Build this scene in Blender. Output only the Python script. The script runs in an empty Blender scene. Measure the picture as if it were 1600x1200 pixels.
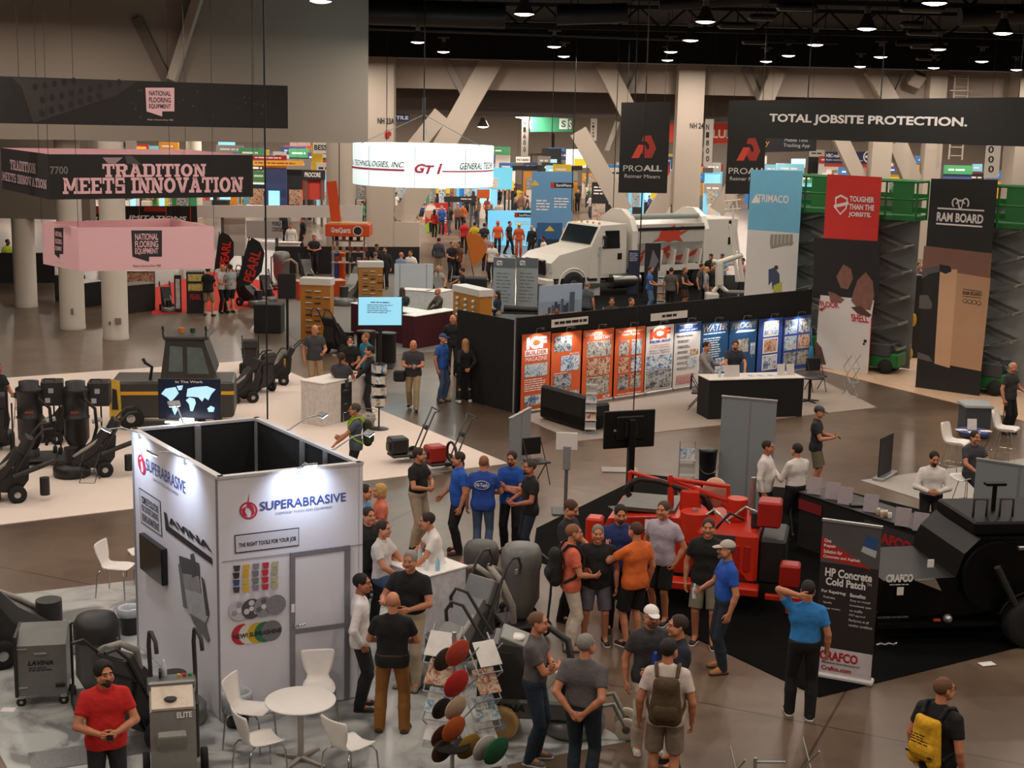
import bpy, bmesh, math, random
import numpy as np
from mathutils import Vector, Matrix
PI = math.pi
random.seed(7); np.random.seed(7)
SC = bpy.context.scene
COL = SC.collection
# ------------------------------------------------------------------ camera, world, exposure
F_PX, PITCH, ROLL, CAM_H = 2230.0, math.radians(10.75), 0.023, 7.3
_fw = Vector((0, math.cos(PITCH), -math.sin(PITCH)))
_u0 = Vector((0, math.sin(PITCH), math.cos(PITCH)))
_r0 = Vector((1, 0, 0))
_rt = _r0 * math.cos(ROLL) + _u0 * math.sin(ROLL)
_up = _u0 * math.cos(ROLL) - _r0 * math.sin(ROLL)
CAM = Vector((0, 0, CAM_H))
cd = bpy.data.cameras.new('camera'); cam = bpy.data.objects.new('camera', cd); COL.objects.link(cam)
mw = Matrix((_rt, _up, -_fw)).transposed().to_4x4(); mw.translation = CAM; cam.matrix_world = mw
cd.sensor_width = 36.0; cd.lens = F_PX / 1600 * 36; cd.clip_end = 500; cd.clip_start = 0.1
SC.camera = cam
SC.view_settings.view_transform = 'Standard'; SC.view_settings.look = 'None'
SC.view_settings.gamma = 1.0; SC.view_settings.use_curve_mapping = False
SC.view_settings.exposure = 0.0
W = bpy.data.worlds.new('hall'); SC.world = W; W.use_nodes = True
W.node_tree.nodes['Background'].inputs[0].default_value = (1.0, 0.86, 0.74, 1)
W.node_tree.nodes['Background'].inputs[1].default_value = 0.08
try:
    SC.cycles.max_bounces = 5; SC.cycles.diffuse_bounces = 3; SC.cycles.glossy_bounces = 3
    SC.cycles.transmission_bounces = 3; SC.cycles.sample_clamp_indirect = 4.0
    SC.cycles.caustics_reflective = False; SC.cycles.caustics_refractive = False
except Exception: pass

def ray(px, py):
    return _rt * (px - 800) + _up * (600 - py) + _fw * F_PX
def G(px, py, z=0.0):                      # the point of the horizontal plane z seen at a pixel of the photograph
    d = ray(px, py); return CAM + d * ((z - CAM_H) / d.z)
def RP(px, py, O, N):                      # the point of a plane seen at a pixel
    d = ray(px, py); return CAM + d * ((O - CAM).dot(N) / d.dot(N))
def AY(px, py, Y):                         # the point at depth Y seen at a pixel
    d = ray(px, py); return CAM + d * (Y / d.y)
def proj(p):
    q = Vector(p) - CAM; w = q.dot(_fw); return (800 + F_PX * q.dot(_rt) / w, 600 - F_PX * q.dot(_up) / w)
def HZ(px_base, py_base, py_top, z=0.0):   # height of an upright thing from its base pixel and top pixel
    b = G(px_base, py_base, z); p = RP(px_base, py_top, b, Vector((b.x, b.y, 0))); return p.z - z

# ------------------------------------------------------------------ materials
_mats = {}
def lin(h):
    h = h.lstrip('#'); c = [int(h[i:i + 2], 16) / 255 for i in (0, 2, 4)]
    return tuple(x / 12.92 if x <= 0.04045 else ((x + 0.055) / 1.055) ** 2.4 for x in c) + (1,)
def M(hx, r=0.55, m=0.0, e=0.0, var=0.12, sc=18.0, bump=0.0, spec=0.5):
    key = (hx, r, m, e, var, sc, bump, spec)
    if key in _mats: return _mats[key]
    mt = bpy.data.materials.new('surface_' + hx.strip('#')); mt.use_nodes = True
    nt = mt.node_tree; b = nt.nodes['Principled BSDF']; c = lin(hx)
    b.inputs['Roughness'].default_value = r; b.inputs['Metallic'].default_value = m
    b.inputs['Specular IOR Level'].default_value = spec
    b.inputs['Base Color'].default_value = c
    if e:
        b.inputs['Emission Color'].default_value = c; b.inputs['Emission Strength'].default_value = e
    if var or bump:
        tc = nt.nodes.new('ShaderNodeTexCoord'); n = nt.nodes.new('ShaderNodeTexNoise')
        n.inputs['Scale'].default_value = sc; n.inputs['Detail'].default_value = 2
        nt.links.new(tc.outputs['Object'], n.inputs['Vector'])
        if var:
            mx = nt.nodes.new('ShaderNodeMix'); mx.data_type = 'RGBA'
            mx.inputs[6].default_value = tuple(x * (1 - var) for x in c[:3]) + (1,)
            mx.inputs[7].default_value = tuple(min(1, x * (1 + var)) for x in c[:3]) + (1,)
            nt.links.new(n.outputs[0], mx.inputs[0]); nt.links.new(mx.outputs[2], b.inputs['Base Color'])
            if e: nt.links.new(mx.outputs[2], b.inputs['Emission Color'])
        if bump:
            bp = nt.nodes.new('ShaderNodeBump'); bp.inputs['Strength'].default_value = bump; bp.inputs['Distance'].default_value = 0.02
            nt.links.new(n.outputs[0], bp.inputs['Height']); nt.links.new(bp.outputs[0], b.inputs['Normal'])
    _mats[key] = mt; return mt
def glassy(name, hx, alpha=0.25, r=0.05):
    if name in _mats: return _mats[name]
    mt = bpy.data.materials.new(name); mt.use_nodes = True; nt = mt.node_tree
    out = nt.nodes['Material Output']; tr = nt.nodes.new('ShaderNodeBsdfTransparent'); tr.inputs[0].default_value = lin(hx)
    gl = nt.nodes.new('ShaderNodeBsdfGlossy'); gl.inputs['Roughness'].default_value = r
    mx = nt.nodes.new('ShaderNodeMixShader'); mx.inputs[0].default_value = alpha
    nt.links.new(tr.outputs[0], mx.inputs[1]); nt.links.new(gl.outputs[0], mx.inputs[2]); nt.links.new(mx.outputs[0], out.inputs[0])
    _mats[name] = mt; return mt
def photo_mat(name, cols, sc=6.0, dist=1.5, r=0.5, e=0.0):        # a busy printed picture
    if name in _mats: return _mats[name]
    mt = bpy.data.materials.new(name); mt.use_nodes = True; nt = mt.node_tree; b = nt.nodes['Principled BSDF']
    b.inputs['Roughness'].default_value = r
    tc = nt.nodes.new('ShaderNodeTexCoord'); n = nt.nodes.new('ShaderNodeTexNoise')
    n.inputs['Scale'].default_value = sc; n.inputs['Detail'].default_value = 5; n.inputs['Distortion'].default_value = dist
    rp = nt.nodes.new('ShaderNodeValToRGB'); rp.color_ramp.interpolation = 'LINEAR'
    el = rp.color_ramp.elements
    k = len(cols)
    while len(el) < k: el.new(0.5)
    for i, c in enumerate(cols):
        el[i].position = 0.28 + 0.44 * i / max(1, k - 1); el[i].color = lin(c)
    nt.links.new(tc.outputs['Object'], n.inputs['Vector']); nt.links.new(n.outputs[0], rp.inputs[0]); nt.links.new(rp.outputs[0], b.inputs['Base Color'])
    if e: nt.links.new(rp.outputs[0], b.inputs['Emission Color']); b.inputs['Emission Strength'].default_value = e
    _mats[name] = mt; return mt

# ------------------------------------------------------------------ objects
def thing(name, label, cat, loc=(0, 0, 0), rz=0.0, group=None, kind=None):
    o = bpy.data.objects.new(name, None); COL.objects.link(o); o.empty_display_size = 0.2
    o.location = loc; o.rotation_euler = (0, 0, rz)
    return tag(o, label, cat, group, kind)
def tag(o, label=None, cat=None, group=None, kind=None):
    if label: o['label'] = label
    if cat:
        o['category'] = cat
        if not kind: kind = 'thing'
    if group: o['group'] = group
    if kind: o['kind'] = kind
    return o
def struct(o, label=None):
    o['kind'] = 'structure'
    if label: o['label'] = label
    return o
def mob(name, me, mat=None, parent=None):
    o = bpy.data.objects.new(name, me); COL.objects.link(o)
    if parent is not None: o.parent = parent
    if mat is not None:
        me.materials.clear()
        for m_ in (mat if isinstance(mat, (list, tuple)) else [mat]): me.materials.append(m_)
    return o
def copy_tree(o, parent=None):
    c = o.copy(); COL.objects.link(c)
    if parent is not None: c.parent = parent
    for ch in list(o.children): copy_tree(ch, c)
    return c
def place_copy(o, loc, rz, label, group=None, scale=None):
    c = copy_tree(o); c.location = loc; c.rotation_euler = (0, 0, rz); c['label'] = label
    if group: c['group'] = group
    if scale: c.scale = (scale,) * 3
    return c

class MB:
    def __init__(s): s.v = []; s.f = []; s.mi = []; s.sm = []; s.k = 0; s.X = None
    def add(s, vs, fs, smooth=False):
        b = len(s.v)
        if s.X is not None: vs = [s.X @ Vector(p) for p in vs]
        s.v += [tuple(p) for p in vs]; s.f += [tuple(i + b for i in f) for f in fs]
        s.mi += [s.k] * len(fs); s.sm += [smooth] * len(fs); return s
    def mat(s, k): s.k = k; return s
    def box(s, c, d, bev=0.0, rot=None):
        hx, hy, hz = d[0] / 2, d[1] / 2, d[2] / 2
        R = rot if rot is not None else None
        if bev > 0:
            b = min(bev, hx * .9, hy * .9, hz * .9)
            vs = []; idx = {}
            for sx in (-1, 1):
                for sy in (-1, 1):
                    for sz in (-1, 1):
                        for ax in range(3):
                            p = [sx * (hx - b), sy * (hy - b), sz * (hz - b)]; p[ax] = (sx, sy, sz)[ax] * (hx, hy, hz)[ax]
                            idx[(sx, sy, sz, ax)] = len(vs); vs.append(p)
            fs = []
            for ax in range(3):
                o1, o2 = [(1, 2), (2, 0), (0, 1)][ax]
                for sg in (-1, 1):
                    loop = []
                    for a, c2 in ((-1, -1), (1, -1), (1, 1), (-1, 1)):
                        t = [0, 0, 0]; t[ax] = sg; t[o1] = a; t[o2] = c2; loop.append(idx[(t[0], t[1], t[2], ax)])
                    fs.append(loop if sg > 0 else loop[::-1])
            for ax in range(3):
                o1, o2 = [(1, 2), (2, 0), (0, 1)][ax]
                for a in (-1, 1):
                    for c2 in (-1, 1):
                        q = []
                        for sg, which in ((-1, o1), (1, o1), (1, o2), (-1, o2)):
                            t = [0, 0, 0]; t[ax] = sg; t[o1] = a; t[o2] = c2; q.append(idx[(t[0], t[1], t[2], which)])
                        fs.append(q if a * c2 < 0 else q[::-1])
            for sx in (-1, 1):
                for sy in (-1, 1):
                    for sz in (-1, 1):
                        t = [idx[(sx, sy, sz, a)] for a in range(3)]
                        fs.append(t if sx * sy * sz > 0 else t[::-1])
        else:
            vs = [(sx * hx, sy * hy, sz * hz) for sx in (-1, 1) for sy in (-1, 1) for sz in (-1, 1)]
            fs = [(0, 1, 3, 2), (4, 6, 7, 5), (0, 4, 5, 1), (2, 3, 7, 6), (0, 2, 6, 4), (1, 5, 7, 3)]
        C = Vector(c)
        vs = [(R @ Vector(p) if R is not None else Vector(p)) + C for p in vs]
        return s.add(vs, fs)
    def bx(s, x0, x1, y0, y1, z0, z1, bev=0.0):
        return s.box(((x0 + x1) / 2, (y0 + y1) / 2, (z0 + z1) / 2), (abs(x1 - x0), abs(y1 - y0), abs(z1 - z0)), bev)
    def cyl(s, a, b, r0, r1=None, n=12, caps=True, smooth=True):
        r1 = r0 if r1 is None else r1; a = Vector(a); b = Vector(b); d = (b - a).normalized()
        t = Vector((0, 0, 1)) if abs(d.z) < .9 else Vector((1, 0, 0)); u = d.cross(t).normalized(); w = d.cross(u)
        vs = []
        for p, r in ((a, r0), (b, r1)):
            vs += [p + (u * math.cos(2 * PI * i / n) + w * math.sin(2 * PI * i / n)) * r for i in range(n)]
        s.add(vs, [(i, (i + 1) % n, n + (i + 1) % n, n + i)[::-1] for i in range(n)], smooth)
        if caps:
            if r0 > 1e-6: s.add(vs[:n], [tuple(range(n))])
            if r1 > 1e-6: s.add(vs[n:], [tuple(range(n))[::-1]])
        return s
    def tube(s, pts, r, n=8, closed=False):
        P = [Vector(p) for p in pts]; m = len(P); vs = []; up = None
        for i, p in enumerate(P):
            if closed: d = P[(i + 1) % m] - P[i - 1]
            else: d = P[min(i + 1, m - 1)] - P[max(i - 1, 0)]
            d.normalize()
            if up is None:
                t = Vector((0, 0, 1)) if abs(d.z) < .9 else Vector((1, 0, 0)); up = (t - d * t.dot(d)).normalized()
            else:
                up = up - d * up.dot(d)
                up = up.normalized() if up.length > 1e-6 else d.orthogonal().normalized()
            w = d.cross(up); rr = r[i] if isinstance(r, (list, tuple)) else r
            vs += [p + (up * math.cos(2 * PI * k / n) + w * math.sin(2 * PI * k / n)) * rr for k in range(n)]
        fs = []
        for i in range(m if closed else m - 1):
            j = (i + 1) % m
            fs += [(i * n + k, i * n + (k + 1) % n, j * n + (k + 1) % n, j * n + k) for k in range(n)]
        s.add(vs, fs, True)
        if not closed: s.add(vs[:n], [tuple(range(n))[::-1]]); s.add(vs[-n:], [tuple(range(n))])
        return s
    def lathe(s, prof, c=(0, 0, 0), n=20, axis='z', smooth=True):
        vs = []; C = Vector(c); m = len(prof)
        for r, h in prof:
            for i in range(n):
                a = 2 * PI * i / n; x, y = r * math.cos(a), r * math.sin(a)
                p = (x, y, h) if axis == 'z' else ((h, x, y) if axis == 'x' else (y, h, x)); vs.append(C + Vector(p))
        fs = [(j * n + i, j * n + (i + 1) % n, (j + 1) * n + (i + 1) % n, (j + 1) * n + i) for j in range(m - 1) for i in range(n)]
        s.add(vs, fs, smooth)
        if prof[0][0] > 1e-6: s.add(vs[:n], [tuple(range(n))[::-1]])
        if prof[-1][0] > 1e-6: s.add(vs[-n:], [tuple(range(n))])
        return s
    def prism(s, poly, h0, h1, axis='z'):      # polygon in the two other axes, extruded along axis
        f = {'z': lambda a, b, h: (a, b, h), 'y': lambda a, b, h: (a, h, b), 'x': lambda a, b, h: (h, a, b)}[axis]
        n = len(poly); vs = [f(a, b, h0) for a, b in poly] + [f(a, b, h1) for a, b in poly]
        fs = [tuple(range(n))[::-1], tuple(range(n, 2 * n))] + [(i, (i + 1) % n, n + (i + 1) % n, n + i) for i in range(n)]
        ar = sum(poly[i][0] * poly[(i + 1) % n][1] - poly[(i + 1) % n][0] * poly[i][1] for i in range(n))
        flip = (ar < 0) ^ (axis == 'y') ^ (h1 < h0)
        return s.add(vs, [q[::-1] for q in fs] if flip else fs)
    def ball(s, c, r, n=12, sc=(1, 1, 1)):
        prof = [(math.sin(PI * i / n), -math.cos(PI * i / n)) for i in range(n + 1)]
        C = Vector(c); vs = []; k = n + 4
        for a, h in prof:
            vs += [C + Vector((a * math.cos(2 * PI * i / k) * r * sc[0], a * math.sin(2 * PI * i / k) * r * sc[1], h * r * sc[2])) for i in range(k)]
        return s.add(vs, [(j * k + i, j * k + (i + 1) % k, (j + 1) * k + (i + 1) % k, (j + 1) * k + i) for j in range(n) for i in range(k)], True)
    def quad(s, a, b, c, d): return s.add([a, b, c, d], [(0, 1, 2, 3)])
    def mesh(s, name):
        me = bpy.data.meshes.new(name); me.from_pydata(s.v, [], s.f)
        me.polygons.foreach_set('use_smooth', s.sm); me.polygons.foreach_set('material_index', s.mi); me.update(); return me
    def build(s, name, mat, parent=None):
        me = s.mesh(name)
        for m_ in (mat if isinstance(mat, (list, tuple)) else [mat]): me.materials.append(m_)
        o = bpy.data.objects.new(name, me); COL.objects.link(o)
        if parent is not None: o.parent = parent
        return o
def rotz(a): return Matrix.Rotation(a, 3, 'Z')
def arc(c, r, a0, a1, n, plane='xz', off=0.0):
    out = []
    for i in range(n + 1):
        a = a0 + (a1 - a0) * i / n; x, y = c[0] + r * math.cos(a), c[1] + r * math.sin(a)
        out.append((x, off, y) if plane == 'xz' else ((x, y, off) if plane == 'xy' else (off, x, y)))
    return out

# ------------------------------------------------------------------ lettering
_txt = {}
def text_mesh(st, bold=0.0, shear=0.0, align='CENTER', line=1.0):
    key = (st, bold, shear, align, line)
    if key not in _txt:
        cu = bpy.data.curves.new('lettering', 'FONT'); cu.body = st; cu.size = 1.0; cu.offset = bold; cu.shear = shear
        cu.align_x = align; cu.space_line = line; cu.resolution_u = 3; cu.fill_mode = 'FRONT' if hasattr(cu, 'fill_mode') else cu.fill_mode
        try: cu.extrude = 0.0
        except Exception: pass
        o = bpy.data.objects.new('lettering', cu); COL.objects.link(o)
        bpy.context.view_layer.update()
        me = bpy.data.meshes.new_from_object(o.evaluated_get(bpy.context.evaluated_depsgraph_get()))
        bpy.data.objects.remove(o); bpy.data.curves.remove(cu)
        v = np.empty(len(me.vertices) * 3); me.vertices.foreach_get('co', v); v = v.reshape(-1, 3)
        fs = [tuple(p.vertices) for p in me.polygons]
        lo = v.min(0); hi = v.max(0); v = (v - lo) / np.maximum(hi - lo, 1e-6); v[:, 2] = 0
        _txt[key] = (v, fs); bpy.data.meshes.remove(me)
    return _txt[key]

def world(o): return (world(o.parent) @ o.matrix_parent_inverse @ o.matrix_basis) if o.parent else o.matrix_basis.copy()
class Face:
    """A flat printed or built-on surface: origin O, unit vectors U (right) and V (up), N towards the viewer; all relative to parent."""
    def __init__(s, parent, O, U, V):
        s.p = parent; s.O = Vector(O); s.U = Vector(U).normalized(); s.V = Vector(V).normalized(); s.N = s.U.cross(s.V).normalized()
        s.k = 0; s.W = world(parent) if parent is not None else Matrix()
    def px(s, x, y):
        O = s.W @ s.O; R = s.W.to_3x3(); N = (R @ s.N).normalized(); q = RP(x, y, O, N) - O
        return (q.dot((R @ s.U).normalized()), q.dot((R @ s.V).normalized()))
    def P(s, u, v, d=0.0): return s.O + s.U * u + s.V * v + s.N * d
    def _lift(s):
        s.k += 1; return 0.004 + 0.0007 * (s.k % 45)
    def poly(s, pts, mat, name='panel_print', th=0.003, pix=False, parent=None, d=None):
        if pix: pts = [s.px(*p) for p in pts]
        d = s._lift() if d is None else d
        b = MB(); n = len(pts)
        ar = sum(pts[i][0] * pts[(i + 1) % n][1] - pts[(i + 1) % n][0] * pts[i][1] for i in range(n))
        if ar < 0: pts = pts[::-1]
        vs = [s.P(u, v, d) for u, v in pts] + [s.P(u, v, d - th) for u, v in pts]
        b.add(vs, [tuple(range(n)), tuple(range(2 * n - 1, n - 1, -1))] + [(i, n + i, n + (i + 1) % n, (i + 1) % n) for i in range(n)])
        return b.build(name, mat, parent or s.p)
    def rect(s, u0, v0, u1, v1, mat, name='panel_print', pix=False, th=0.003, parent=None, d=None):
        if pix: (u0, v0), (u1, v1) = s.px(u0, v0), s.px(u1, v1)
        u0, u1 = min(u0, u1), max(u0, u1); v0, v1 = min(v0, v1), max(v0, v1)
        return s.poly([(u0, v0), (u1, v0), (u1, v1), (u0, v1)], mat, name, th, parent=parent, d=d)
    def disc(s, u, v, r, mat, name='disc', pix=False, n=24, th=0.004, rv=None, parent=None, d=None):
        if pix: u, v = s.px(u, v)
        return s.poly([(u + r * math.cos(2 * PI * i / n), v + (rv or r) * math.sin(2 * PI * i / n)) for i in range(n)], mat, name, th, parent=parent, d=d)
    def text(s, st, u0, v0, u1, v1, mat, bold=0.0, shear=0.0, pix=False, name='lettering', align='CENTER', line=1.0, parent=None, d=None):
        if pix: (u0, v0), (u1, v1) = s.px(u0, v0), s.px(u1, v1)
        u0, u1 = min(u0, u1), max(u0, u1); v0, v1 = min(v0, v1), max(v0, v1)
        vv, fs = text_mesh(st, bold, shear, align, line); d = s._lift() + 0.003 if d is None else d
        b = MB(); b.add([s.P(u0 + x * (u1 - u0), v0 + y * (v1 - v0), d) for x, y, _ in vv], fs)
        return b.build(name, mat, parent or s.p)
    def lines(s, u0, v0, u1, v1, n, mat, name='small_print', pix=False, fill=0.45, ragged=0.25, parent=None):
        """rows of print too fine to read in the photograph"""
        if pix: (u0, v0), (u1, v1) = s.px(u0, v0), s.px(u1, v1)
        u0, u1 = min(u0, u1), max(u0, u1); v0, v1 = min(v0, v1), max(v0, v1)
        b = MB(); h = (v1 - v0) / n; d = s._lift()
        for i in range(n):
            y = v1 - (i + .5) * h; x = u0
            end = u1 - random.random() * ragged * (u1 - u0)
            while x < end - 1e-4:
                w = h * random.uniform(.8, 3.0); x2 = min(x + w, end)
                b.quad(s.P(x, y - h * fill / 2, d), s.P(x2, y - h * fill / 2, d), s.P(x2, y + h * fill / 2, d), s.P(x, y + h * fill / 2, d)); x = x2 + h * .35
        return b.build(name, mat, parent or s.p)
# ------------------------------------------------------------------ people: bodies grown as one smooth surface from a posed skeleton
def surface_nets(Fd, org, h):
    S = Fd < 0
    nx, ny, nz = Fd.shape
    c = [S[i:nx - 1 + i, j:ny - 1 + j, k:nz - 1 + k] for i in (0, 1) for j in (0, 1) for k in (0, 1)]
    n_in = sum(a.astype(np.int8) for a in c); mask = (n_in > 0) & (n_in < 8)
    idx = -np.ones(mask.shape, np.int32); I, J, K = np.nonzero(mask); idx[I, J, K] = np.arange(len(I))
    acc = np.zeros((len(I), 3)); cnt = np.zeros(len(I))
    cor = [(i, j, k) for i in (0, 1) for j in (0, 1) for k in (0, 1)]
    val = [Fd[I + i, J + j, K + k] for i, j, k in cor]
    for a in range(8):
        for ax in range(3):
            if cor[a][ax]: continue
            t = list(cor[a]); t[ax] = 1; b = cor.index(tuple(t))
            cr = (val[a] < 0) != (val[b] < 0)
            w = np.where(cr, val[a] / np.where(cr, val[a] - val[b], 1), 0)
            p = np.array(cor[a], float)[None, :].repeat(len(I), 0); p[:, ax] = w
            acc += p * cr[:, None]; cnt += cr
    V = np.stack([I, J, K], 1) + acc / np.maximum(cnt, 1)[:, None]
    V = V * h + np.array(org)
    faces = []
    for ax in range(3):
        o1, o2 = [(1, 2), (2, 0), (0, 1)][ax]
        lo = [slice(1, -1)] * 3; lo[ax] = slice(0, -1); hi = [slice(1, -1)] * 3; hi[ax] = slice(1, None)
        A = S[tuple(lo)]; B = S[tuple(hi)]
        for flip, m in ((False, A & ~B), (True, ~A & B)):
            q = np.stack(np.nonzero(m), 1)
            off = np.ones(3, int); off[ax] = 0; q = q + off
            def cell(d1, d2):
                r = q.copy(); r[:, o1] += d1; r[:, o2] += d2; return idx[r[:, 0], r[:, 1], r[:, 2]]
            Q = np.stack([cell(-1, -1), cell(0, -1), cell(0, 0), cell(-1, 0)], 1)
            faces.append(Q[:, ::-1] if flip else Q)
    return V, np.concatenate(faces)

class SDF:
    def __init__(s, h, k=0.03): s.h = h; s.k = k; s.pr = []; s.sub = []
    def cone(s, a, b, ra, rb=None, sc=(1, 1, 1), k=None, cut=False, neg=False):
        (s.sub if neg else s.pr).append((np.array(a, float), np.array(b, float), ra, ra if rb is None else rb, np.array(sc, float), s.k if k is None else k, cut)); return s
    def ell(s, c, r, k=None, neg=False):
        r = np.array(r, float); m = r.max(); return s.cone(c, c, m, m, r / m, k, neg=neg)
    def solve(s, planes=()):
        lo = np.min([np.minimum(a, b) - max(ra, rb) * sc for a, b, ra, rb, sc, k, c in s.pr], 0) - 3 * s.h
        hi = np.max([np.maximum(a, b) + max(ra, rb) * sc for a, b, ra, rb, sc, k, c in s.pr], 0) + 3 * s.h
        n = np.ceil((hi - lo) / s.h).astype(int) + 1
        Fd = np.full(n, 0.2, np.float32)
        ax = [lo[i] + np.arange(n[i]) * s.h for i in range(3)]
        for neg, L in ((False, s.pr), (True, s.sub)):
            for a, b, ra, rb, sc, k, cut in L:
                R = max(ra, rb) * sc; pad = k + 2 * s.h
                i0 = np.clip(np.floor((np.minimum(a, b) - R - pad - lo) / s.h).astype(int), 0, n); i1 = np.clip(np.ceil((np.maximum(a, b) + R + pad - lo) / s.h).astype(int) + 1, 0, n)
                sl = tuple(slice(i0[q], i1[q]) for q in range(3))
                if any(i1[q] <= i0[q] for q in range(3)): continue
                X = ax[0][sl[0]][:, None, None] / sc[0]; Y = ax[1][sl[1]][None, :, None] / sc[1]; Z = ax[2][sl[2]][None, None, :] / sc[2]
                A = a / sc; B = b / sc; D = B - A; L2 = max((D * D).sum(), 1e-12)
                t = ((X - A[0]) * D[0] + (Y - A[1]) * D[1] + (Z - A[2]) * D[2]) / L2
                tc = np.clip(t, 0, 1)
                d = np.sqrt((X - A[0] - tc * D[0]) ** 2 + (Y - A[1] - tc * D[1]) ** 2 + (Z - A[2] - tc * D[2]) ** 2) - (ra + (rb - ra) * tc)
                d = d * sc.min()
                if cut: d = np.maximum(d, (t - 1) * math.sqrt(L2))
                f = Fd[sl]
                if neg:
                    Fd[sl] = np.maximum(f, -d); continue
                if k > 0:
                    hh = np.maximum(k - np.abs(f - d), 0) / k; Fd[sl] = np.minimum(f, d) - hh * hh * k * 0.25
                else: Fd[sl] = np.minimum(f, d)
        for (pn, pd) in planes:
            Fd = np.maximum(Fd, (ax[0][:, None, None] * pn[0] + ax[1][None, :, None] * pn[1] + ax[2][None, None, :] * pn[2]) - pd)
        Fd[0] = Fd[-1] = 0.2; Fd[:, 0] = Fd[:, -1] = 0.2; Fd[:, :, 0] = Fd[:, :, -1] = 0.2
        return surface_nets(Fd, lo, s.h)
def np_mesh(name, V, Fc, mi=None):
    me = bpy.data.meshes.new(name); me.vertices.add(len(V)); me.vertices.foreach_set('co', np.asarray(V, np.float32).ravel())
    n = len(Fc); me.loops.add(n * 4); me.loops.foreach_set('vertex_index', np.asarray(Fc, np.int32).ravel())
    me.polygons.add(n); me.polygons.foreach_set('loop_start', np.arange(n, dtype=np.int32) * 4)
    try: me.polygons.foreach_set('loop_total', np.full(n, 4, np.int32))
    except Exception: pass
    if mi is not None: me.polygons.foreach_set('material_index', np.asarray(mi, np.int32))
    me.polygons.foreach_set('use_smooth', np.ones(n, bool)); me.update(); me.validate(); return me

_proto = {}
def head_proto(h):                                     # face towards -Y, centre between the ears
    if ('head', h) in _proto: return _proto[('head', h)]
    s = SDF(h, 0.02)
    s.ell((0, .012, .035), (.077, .098, .086), .01)
    s.cone((0, -.02, -.02), (0, -.052, -.078), .068, .036, (.95, 1, 1), .03)
    s.cone((-.045, -.03, -.045), (.045, -.03, -.045), .042, .042, k=.03)
    s.cone((-.036, -.078, .036), (.036, -.078, .036), .016, k=.015)
    s.cone((0, -.088, .02), (0, -.112, -.018), .009, .0155, k=.012)
    s.cone((-.012, -.1, -.022), (.012, -.1, -.022), .01, k=.008)
    s.cone((-.02, -.088, -.053), (.02, -.088, -.053), .0095, k=.008)
    s.ell((0, -.078, -.09), (.024, .02, .018), .015)
    s.ell((-.04, -.07, -.018), (.024, .024, .022), .02); s.ell((.04, -.07, -.018), (.024, .024, .022), .02)
    for q in (-1, 1):
        s.ell((q * .031, -.079, .014), (.014, .014, .0115), .004)
        s.ell((q * .079, .012, -.002), (.010, .020, .032), .006)
    V, Fc = s.solve(); c = V[Fc].mean(1); mi = np.zeros(len(Fc), int)
    x, y, z = np.abs(c[:, 0]), c[:, 1], c[:, 2]
    mi[(np.abs(x - .031) < .0075) & (np.abs(z - .013) < .006) & (y < -.083)] = 1
    mi[(x < .023) & (np.abs(z + .053) < .008) & (y < -.09)] = 2
    mi[(np.abs(x - .032) < .019) & (np.abs(z - .037) < .0042) & (y < -.08)] = 3
    _proto[('head', h)] = (V, Fc, mi); return _proto[('head', h)]
def hand_proto(h, style):                              # wrist at the origin, fingers along +x, thumb towards +y, palm faces +z
    if ('hand', h, style) in _proto: return _proto[('hand', h, style)]
    s = SDF(h, 0.008); curl = {'flat': [.12] * 4, 'relax': [.42, .48, .52, .58], 'grip': [.95] * 4, 'point': [.08, 1.25, 1.3, 1.3]}[style]
    for i, b in enumerate((.031, .011, -.010, -.029)):
        s.cone((.0, b * .45, 0), (.088 - .004 * abs(i - 1), b, 0), .017, .0125, k=.012)
        p = np.array([.088 - .004 * abs(i - 1), b, .0]); a = curl[i] * .6; L = (.072, .08, .075, .058)[i]; sp = b * .9
        for q, fr in enumerate((.45, .32, .27)):
            n = p + L * fr * np.array([math.cos(a), sp, math.sin(a)]); s.cone(p, n, .0098 - .0010 * q, .0090 - .0010 * q, k=.004); p = n; a += curl[i]
    s.cone((.018, .02, .004), (.05, .05, .014), .015, .0115, k=.01); s.cone((.05, .05, .014), (.092, .062, .024 if style != 'grip' else .045), .0110, .0085, k=.004)
    V, Fc = s.solve(); _proto[('hand', h, style)] = (V, Fc); return V, Fc

def ik(a, t, l1, l2, hint):
    a = np.array(a, float); t = np.array(t, float); d = t - a; L = np.linalg.norm(d)
    if L > (l1 + l2) * .995: t = a + d / L * (l1 + l2) * .995; d = t - a; L = np.linalg.norm(d)
    n = d / L; x = (l1 * l1 - l2 * l2 + L * L) / (2 * L); r = math.sqrt(max(l1 * l1 - x * x, 0))
    hv = np.array(hint, float); hv = hv - n * hv.dot(n); hv /= max(np.linalg.norm(hv), 1e-6)
    return a + n * x + hv * r, t
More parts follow.
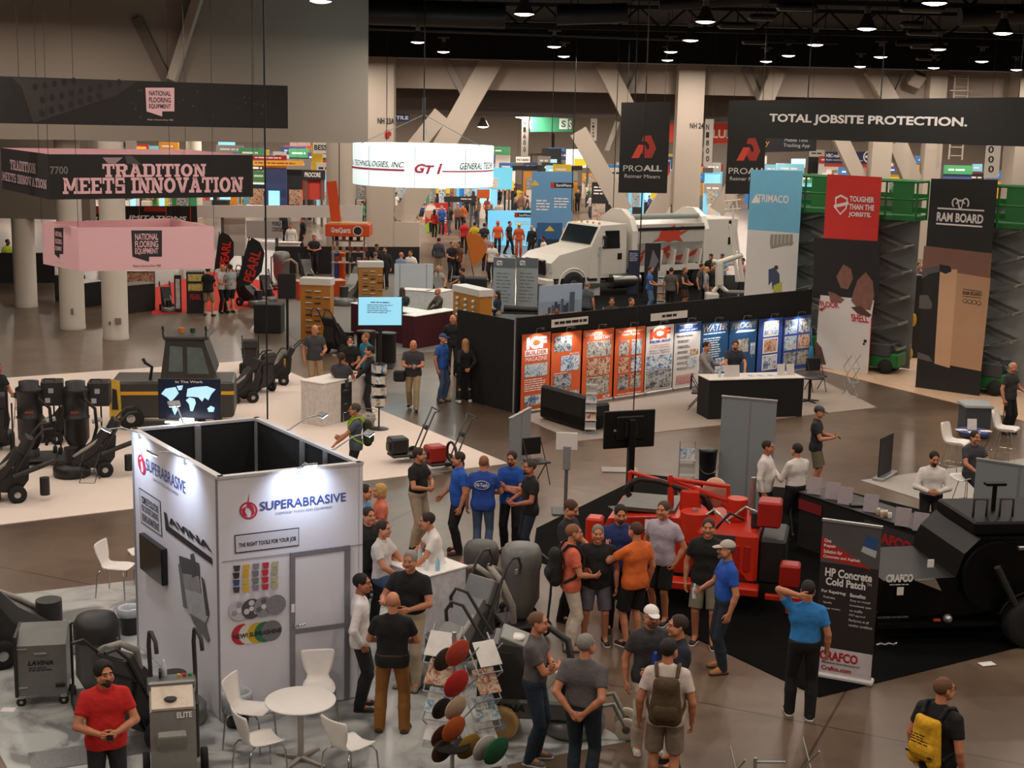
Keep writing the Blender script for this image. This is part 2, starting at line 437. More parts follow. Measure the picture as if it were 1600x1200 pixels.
# wrist targets for the left hand side (+x); the right hand is mirrored.  (x, y, z), elbow hint, palm direction, finger style
ARM = {
    'down':   ((.27, -.03, .86), (.5, .8, 0), (-1, 0, 0), 'relax'), 'fwd': ((.25, -.22, .93), (.5, .8, -.2), (-1, 0, 0), 'relax'),
    'swing':  ((.26, .20, .90), (.3, .8, 0), (-1, 0, 0), 'relax'),
    'cross':  ((-.07, -.20, 1.18), (1, .1, -.6), (0, 1, .3), 'grip'), 'cross2': ((-.05, -.245, 1.13), (1, .1, -.6), (0, 1, -.3), 'grip'),
    'clasp':  ((.05, -.21, .99), (1, .5, 0), (-.4, 1, 0), 'grip'), 'belly': ((.06, -.22, 1.08), (1, .4, -.2), (-.6, 1, 0), 'relax'),
    'back':   ((.05, .19, .96), (1, .4, 0), (0, -1, 0), 'grip'),
    'phone':  ((.08, -.32, 1.14), (.7, .5, -.7), (-.3, .3, 1), 'grip'), 'hold': ((.13, -.30, 1.06), (.7, .5, -.7), (-.8, .2, .4), 'grip'),
    'pocket': ((.22, -.04, .90), (.8, .8, 0), (-1, 0, 0), 'grip'), 'hip': ((.20, -.02, 1.02), (1, .4, 0), (-1, 0, -.3), 'grip'),
    'point':  ((.18, -.36, 1.36), (.7, .3, -.8), (-.6, -.2, .2), 'point'), 'gest': ((.20, -.33, 1.17), (.7, .4, -.8), (-.4, .1, 1), 'relax'),
    'chin':   ((.06, -.17, 1.43), (.7, -.1, -.8), (0, 1, .2), 'grip'), 'head': ((.10, -.03, 1.70), (.9, -.3, .1), (-1, .3, 0), 'relax'),
    'neck':   ((.10, .12, 1.60), (1, -.35, .1), (-.6, -1, 0), 'relax'), 'table': ((.20, -.42, .97), (.8, .5, 0), (0, 0, -1), 'flat'),
    'strap':  ((.12, -.16, 1.24), (.9, .3, -.5), (0, 1, 0), 'grip'), 'lap': ((.13, -.38, .66), (.9, .4, 0), (0, 0, -1), 'relax'),
    'reach':  ((.16, -.50, 1.08), (.6, .5, -.6), (0, 0, -1), 'relax'), 'up': ((.24, -.30, 1.62), (.9, .2, -.6), (0, -1, 0), 'flat'),
}
LEG = {'stand': ((.10, -.02), (-.10, .02)), 'wide': ((.15, 0), (-.15, 0)), 'step': ((.09, -.22), (-.09, .24)), 'step2': ((.09, .24), (-.09, -.22)),
       'close': ((.085, .0), (-.085, .0)), 'shift': ((.13, -.08), (-.11, .03)), 'sit': None, 'perch': None}
def build_person_meshes(pose, garb, h):
    """pose: (left arm, right arm, legs, lean, head yaw, head pitch, build, hunch); garb: (top, sleeve, bottom, hem, hair, belt)"""
    la, ra, legs, lean, hy, hp, fat = pose; top, sleeve, bottom, hair, belt = garb
    g = 1.0 + fat; seat = {'sit': .47, 'perch': .74}.get(legs)
    pz = .95 if seat is None else seat + .11
    def T(p):                                          # bend the upper body forward about the hips
        x, y, z = p; c, s_ = math.cos(lean), math.sin(lean); zz = z - .95
        return np.array([x, y * c - zz * s_, pz + zz * c + y * s_])
    sh = {1: T((.178 * (1 + .3 * fat), .01, 1.392)), -1: T((-.178 * (1 + .3 * fat), .01, 1.392))}
    hip = {q: np.array([q * .092, 0, pz - .02]) for q in (1, -1)}
    feet = {}; knee = {}
    for q, i in ((1, 0), (-1, 1)):
        if seat is not None:
            kz = seat + .06; knee[q] = np.array([q * .12, -.42, kz if legs == 'sit' else kz - .14]); feet[q] = np.array([q * .12, -.40 if legs == 'sit' else -.36, .08 if legs == 'sit' else .34])
        else:
            fx, fy = LEG[legs][i]; ft = np.array([fx, fy, .085 + (.035 if fy > .15 else 0)]); knee[q], feet[q] = ik(hip[q], ft, .45, .42, (q * .15, -1, 0))
    arms = {}
    for q, nm in ((1, la), (-1, ra)):
        w, hint, palm, style = ARM[nm]; w = np.array(w) * (q, 1, 1); w[0] += q * .05 * fat; w[1] -= .10 * fat if w[1] < -.1 else 0
        w = T(w) if nm != 'table' and nm != 'lap' else np.array([w[0], w[1], w[2]])
        if seat is not None and nm == 'lap': w = np.array([q * .12, -.33, seat + .18])
        hint = np.array(hint) * (q, 1, 1); el, wr = ik(sh[q], w, .295, .265, hint); arms[q] = (el, wr, np.array(palm, float) * (q, 1, 1), style)
    hc = T((0, -.025, 1.625))
    out = {}
    yaw = Matrix.Rotation(hy, 3, 'Z') @ Matrix.Rotation(hp + lean * .4, 3, 'X'); Rh = np.array(yaw)
    def torso(s, e, low=True):
        s.cone(T((-.095, .0, 1.30)), T((.095, .0, 1.30)), .105 * (1 + .25 * fat) + e, sc=(1, .95 + .25 * fat, 1.15), k=.05)
        s.cone(T((-.10, .01, 1.385)), T((.10, .01, 1.385)), .062 + e, sc=(1, 1, .85), k=.05)
        for q in (1, -1): s.cone(T((q * .035, .018, 1.462)), T((q * .15, .012, 1.405)), .034 + e, .036 + e, k=.03)
        s.cone(T((-.06, -.005 - .06 * fat, 1.10)), T((.06, -.005 - .06 * fat, 1.10)), .105 * (1 + .75 * fat) + e, sc=(1, .92 + .2 * fat, 1.25), k=.06)
        if low: s.cone((-.07, 0, pz), (.07, 0, pz), .108 * (1 + .3 * fat) + e, sc=(1, .95, 1.0), k=.05)
    # body ---------------------------------------------------------------
    B = SDF(h, .025); torso(B, -.006)
    B.cone(T((0, .012, 1.42)), hc + Rh @ np.array((0, .012, -.045)), .058 * (1 + .2 * fat), .056, k=.03)
    for q in (1, -1):
        el, wr, palm, style = arms[q]
        B.cone(sh[q], el, .052 * g ** .5, .042, k=.03); B.cone(el, el + (wr - el) * .35, .042, .041, k=.012); B.cone(el + (wr - el) * .35, wr, .041, .027, k=.012)
        B.cone(hip[q], knee[q], .083, .055, k=.03); B.cone(knee[q], knee[q] + (feet[q] - knee[q]) * .35 + np.array((0, .015, 0)), .054, .052, k=.01); B.cone(knee[q] + (feet[q] - knee[q]) * .35 + np.array((0, .015, 0)), feet[q], .052, .038, k=.01)
        B.cone(feet[q], feet[q] + np.array((q * .02, -.12, -.04)), .038, .030, k=.02)
    V, Fc = B.solve(); Vs = [V]; Fs = [Fc]; mi = [np.zeros(len(Fc), int)]; n = len(V)
    hh = .0062 if h < .017 else (.009 if h < .024 else .014)
    V, Fc, m = head_proto(hh); V = V @ Rh.T + hc; Vs.append(V); Fs.append(Fc + n); mi.append(m); n += len(V)
    if h < .028:
        for q in (1, -1):
            el, wr, palm, style = arms[q]; V, Fc = hand_proto(.0055 if h < .017 else .008, style)
            d = (wr - el) / np.linalg.norm(wr - el); pn = palm - d * palm.dot(d); pn /= max(np.linalg.norm(pn), 1e-6); th = np.cross(pn, d)
            if (th.dot(np.array([0, -1., .4]))) < 0 and style != 'x': sgn = -1
            else: sgn = 1
            Rm_ = np.stack([d, th * sgn, pn], 1); V = V @ Rm_.T + wr - d * .012; Fc2 = Fc if sgn > 0 else Fc[:, ::-1]
            Vs.append(V); Fs.append(Fc2 + n); mi.append(np.zeros(len(Fc), int)); n += len(V)
    out['body'] = np_mesh('body', np.concatenate(Vs), np.concatenate(Fs), np.concatenate(mi))
    # top ------------------------------------------------------------------
    S = SDF(h, .03); e = .014; torso(S, e, low=(top != 'tucked'))
    if top == 'tucked': S.cone(T((-.065, 0, .99)), T((.065, 0, .99)), .108 * (1 + .3 * fat) + e, sc=(1, .95, .9), k=.05)
    if top in ('loose', 'long', 'open') and seat is None: S.cone((-.068, 0, pz - .02), (-.068, 0, pz - .13), .112 * (1 + .3 * fat) + e, sc=(1, .95, 1), k=.05); S.cone((.068, 0, pz - .02), (.068, 0, pz - .13), .112 * (1 + .3 * fat) + e, sc=(1, .95, 1), k=.05)
    fr = {'short': .62, 'long': 1.0, 'none': .12, 'half': .85}[sleeve]
    for q in (1, -1):
        el, wr = arms[q][:2]
        S.cone(sh[q], sh[q] + (el - sh[q]) * min(fr, 1), .060 * g ** .5, .062 if fr < 1 else .053, k=.035, cut=(fr < 1))
        if sleeve == 'long':
            S.cone(el, el + (wr - el) * .93, .054, .037, k=.02, cut=True)
    S.cone(T((0, .012, 1.43)), T((0, .0, 1.485)), .075, .068, k=.02, cut=True)
    bz = {'loose': pz - .10, 'tucked': pz + .03, 'long': pz - .2, 'open': pz - .14}[top]
    if seat is not None: bz = max(bz, pz - .04)
    V, Fc = S.solve([((0, 0, -1), -bz)]); out['shirt'] = np_mesh('shirt', V, Fc)
    # bottoms ---------------------------------------------------------------
    Bt = SDF(h, .02); e = .012
    Bt.cone((-.07, 0, pz), (.07, 0, pz), .108 * (1 + .3 * fat) + e, sc=(1, .95, 1.0), k=.04)
    if top == 'tucked': Bt.cone(T((-.065, 0, 1.0)), T((.065, 0, 1.0)), .104 * (1 + .35 * fat) + e, sc=(1, .93, .7), k=.05)
    for q in (1, -1):
        loose = {'trousers': .012, 'jeans': .006, 'shorts': .024, 'skirt': .03, 'leggings': -.004}[bottom]
        if bottom in ('shorts', 'skirt'):
            Bt.cone(hip[q], hip[q] + (knee[q] - hip[q]) * .92, .098 * g ** .4, .074 + loose, k=.012, cut=True)
        else:
            Bt.cone(hip[q], knee[q], .098 * g ** .4, .062 + loose, k=.012)
            kn = knee[q]; f2 = feet[q] + np.array((0, .005, -.05)); ca = kn + (f2 - kn) * .4 + np.array((0, .012, 0)); Bt.cone(kn, ca, .061 + loose, .063 + loose, k=.015); Bt.cone(ca, f2, .063 + loose, .054 + loose, k=.015, cut=True)
    V, Fc = Bt.solve([((0, 0, 1), pz + .10)]) if seat is None else Bt.solve()
    out['bottom'] = np_mesh('trousers', V, Fc)
    if belt and h < .024:
        L = SDF(h * .8, .04); z0 = pz + .045
        L.cone((-.065, 0, z0), (.065, 0, z0), .107 * (1 + .33 * fat) + .023, sc=(1, .94, 1), k=.03)
        V, Fc = L.solve([((0, 0, 1), z0 + .02), ((0, 0, -1), -z0 + .018)]); out['belt'] = np_mesh('belt', V, Fc)
    # shoes -----------------------------------------------------------------
    for q, nm in ((1, 'shoe_a'), (-1, 'shoe_b')):
        Z = SDF(min(h, .014) if h < .024 else h, .02); f = feet[q]; zb = f[2] - .085; tx = q * .03
        Z.cone((f[0], f[1] + .03, zb + .045), (f[0] + tx, f[1] - .15, zb + .030), .044, .040, sc=(1, 1, 1.0), k=.02); Z.cone((f[0], f[1] + .01, zb + .05), (f[0], f[1] + .01, zb + .10), (.050), .050, k=.02, cut=True)
        V, Fc = Z.solve([((0, 0, -1), -zb)]); out[nm] = np_mesh('shoe', V, Fc)
        if h < .017:
            Z = SDF(.010, .02); Z.cone((f[0], f[1] + .03, zb + .02), (f[0] + tx, f[1] - .15, zb + .02), .050, .046, k=.02); V, Fc = Z.solve([((0, 0, -1), -zb + .001), ((0, 0, 1), zb + .026)]); out[nm + 's'] = np_mesh('sole', V, Fc)
    # hair ------------------------------------------------------------------
    hs = min(h, .009) if h < .024 else .016
    def hmesh(s, planes=()):
        V, Fc = s.solve(planes); return np_mesh('hair', V @ Rh.T + hc, Fc)
    if hair in ('short', 'buzz', 'long', 'pony', 'curly', 'bob'):
        H = SDF(hs, .015); t = {'short': .008, 'buzz': .0035, 'curly': .020}.get(hair, .012)
        H.ell((0, .016, .040), (.077 + t, .098 + t, .087 + t), .01)
        if hair == 'long': H.cone((0, .06, .0), (0, .10, -.19), .085, .075, (1, .7, 1), .03); H.cone((-.07, .03, 0), (-.075, .04, -.15), .03, .03, k=.03); H.cone((.07, .03, 0), (.075, .04, -.15), .03, .03, k=.03)
        if hair == 'bob': H.cone((0, .05, .02), (0, .06, -.06), .09, .08, (1, .8, 1), .03); H.cone((-.075, .0, .01), (-.078, .0, -.06), .026, .024, k=.02); H.cone((.075, .0, .01), (.078, .0, -.06), .026, .024, k=.02)
        if hair == 'pony': H.cone((0, .115, .03), (0, .13, -.14), .032, .02, k=.02)
        # hairline: cut the face away
        H.cone((0, -.125, -.03), (0, -.130, .052), .094 if hair != 'buzz' else .1, .080 if hair != 'buzz' else .088, neg=True); H.cone((-.2, -.02, -.125), (.2, -.02, -.125), .10, neg=True) if hair in ('short', 'buzz', 'curly', 'pony') else None
        H.cone((-.2, -.075, -.05), (.2, -.075, -.05), .066, neg=True)
        out['hair'] = hmesh(H)
    elif hair == 'fringe':
        H = SDF(hs, .01); H.ell((0, .016, .03), (.084, .104, .085), .01); out['hair'] = hmesh(H, [((0, 0, 1), .035), ((0, -1, 0), -.0)])
    elif hair in ('cap', 'cap_back'):
        H = SDF(hs, .012); H.ell((0, .014, .050), (.088, .108, .088), .01); V, Fc = H.solve([((0, 0, -1), -.048)])
        K = SDF(hs, .01); K.cone((0, -.085, .052), (0, -.135, .044), .068, .055, (1, 1, .16), 0); V2, F2 = K.solve([((0, 1, 0), -.05)])
        Vc = np.concatenate([V, V2]); Fcc = np.concatenate([Fc, F2 + len(V)])
        if hair == 'cap_back': Vc = Vc * np.array((-1, -1, 1)) + np.array((0, .028, 0))
        out['cap'] = np_mesh('cap', Vc @ Rh.T + hc, Fcc)
        H = SDF(hs, .01); H.ell((0, .016, .03), (.081, .102, .083), .01); H.cone((-.2, -.075, -.05), (.2, -.075, -.05), .066, neg=True); out['hair'] = hmesh(H, [((0, 0, 1), .05), ((0, -1, 0), .01), ((0, 0, -1), .035)])
    elif hair in ('helmet',):
        H = SDF(hs, .012); H.ell((0, .01, .055), (.105, .128, .10), .01); H.cone((0, -.1, .04), (0, .1, .04), .11, .11, (1, 1, .12), 0); V, Fc = H.solve([((0, 0, -1), -.03)]); out['cap'] = np_mesh('helmet', V @ Rh.T + hc, Fc)
    Bd = SDF(hs, .012); Bd.cone((-.045, -.035, -.06), (0, -.083, -.088), .027, .024, k=.02); Bd.cone((.045, -.035, -.06), (0, -.083, -.088), .027, .024, k=.02); Bd.cone((-.02, -.094, -.043), (.02, -.094, -.043), .009, k=.01)
    Bd.cone((-.014, -.110, -.054), (.014, -.110, -.054), .011, neg=True)
    out['beard'] = (Bd, Rh, hc)
    out['_'] = dict(hc=hc, Rh=Rh, arms=arms, T=T, pz=pz, sh=sh)
    return out
SKIN = ['#c2805e', '#ae6c4c', '#d09374', '#80503a', '#d8a080']
_pm = {}
def person(label, px=None, py=None, loc=None, face=0, ht=1.77, arms=('down', 'down'), legs='stand', lean=0.0, head=(0, 0), fat=0.0,
           top='loose', sleeve='short', shirt='#222222', bottom='trousers', pants='#1c1c20', shoes='#1a1a1a', sole='#2a2826', hair='short', hcol='#2a1c14', cap='#dddddd',
           belt=None, beard=None, glasses=False, skin=0, h=.014, group=None, cat='person', name='person', z=0.0, badge=None):
    """face: degrees; 0 faces the camera side (-Y), 90 faces +X (right in the photograph), 180 away"""
    pose = (arms[0], arms[1], legs, round(lean, 3), round(math.radians(head[0]), 3), round(math.radians(head[1]), 3), fat); garb = (top, sleeve, bottom, hair, bool(belt))
    key = (pose, garb, h)
    if key not in _pm: _pm[key] = build_person_meshes(pose, garb, h)
    m = _pm[key]
    if loc is None: loc = G(px, py, z)
    r = thing(name, label, cat, loc, math.radians(face), group); r.scale = (ht / 1.77,) * 3
    sk = SKIN[skin] if isinstance(skin, int) else skin
    def put(nm, me, mats):
        o = bpy.data.objects.new(nm, me); COL.objects.link(o); o.parent = r
        while len(me.materials) < len(mats): me.materials.append(None)
        for i, mt in enumerate(mats): o.material_slots[i].link = 'OBJECT'; o.material_slots[i].material = mt
        return o
    put('body', m['body'], [M(sk, .5, var=.08, sc=9), M('#1d1512', .3), M('#9a5548' if skin != 3 else '#5e3228', .5), M(hcol if hair not in ('bald', 'fringe') else '#4a3a30', .8)])
    o = put('shirt' if top != 'open' else 'jacket', m['shirt'], [M(shirt, .85, var=.10, sc=11, bump=.9)]); tops = o
    put({'trousers': 'trousers', 'jeans': 'jeans', 'shorts': 'shorts', 'skirt': 'skirt', 'leggings': 'leggings'}[bottom], m['bottom'], [M(pants, .85, var=.16, sc=10, bump=.8)])
    for q in ('shoe_a', 'shoe_b'):
        so = put('shoe', m[q], [M(shoes, .6)])
        if q + 's' in m: put('sole', m[q + 's'], [M(sole, .7)]).parent = so
    if belt and 'belt' in m: put('belt', m['belt'], [M(belt, .5)])
    if 'hair' in m: put('hair', m['hair'], [M(hcol, .75, var=.3, sc=60, bump=.5)])
    if 'cap' in m: put('cap' if hair != 'helmet' else 'hard_hat', m['cap'], [M(cap, .7 if hair != 'helmet' else .3)])
    if beard:
        b = m['beard']
        if isinstance(b, tuple):
            V, Fc = b[0].solve(); m['beard'] = np_mesh('beard', V @ b[1].T + b[2], Fc)
        put('beard', m['beard'], [M(beard, .8, var=.3, sc=80)])
    i = m['_']
    if glasses:
        g = MB(); tr = lambda p: tuple(i['Rh'] @ np.array(p) + i['hc'])
        for q in (-1, 1):
            g.tube([tr((q * .033 + .021 * math.cos(a * PI / 4), -.104, .012 + .016 * math.sin(a * PI / 4))) for a in range(8)], .0026, 5, True); g.tube([tr((q * .054, -.102, .016)), tr((q * .082, -.05, .018)), tr((q * .084, .01, .012))], .0026, 5)
        g.tube([tr((-.012, -.106, .014)), tr((.012, -.106, .014))], .0026, 5); put('glasses', g.mesh('glasses'), [M('#15120f', .3)])
    r['_k'] = str(len(_pm))
    del r['_k']
    P_INFO[r.name] = (i, tops)
    return r
P_INFO = {}
def on_person(r, p):                                  # a point of the person's own space in world space
    return world(r) @ Vector(p)
def wrist(r, side):                                   # where the hand's hollow is
    i = P_INFO[r.name][0]; el, wr = i['arms'][side][:2]; d = (wr - el) / np.linalg.norm(wr - el); return on_person(r, tuple(wr + d * .09))
def handheld(r, side, name, label, cat, size=(.075, .012, .15), col='#111111', tilt=-.9, off=(0, -.02, .02)):
    w = wrist(r, side); b = MB().box((0, 0, 0), size, .004).build(name, M(col, .3), None)
    b.rotation_euler = (tilt, 0, r.rotation_euler.z); b.location = w + rotz(r.rotation_euler.z) @ Vector(off); tag(b, label, cat); return b
def backpack(r, label, col, w=.30, hgt=.46, dp=.16, strap=None, cname='backpack'):
    i = P_INFO[r.name][0]; T = i['T']; k = thing(cname, label, cname.replace('_', ' '), r.location, r.rotation_euler.z); k.scale = r.scale
    b = SDF(.016, .03); y0 = .145
    for x in (-1, 1): b.cone(T((x * (w / 2 - .07), y0 + dp / 2, 1.40 - hgt + .07)), T((x * (w / 2 - .08), y0 + dp / 2 - .02, 1.36)), dp / 2 + .01, dp / 2 - .02, k=.06)
    b.cone(T((-.04, y0 + dp / 2 - .01, 1.34)), T((.04, y0 + dp / 2 - .01, 1.34)), dp / 2 - .01, k=.05); b.cone(T((0, y0 + dp / 2, 1.33)), T((0, y0 + dp / 2, 1.02)), dp / 2, k=.05); b.cone(T((-.05, y0 + dp / 2, 1.15)), T((.05, y0 + dp / 2, 1.15)), dp / 2, k=.05)
    V, Fc = b.solve(); mob('pack_body', np_mesh('pack_body', V, Fc), M(col, .85, var=.35, sc=25, bump=.5), k)
    b = SDF(.014, .03); b.cone(T((-w * .25, y0 + dp, 1.08)), T((w * .25, y0 + dp, 1.08)), .055, sc=(1, .8, 1.6), k=.02); V, Fc = b.solve(); mob('pocket', np_mesh('pocket', V, Fc), M(col, .85, var=.35, sc=25, bump=.5), k)
    for x in (-1, 1):
        pts = [T((x * .10, .14, 1.40)), T((x * .115, .07, 1.495)), T((x * .12, -.05, 1.47)), T((x * .125, -.145, 1.34)), T((x * .15, -.14, 1.18)), T((x * .19, .0, 1.06)), T((x * .15, .13, .99))]
        q = []
        for a in range(len(pts) - 1):
            for t in (0, .33, .66): q.append(pts[a] * (1 - t) + pts[a + 1] * t)
        q.append(pts[-1]); MB().tube(q, .021, 6).build('strap', M(strap or col, .85), k)
    return k
# ------------------------------------------------------------------ the hall: lamps that light it (those out of frame and an added end row are lights only), floor, walls, columns
LAMP_Z = 10.0
def lamp_light(x, y, z, e, col=(1.0, .87, .74), size=.55):
    l = bpy.data.lights.new('lamp_light', 'AREA'); l.shape = 'DISK'; l.size = size; l.energy = e; l.color = col; l.spread = PI
    o = bpy.data.objects.new('lamp_light', l); COL.objects.link(o); o.location = (x, y, z); return o
KL = 132.0
for iy in range(0, 12):
    for ix in range(-3, 5):
        x, y = ix * 6.0 + (3.0 if iy % 2 else 0), 4.0 + iy * 6.4
        lamp_light(x, y, LAMP_Z - .25, KL * (1.15 if x < -4 and 18 < y < 34 else (2.2 if iy > 10 else 1.0)))  # end row added, stronger than the rest, to brighten beam and columns
for iy in range(0, 6):
    for ix in range(-4, 6):
        lamp_light(ix * 9.0, 84 + iy * 10.0, 7.6, KL * 5)
def floor_mat():
    mt = bpy.data.materials.new('polished_concrete'); mt.use_nodes = True; nt = mt.node_tree; b = nt.nodes['Principled BSDF']
    tc = nt.nodes.new('ShaderNodeTexCoord'); L = nt.links
    def noise(sc, det, dist=0.0):
        n = nt.nodes.new('ShaderNodeTexNoise'); n.inputs['Scale'].default_value = sc; n.inputs['Detail'].default_value = det; n.inputs['Distortion'].default_value = dist
        L.new(tc.outputs['Object'], n.inputs['Vector']); return n
    a = noise(.16, 6, .6); c = noise(1.3, 8, 1.2); f = noise(9, 4)
    r1 = nt.nodes.new('ShaderNodeValToRGB'); e = r1.color_ramp.elements
    e[0].position = .3; e[0].color = lin('#4f4135'); e[1].position = .72; e[1].color = lin('#7f6c5b'); m_ = e.new(.5); m_.color = lin('#675647')
    L.new(a.outputs[0], r1.inputs[0])
    r2 = nt.nodes.new('ShaderNodeValToRGB'); e = r2.color_ramp.elements; e[0].position = .33; e[0].color = (.68, .66, .64, 1); e[1].position = .62; e[1].color = (1.08, 1.08, 1.08, 1)
    L.new(c.outputs[0], r2.inputs[0])
    mx = nt.nodes.new('ShaderNodeMix'); mx.data_type = 'RGBA'; mx.blend_type = 'MULTIPLY'; mx.inputs[0].default_value = .7
    L.new(r1.outputs[0], mx.inputs[6]); L.new(r2.outputs[0], mx.inputs[7])
    br = nt.nodes.new('ShaderNodeTexBrick'); br.offset = 0; br.inputs['Scale'].default_value = 1.0; br.inputs['Brick Width'].default_value = 9.0; br.inputs['Row Height'].default_value = 9.0
    br.inputs['Mortar Size'].default_value = .018; br.inputs['Color1'].default_value = br.inputs['Color2'].default_value = (1, 1, 1, 1); br.inputs['Mortar'].default_value = (.45, .42, .4, 1)
    mp = nt.nodes.new('ShaderNodeMapping'); mp.inputs['Rotation'].default_value = (0, 0, .42); mp.inputs['Location'].default_value = (3.1, 1.4, 0)
    L.new(tc.outputs['Object'], mp.inputs[0]); L.new(mp.outputs[0], br.inputs['Vector'])
    m2 = nt.nodes.new('ShaderNodeMix'); m2.data_type = 'RGBA'; m2.blend_type = 'MULTIPLY'; m2.inputs[0].default_value = 1
    L.new(mx.outputs[2], m2.inputs[6]); L.new(br.outputs[0], m2.inputs[7]); L.new(m2.outputs[2], b.inputs['Base Color'])
    mr = nt.nodes.new('ShaderNodeMapRange'); mr.inputs[3].default_value = .22; mr.inputs[4].default_value = .42; L.new(a.outputs[0], mr.inputs[0]); L.new(mr.outputs[0], b.inputs['Roughness'])
    b.inputs['Specular IOR Level'].default_value = .45
    return mt
struct(MB().bx(-75, 75, -8, 165, -.2, 0).build('floor', floor_mat()))
M_BEIGE = M('#a39a90', .8, var=.06, sc=.4); M_BEIGE_L = M('#bdb0a3', .75, var=.06, sc=.5); M_BEIGE_D = M('#7d736a', .85, var=.08, sc=.4); M_BLACK = M('#0e0e0f', .8); M_CEIL = M('#131314', .9, var=.2, sc=.3)
# ceiling of the near hall and of the far hall, outer walls
struct(MB().bx(-40, 60, -8, 77.0, 12.0, 12.3).build('ceiling', M_CEIL))
struct(MB().bx(-75, 75, 79.5, 165, 9.6, 9.9).build('ceiling_far', M_BEIGE_D))
struct(MB().bx(-75, 75, 150, 150.3, 0, 9.6).build('wall_back', M('#b8a999', .8, var=.08, sc=.2)))
struct(MB().bx(59.7, 60, -8, 77, 0, 12).build('wall_right', M_BEIGE)); struct(MB().bx(-40, -39.7, -8, 77, 0, 12).build('wall_left', M_BEIGE))
# big hanging wall upper left, its lower part by the columns
WA = AY(205, 218, 46.5); WB = AY(575, 222, 50.5); WD = (WB - WA); WD.z = 0; WD.normalize(); WN = Vector((WD.y, -WD.x, 0))
WZ = 6.15; WL = Vector((WB.x, WB.y, 0))
def slab(p, q, z0, z1, th, name, mat):
    d = (q - p).normalized(); n = Vector((-d.y, d.x, 0)) * th
    b = MB(); vs = [p, q, q + n, p + n]; b.prism([(v.x, v.y) for v in vs], z0, z1); return b.build(name, mat)
struct(slab(WL - WD * 40, WL, WZ, 12.0, .9, 'wall_upper', M('#978b80', .85, var=.05, sc=.25)))
LA = Vector((AY(140, 300, 51).x, 51.0, 0)); struct(slab(LA - Vector((16, 0, 0)), LA, 3.2, 6.15, .7, 'wall_lower', M('#857b70', .85, var=.05, sc=.3)))
def strut(name, p, q, w, d, mat, label=None):
    p = Vector(p); q = Vector(q); ax = (q - p).normalized(); u = ax.cross(Vector((0, 1, 0))).normalized(); v = u.cross(ax)
    b = MB(); vs = []
    for e in (p, q): vs += [e + u * (sx * w / 2) + v * (sy * d / 2) for sx, sy in ((-1, -1), (1, -1), (1, 1), (-1, 1))]
    b.add(vs, [(0, 1, 2, 3), (7, 6, 5, 4), (0, 4, 5, 1), (1, 5, 6, 2), (2, 6, 7, 3), (3, 7, 4, 0)]); o = b.build(name, mat); struct(o, label); return o
wq = lambda x, y, off=.25: RP(x, y, WL + WN * off, WN)
strut('brace_and_shadow', wq(268, 126), wq(312, -12), .28, .4, M_BEIGE_L, 'pale steel brace standing out from the big hanging wall')
strut('brace_and_shadow', wq(262, 128, .05), wq(213, 28, .05), .32, .12, M('#6f645b', .85), 'dark strip standing in for brace shadow on the big hanging wall')  # shadow of the brace, modelled as a thin dark strip
# round columns
def round_column(px, py, r, ztop, name, mat, label):
    p = G(px, py); o = MB().lathe([(r * 1.03, 0), (r * 1.03, .12), (r, .14), (r, ztop)], n=36).build(name, mat); o.location = p; struct(o, label); return o
MC = M('#c9bfb2', .55, var=.05, sc=.8)
c1 = round_column(181, 529, .40, 6.15, 'column', MC, 'round beige column with a socket plate, nearest of three')
c2 = round_column(114, 513, .40, 6.15, 'column', MC, 'round beige column, middle of three')
c3 = round_column(41, 479, .40, 3.2, 'column', MC, 'round beige column, farthest of the three at the hall edge')
for c, dx in ((c1, .20), (c2, .12)):
    MB().box((dx, -.405, .62), (.20 if c is c1 else .09, .04, .20), .01).build('socket_plate', M('#8b8379', .5), c)
MB().box((-.06, -.41, .55), (.07, .03, .11), .01).build('socket_plate', M('#6d655c', .5), c1)
def col_at(x0, x1, ytop, Y, z0, name, label, mat=M_BEIGE_L, square=False):
    a = AY((x0 + x1) / 2, ytop, Y); w = (x1 - x0) / F_PX * Y; b = MB()
    if square: b.bx(-w / 2, w / 2, -w / 2, w / 2, 0, a.z - z0)
    else: b.lathe([(w / 2, 0), (w / 2, a.z)], n=32)
    o = b.build(name, mat); o.location = (a.x, Y, z0); struct(o, label); return o
col_at(510, 555, 210, 76, 0, 'column', 'wide round column behind the orange booth')
col_at(290, 314, 195, 95, 0, 'column', 'slim round column far under the hanging wall')
col_at(141, 204, 205, 60, 3.4, 'column', 'square beige column head lettered NH', M_BEIGE, True)
# the row of square columns with its beam, bulkhead and slanting braces
NY = 78.0
nh1 = col_at(576, 617, 87, NY, 0, 'column', 'square beige column lettered NH 23A', M_BEIGE_L, True)
nh2 = col_at(1060, 1100, 100, NY, 0, 'column', 'square beige column lettered NH 24', M_BEIGE_L, True)
nh3 = col_at(1362, 1392, 205, NY, 0, 'column', 'square beige column under the long black banner', M_BEIGE_L, True)
nh4 = col_at(1452, 1478, 110, NY, 0, 'column', 'square beige column beside the caged ladder', M_BEIGE_L, True)
col_at(1588, 1640, 110, NY, 0, 'column', 'square beige column at the hall end', M_BEIGE_L, True)
bz0 = AY(800, 141, NY).z; bz1 = AY(800, 94, NY).z
struct(MB().bx(-9, 60, NY + .9, NY + 1.6, bz0, bz1).build('beam', M('#b3a598', .8, var=.06, sc=.3)))
struct(MB().bx(-9, 60, NY - .8, NY + .2, bz1, 12.0).build('fascia', M_CEIL))
struct(MB().bx(-40, 60, NY + 5, NY + 5.6, 7.1, 9.6).build('bulkhead', M('#6f665f', .85)))
struct(MB().bx(-40, 60, NY + 1.6, NY + 5, bz0 + .2, bz0 + .5).build('soffit', M('#6b625b', .85)))
yo = NY + .3
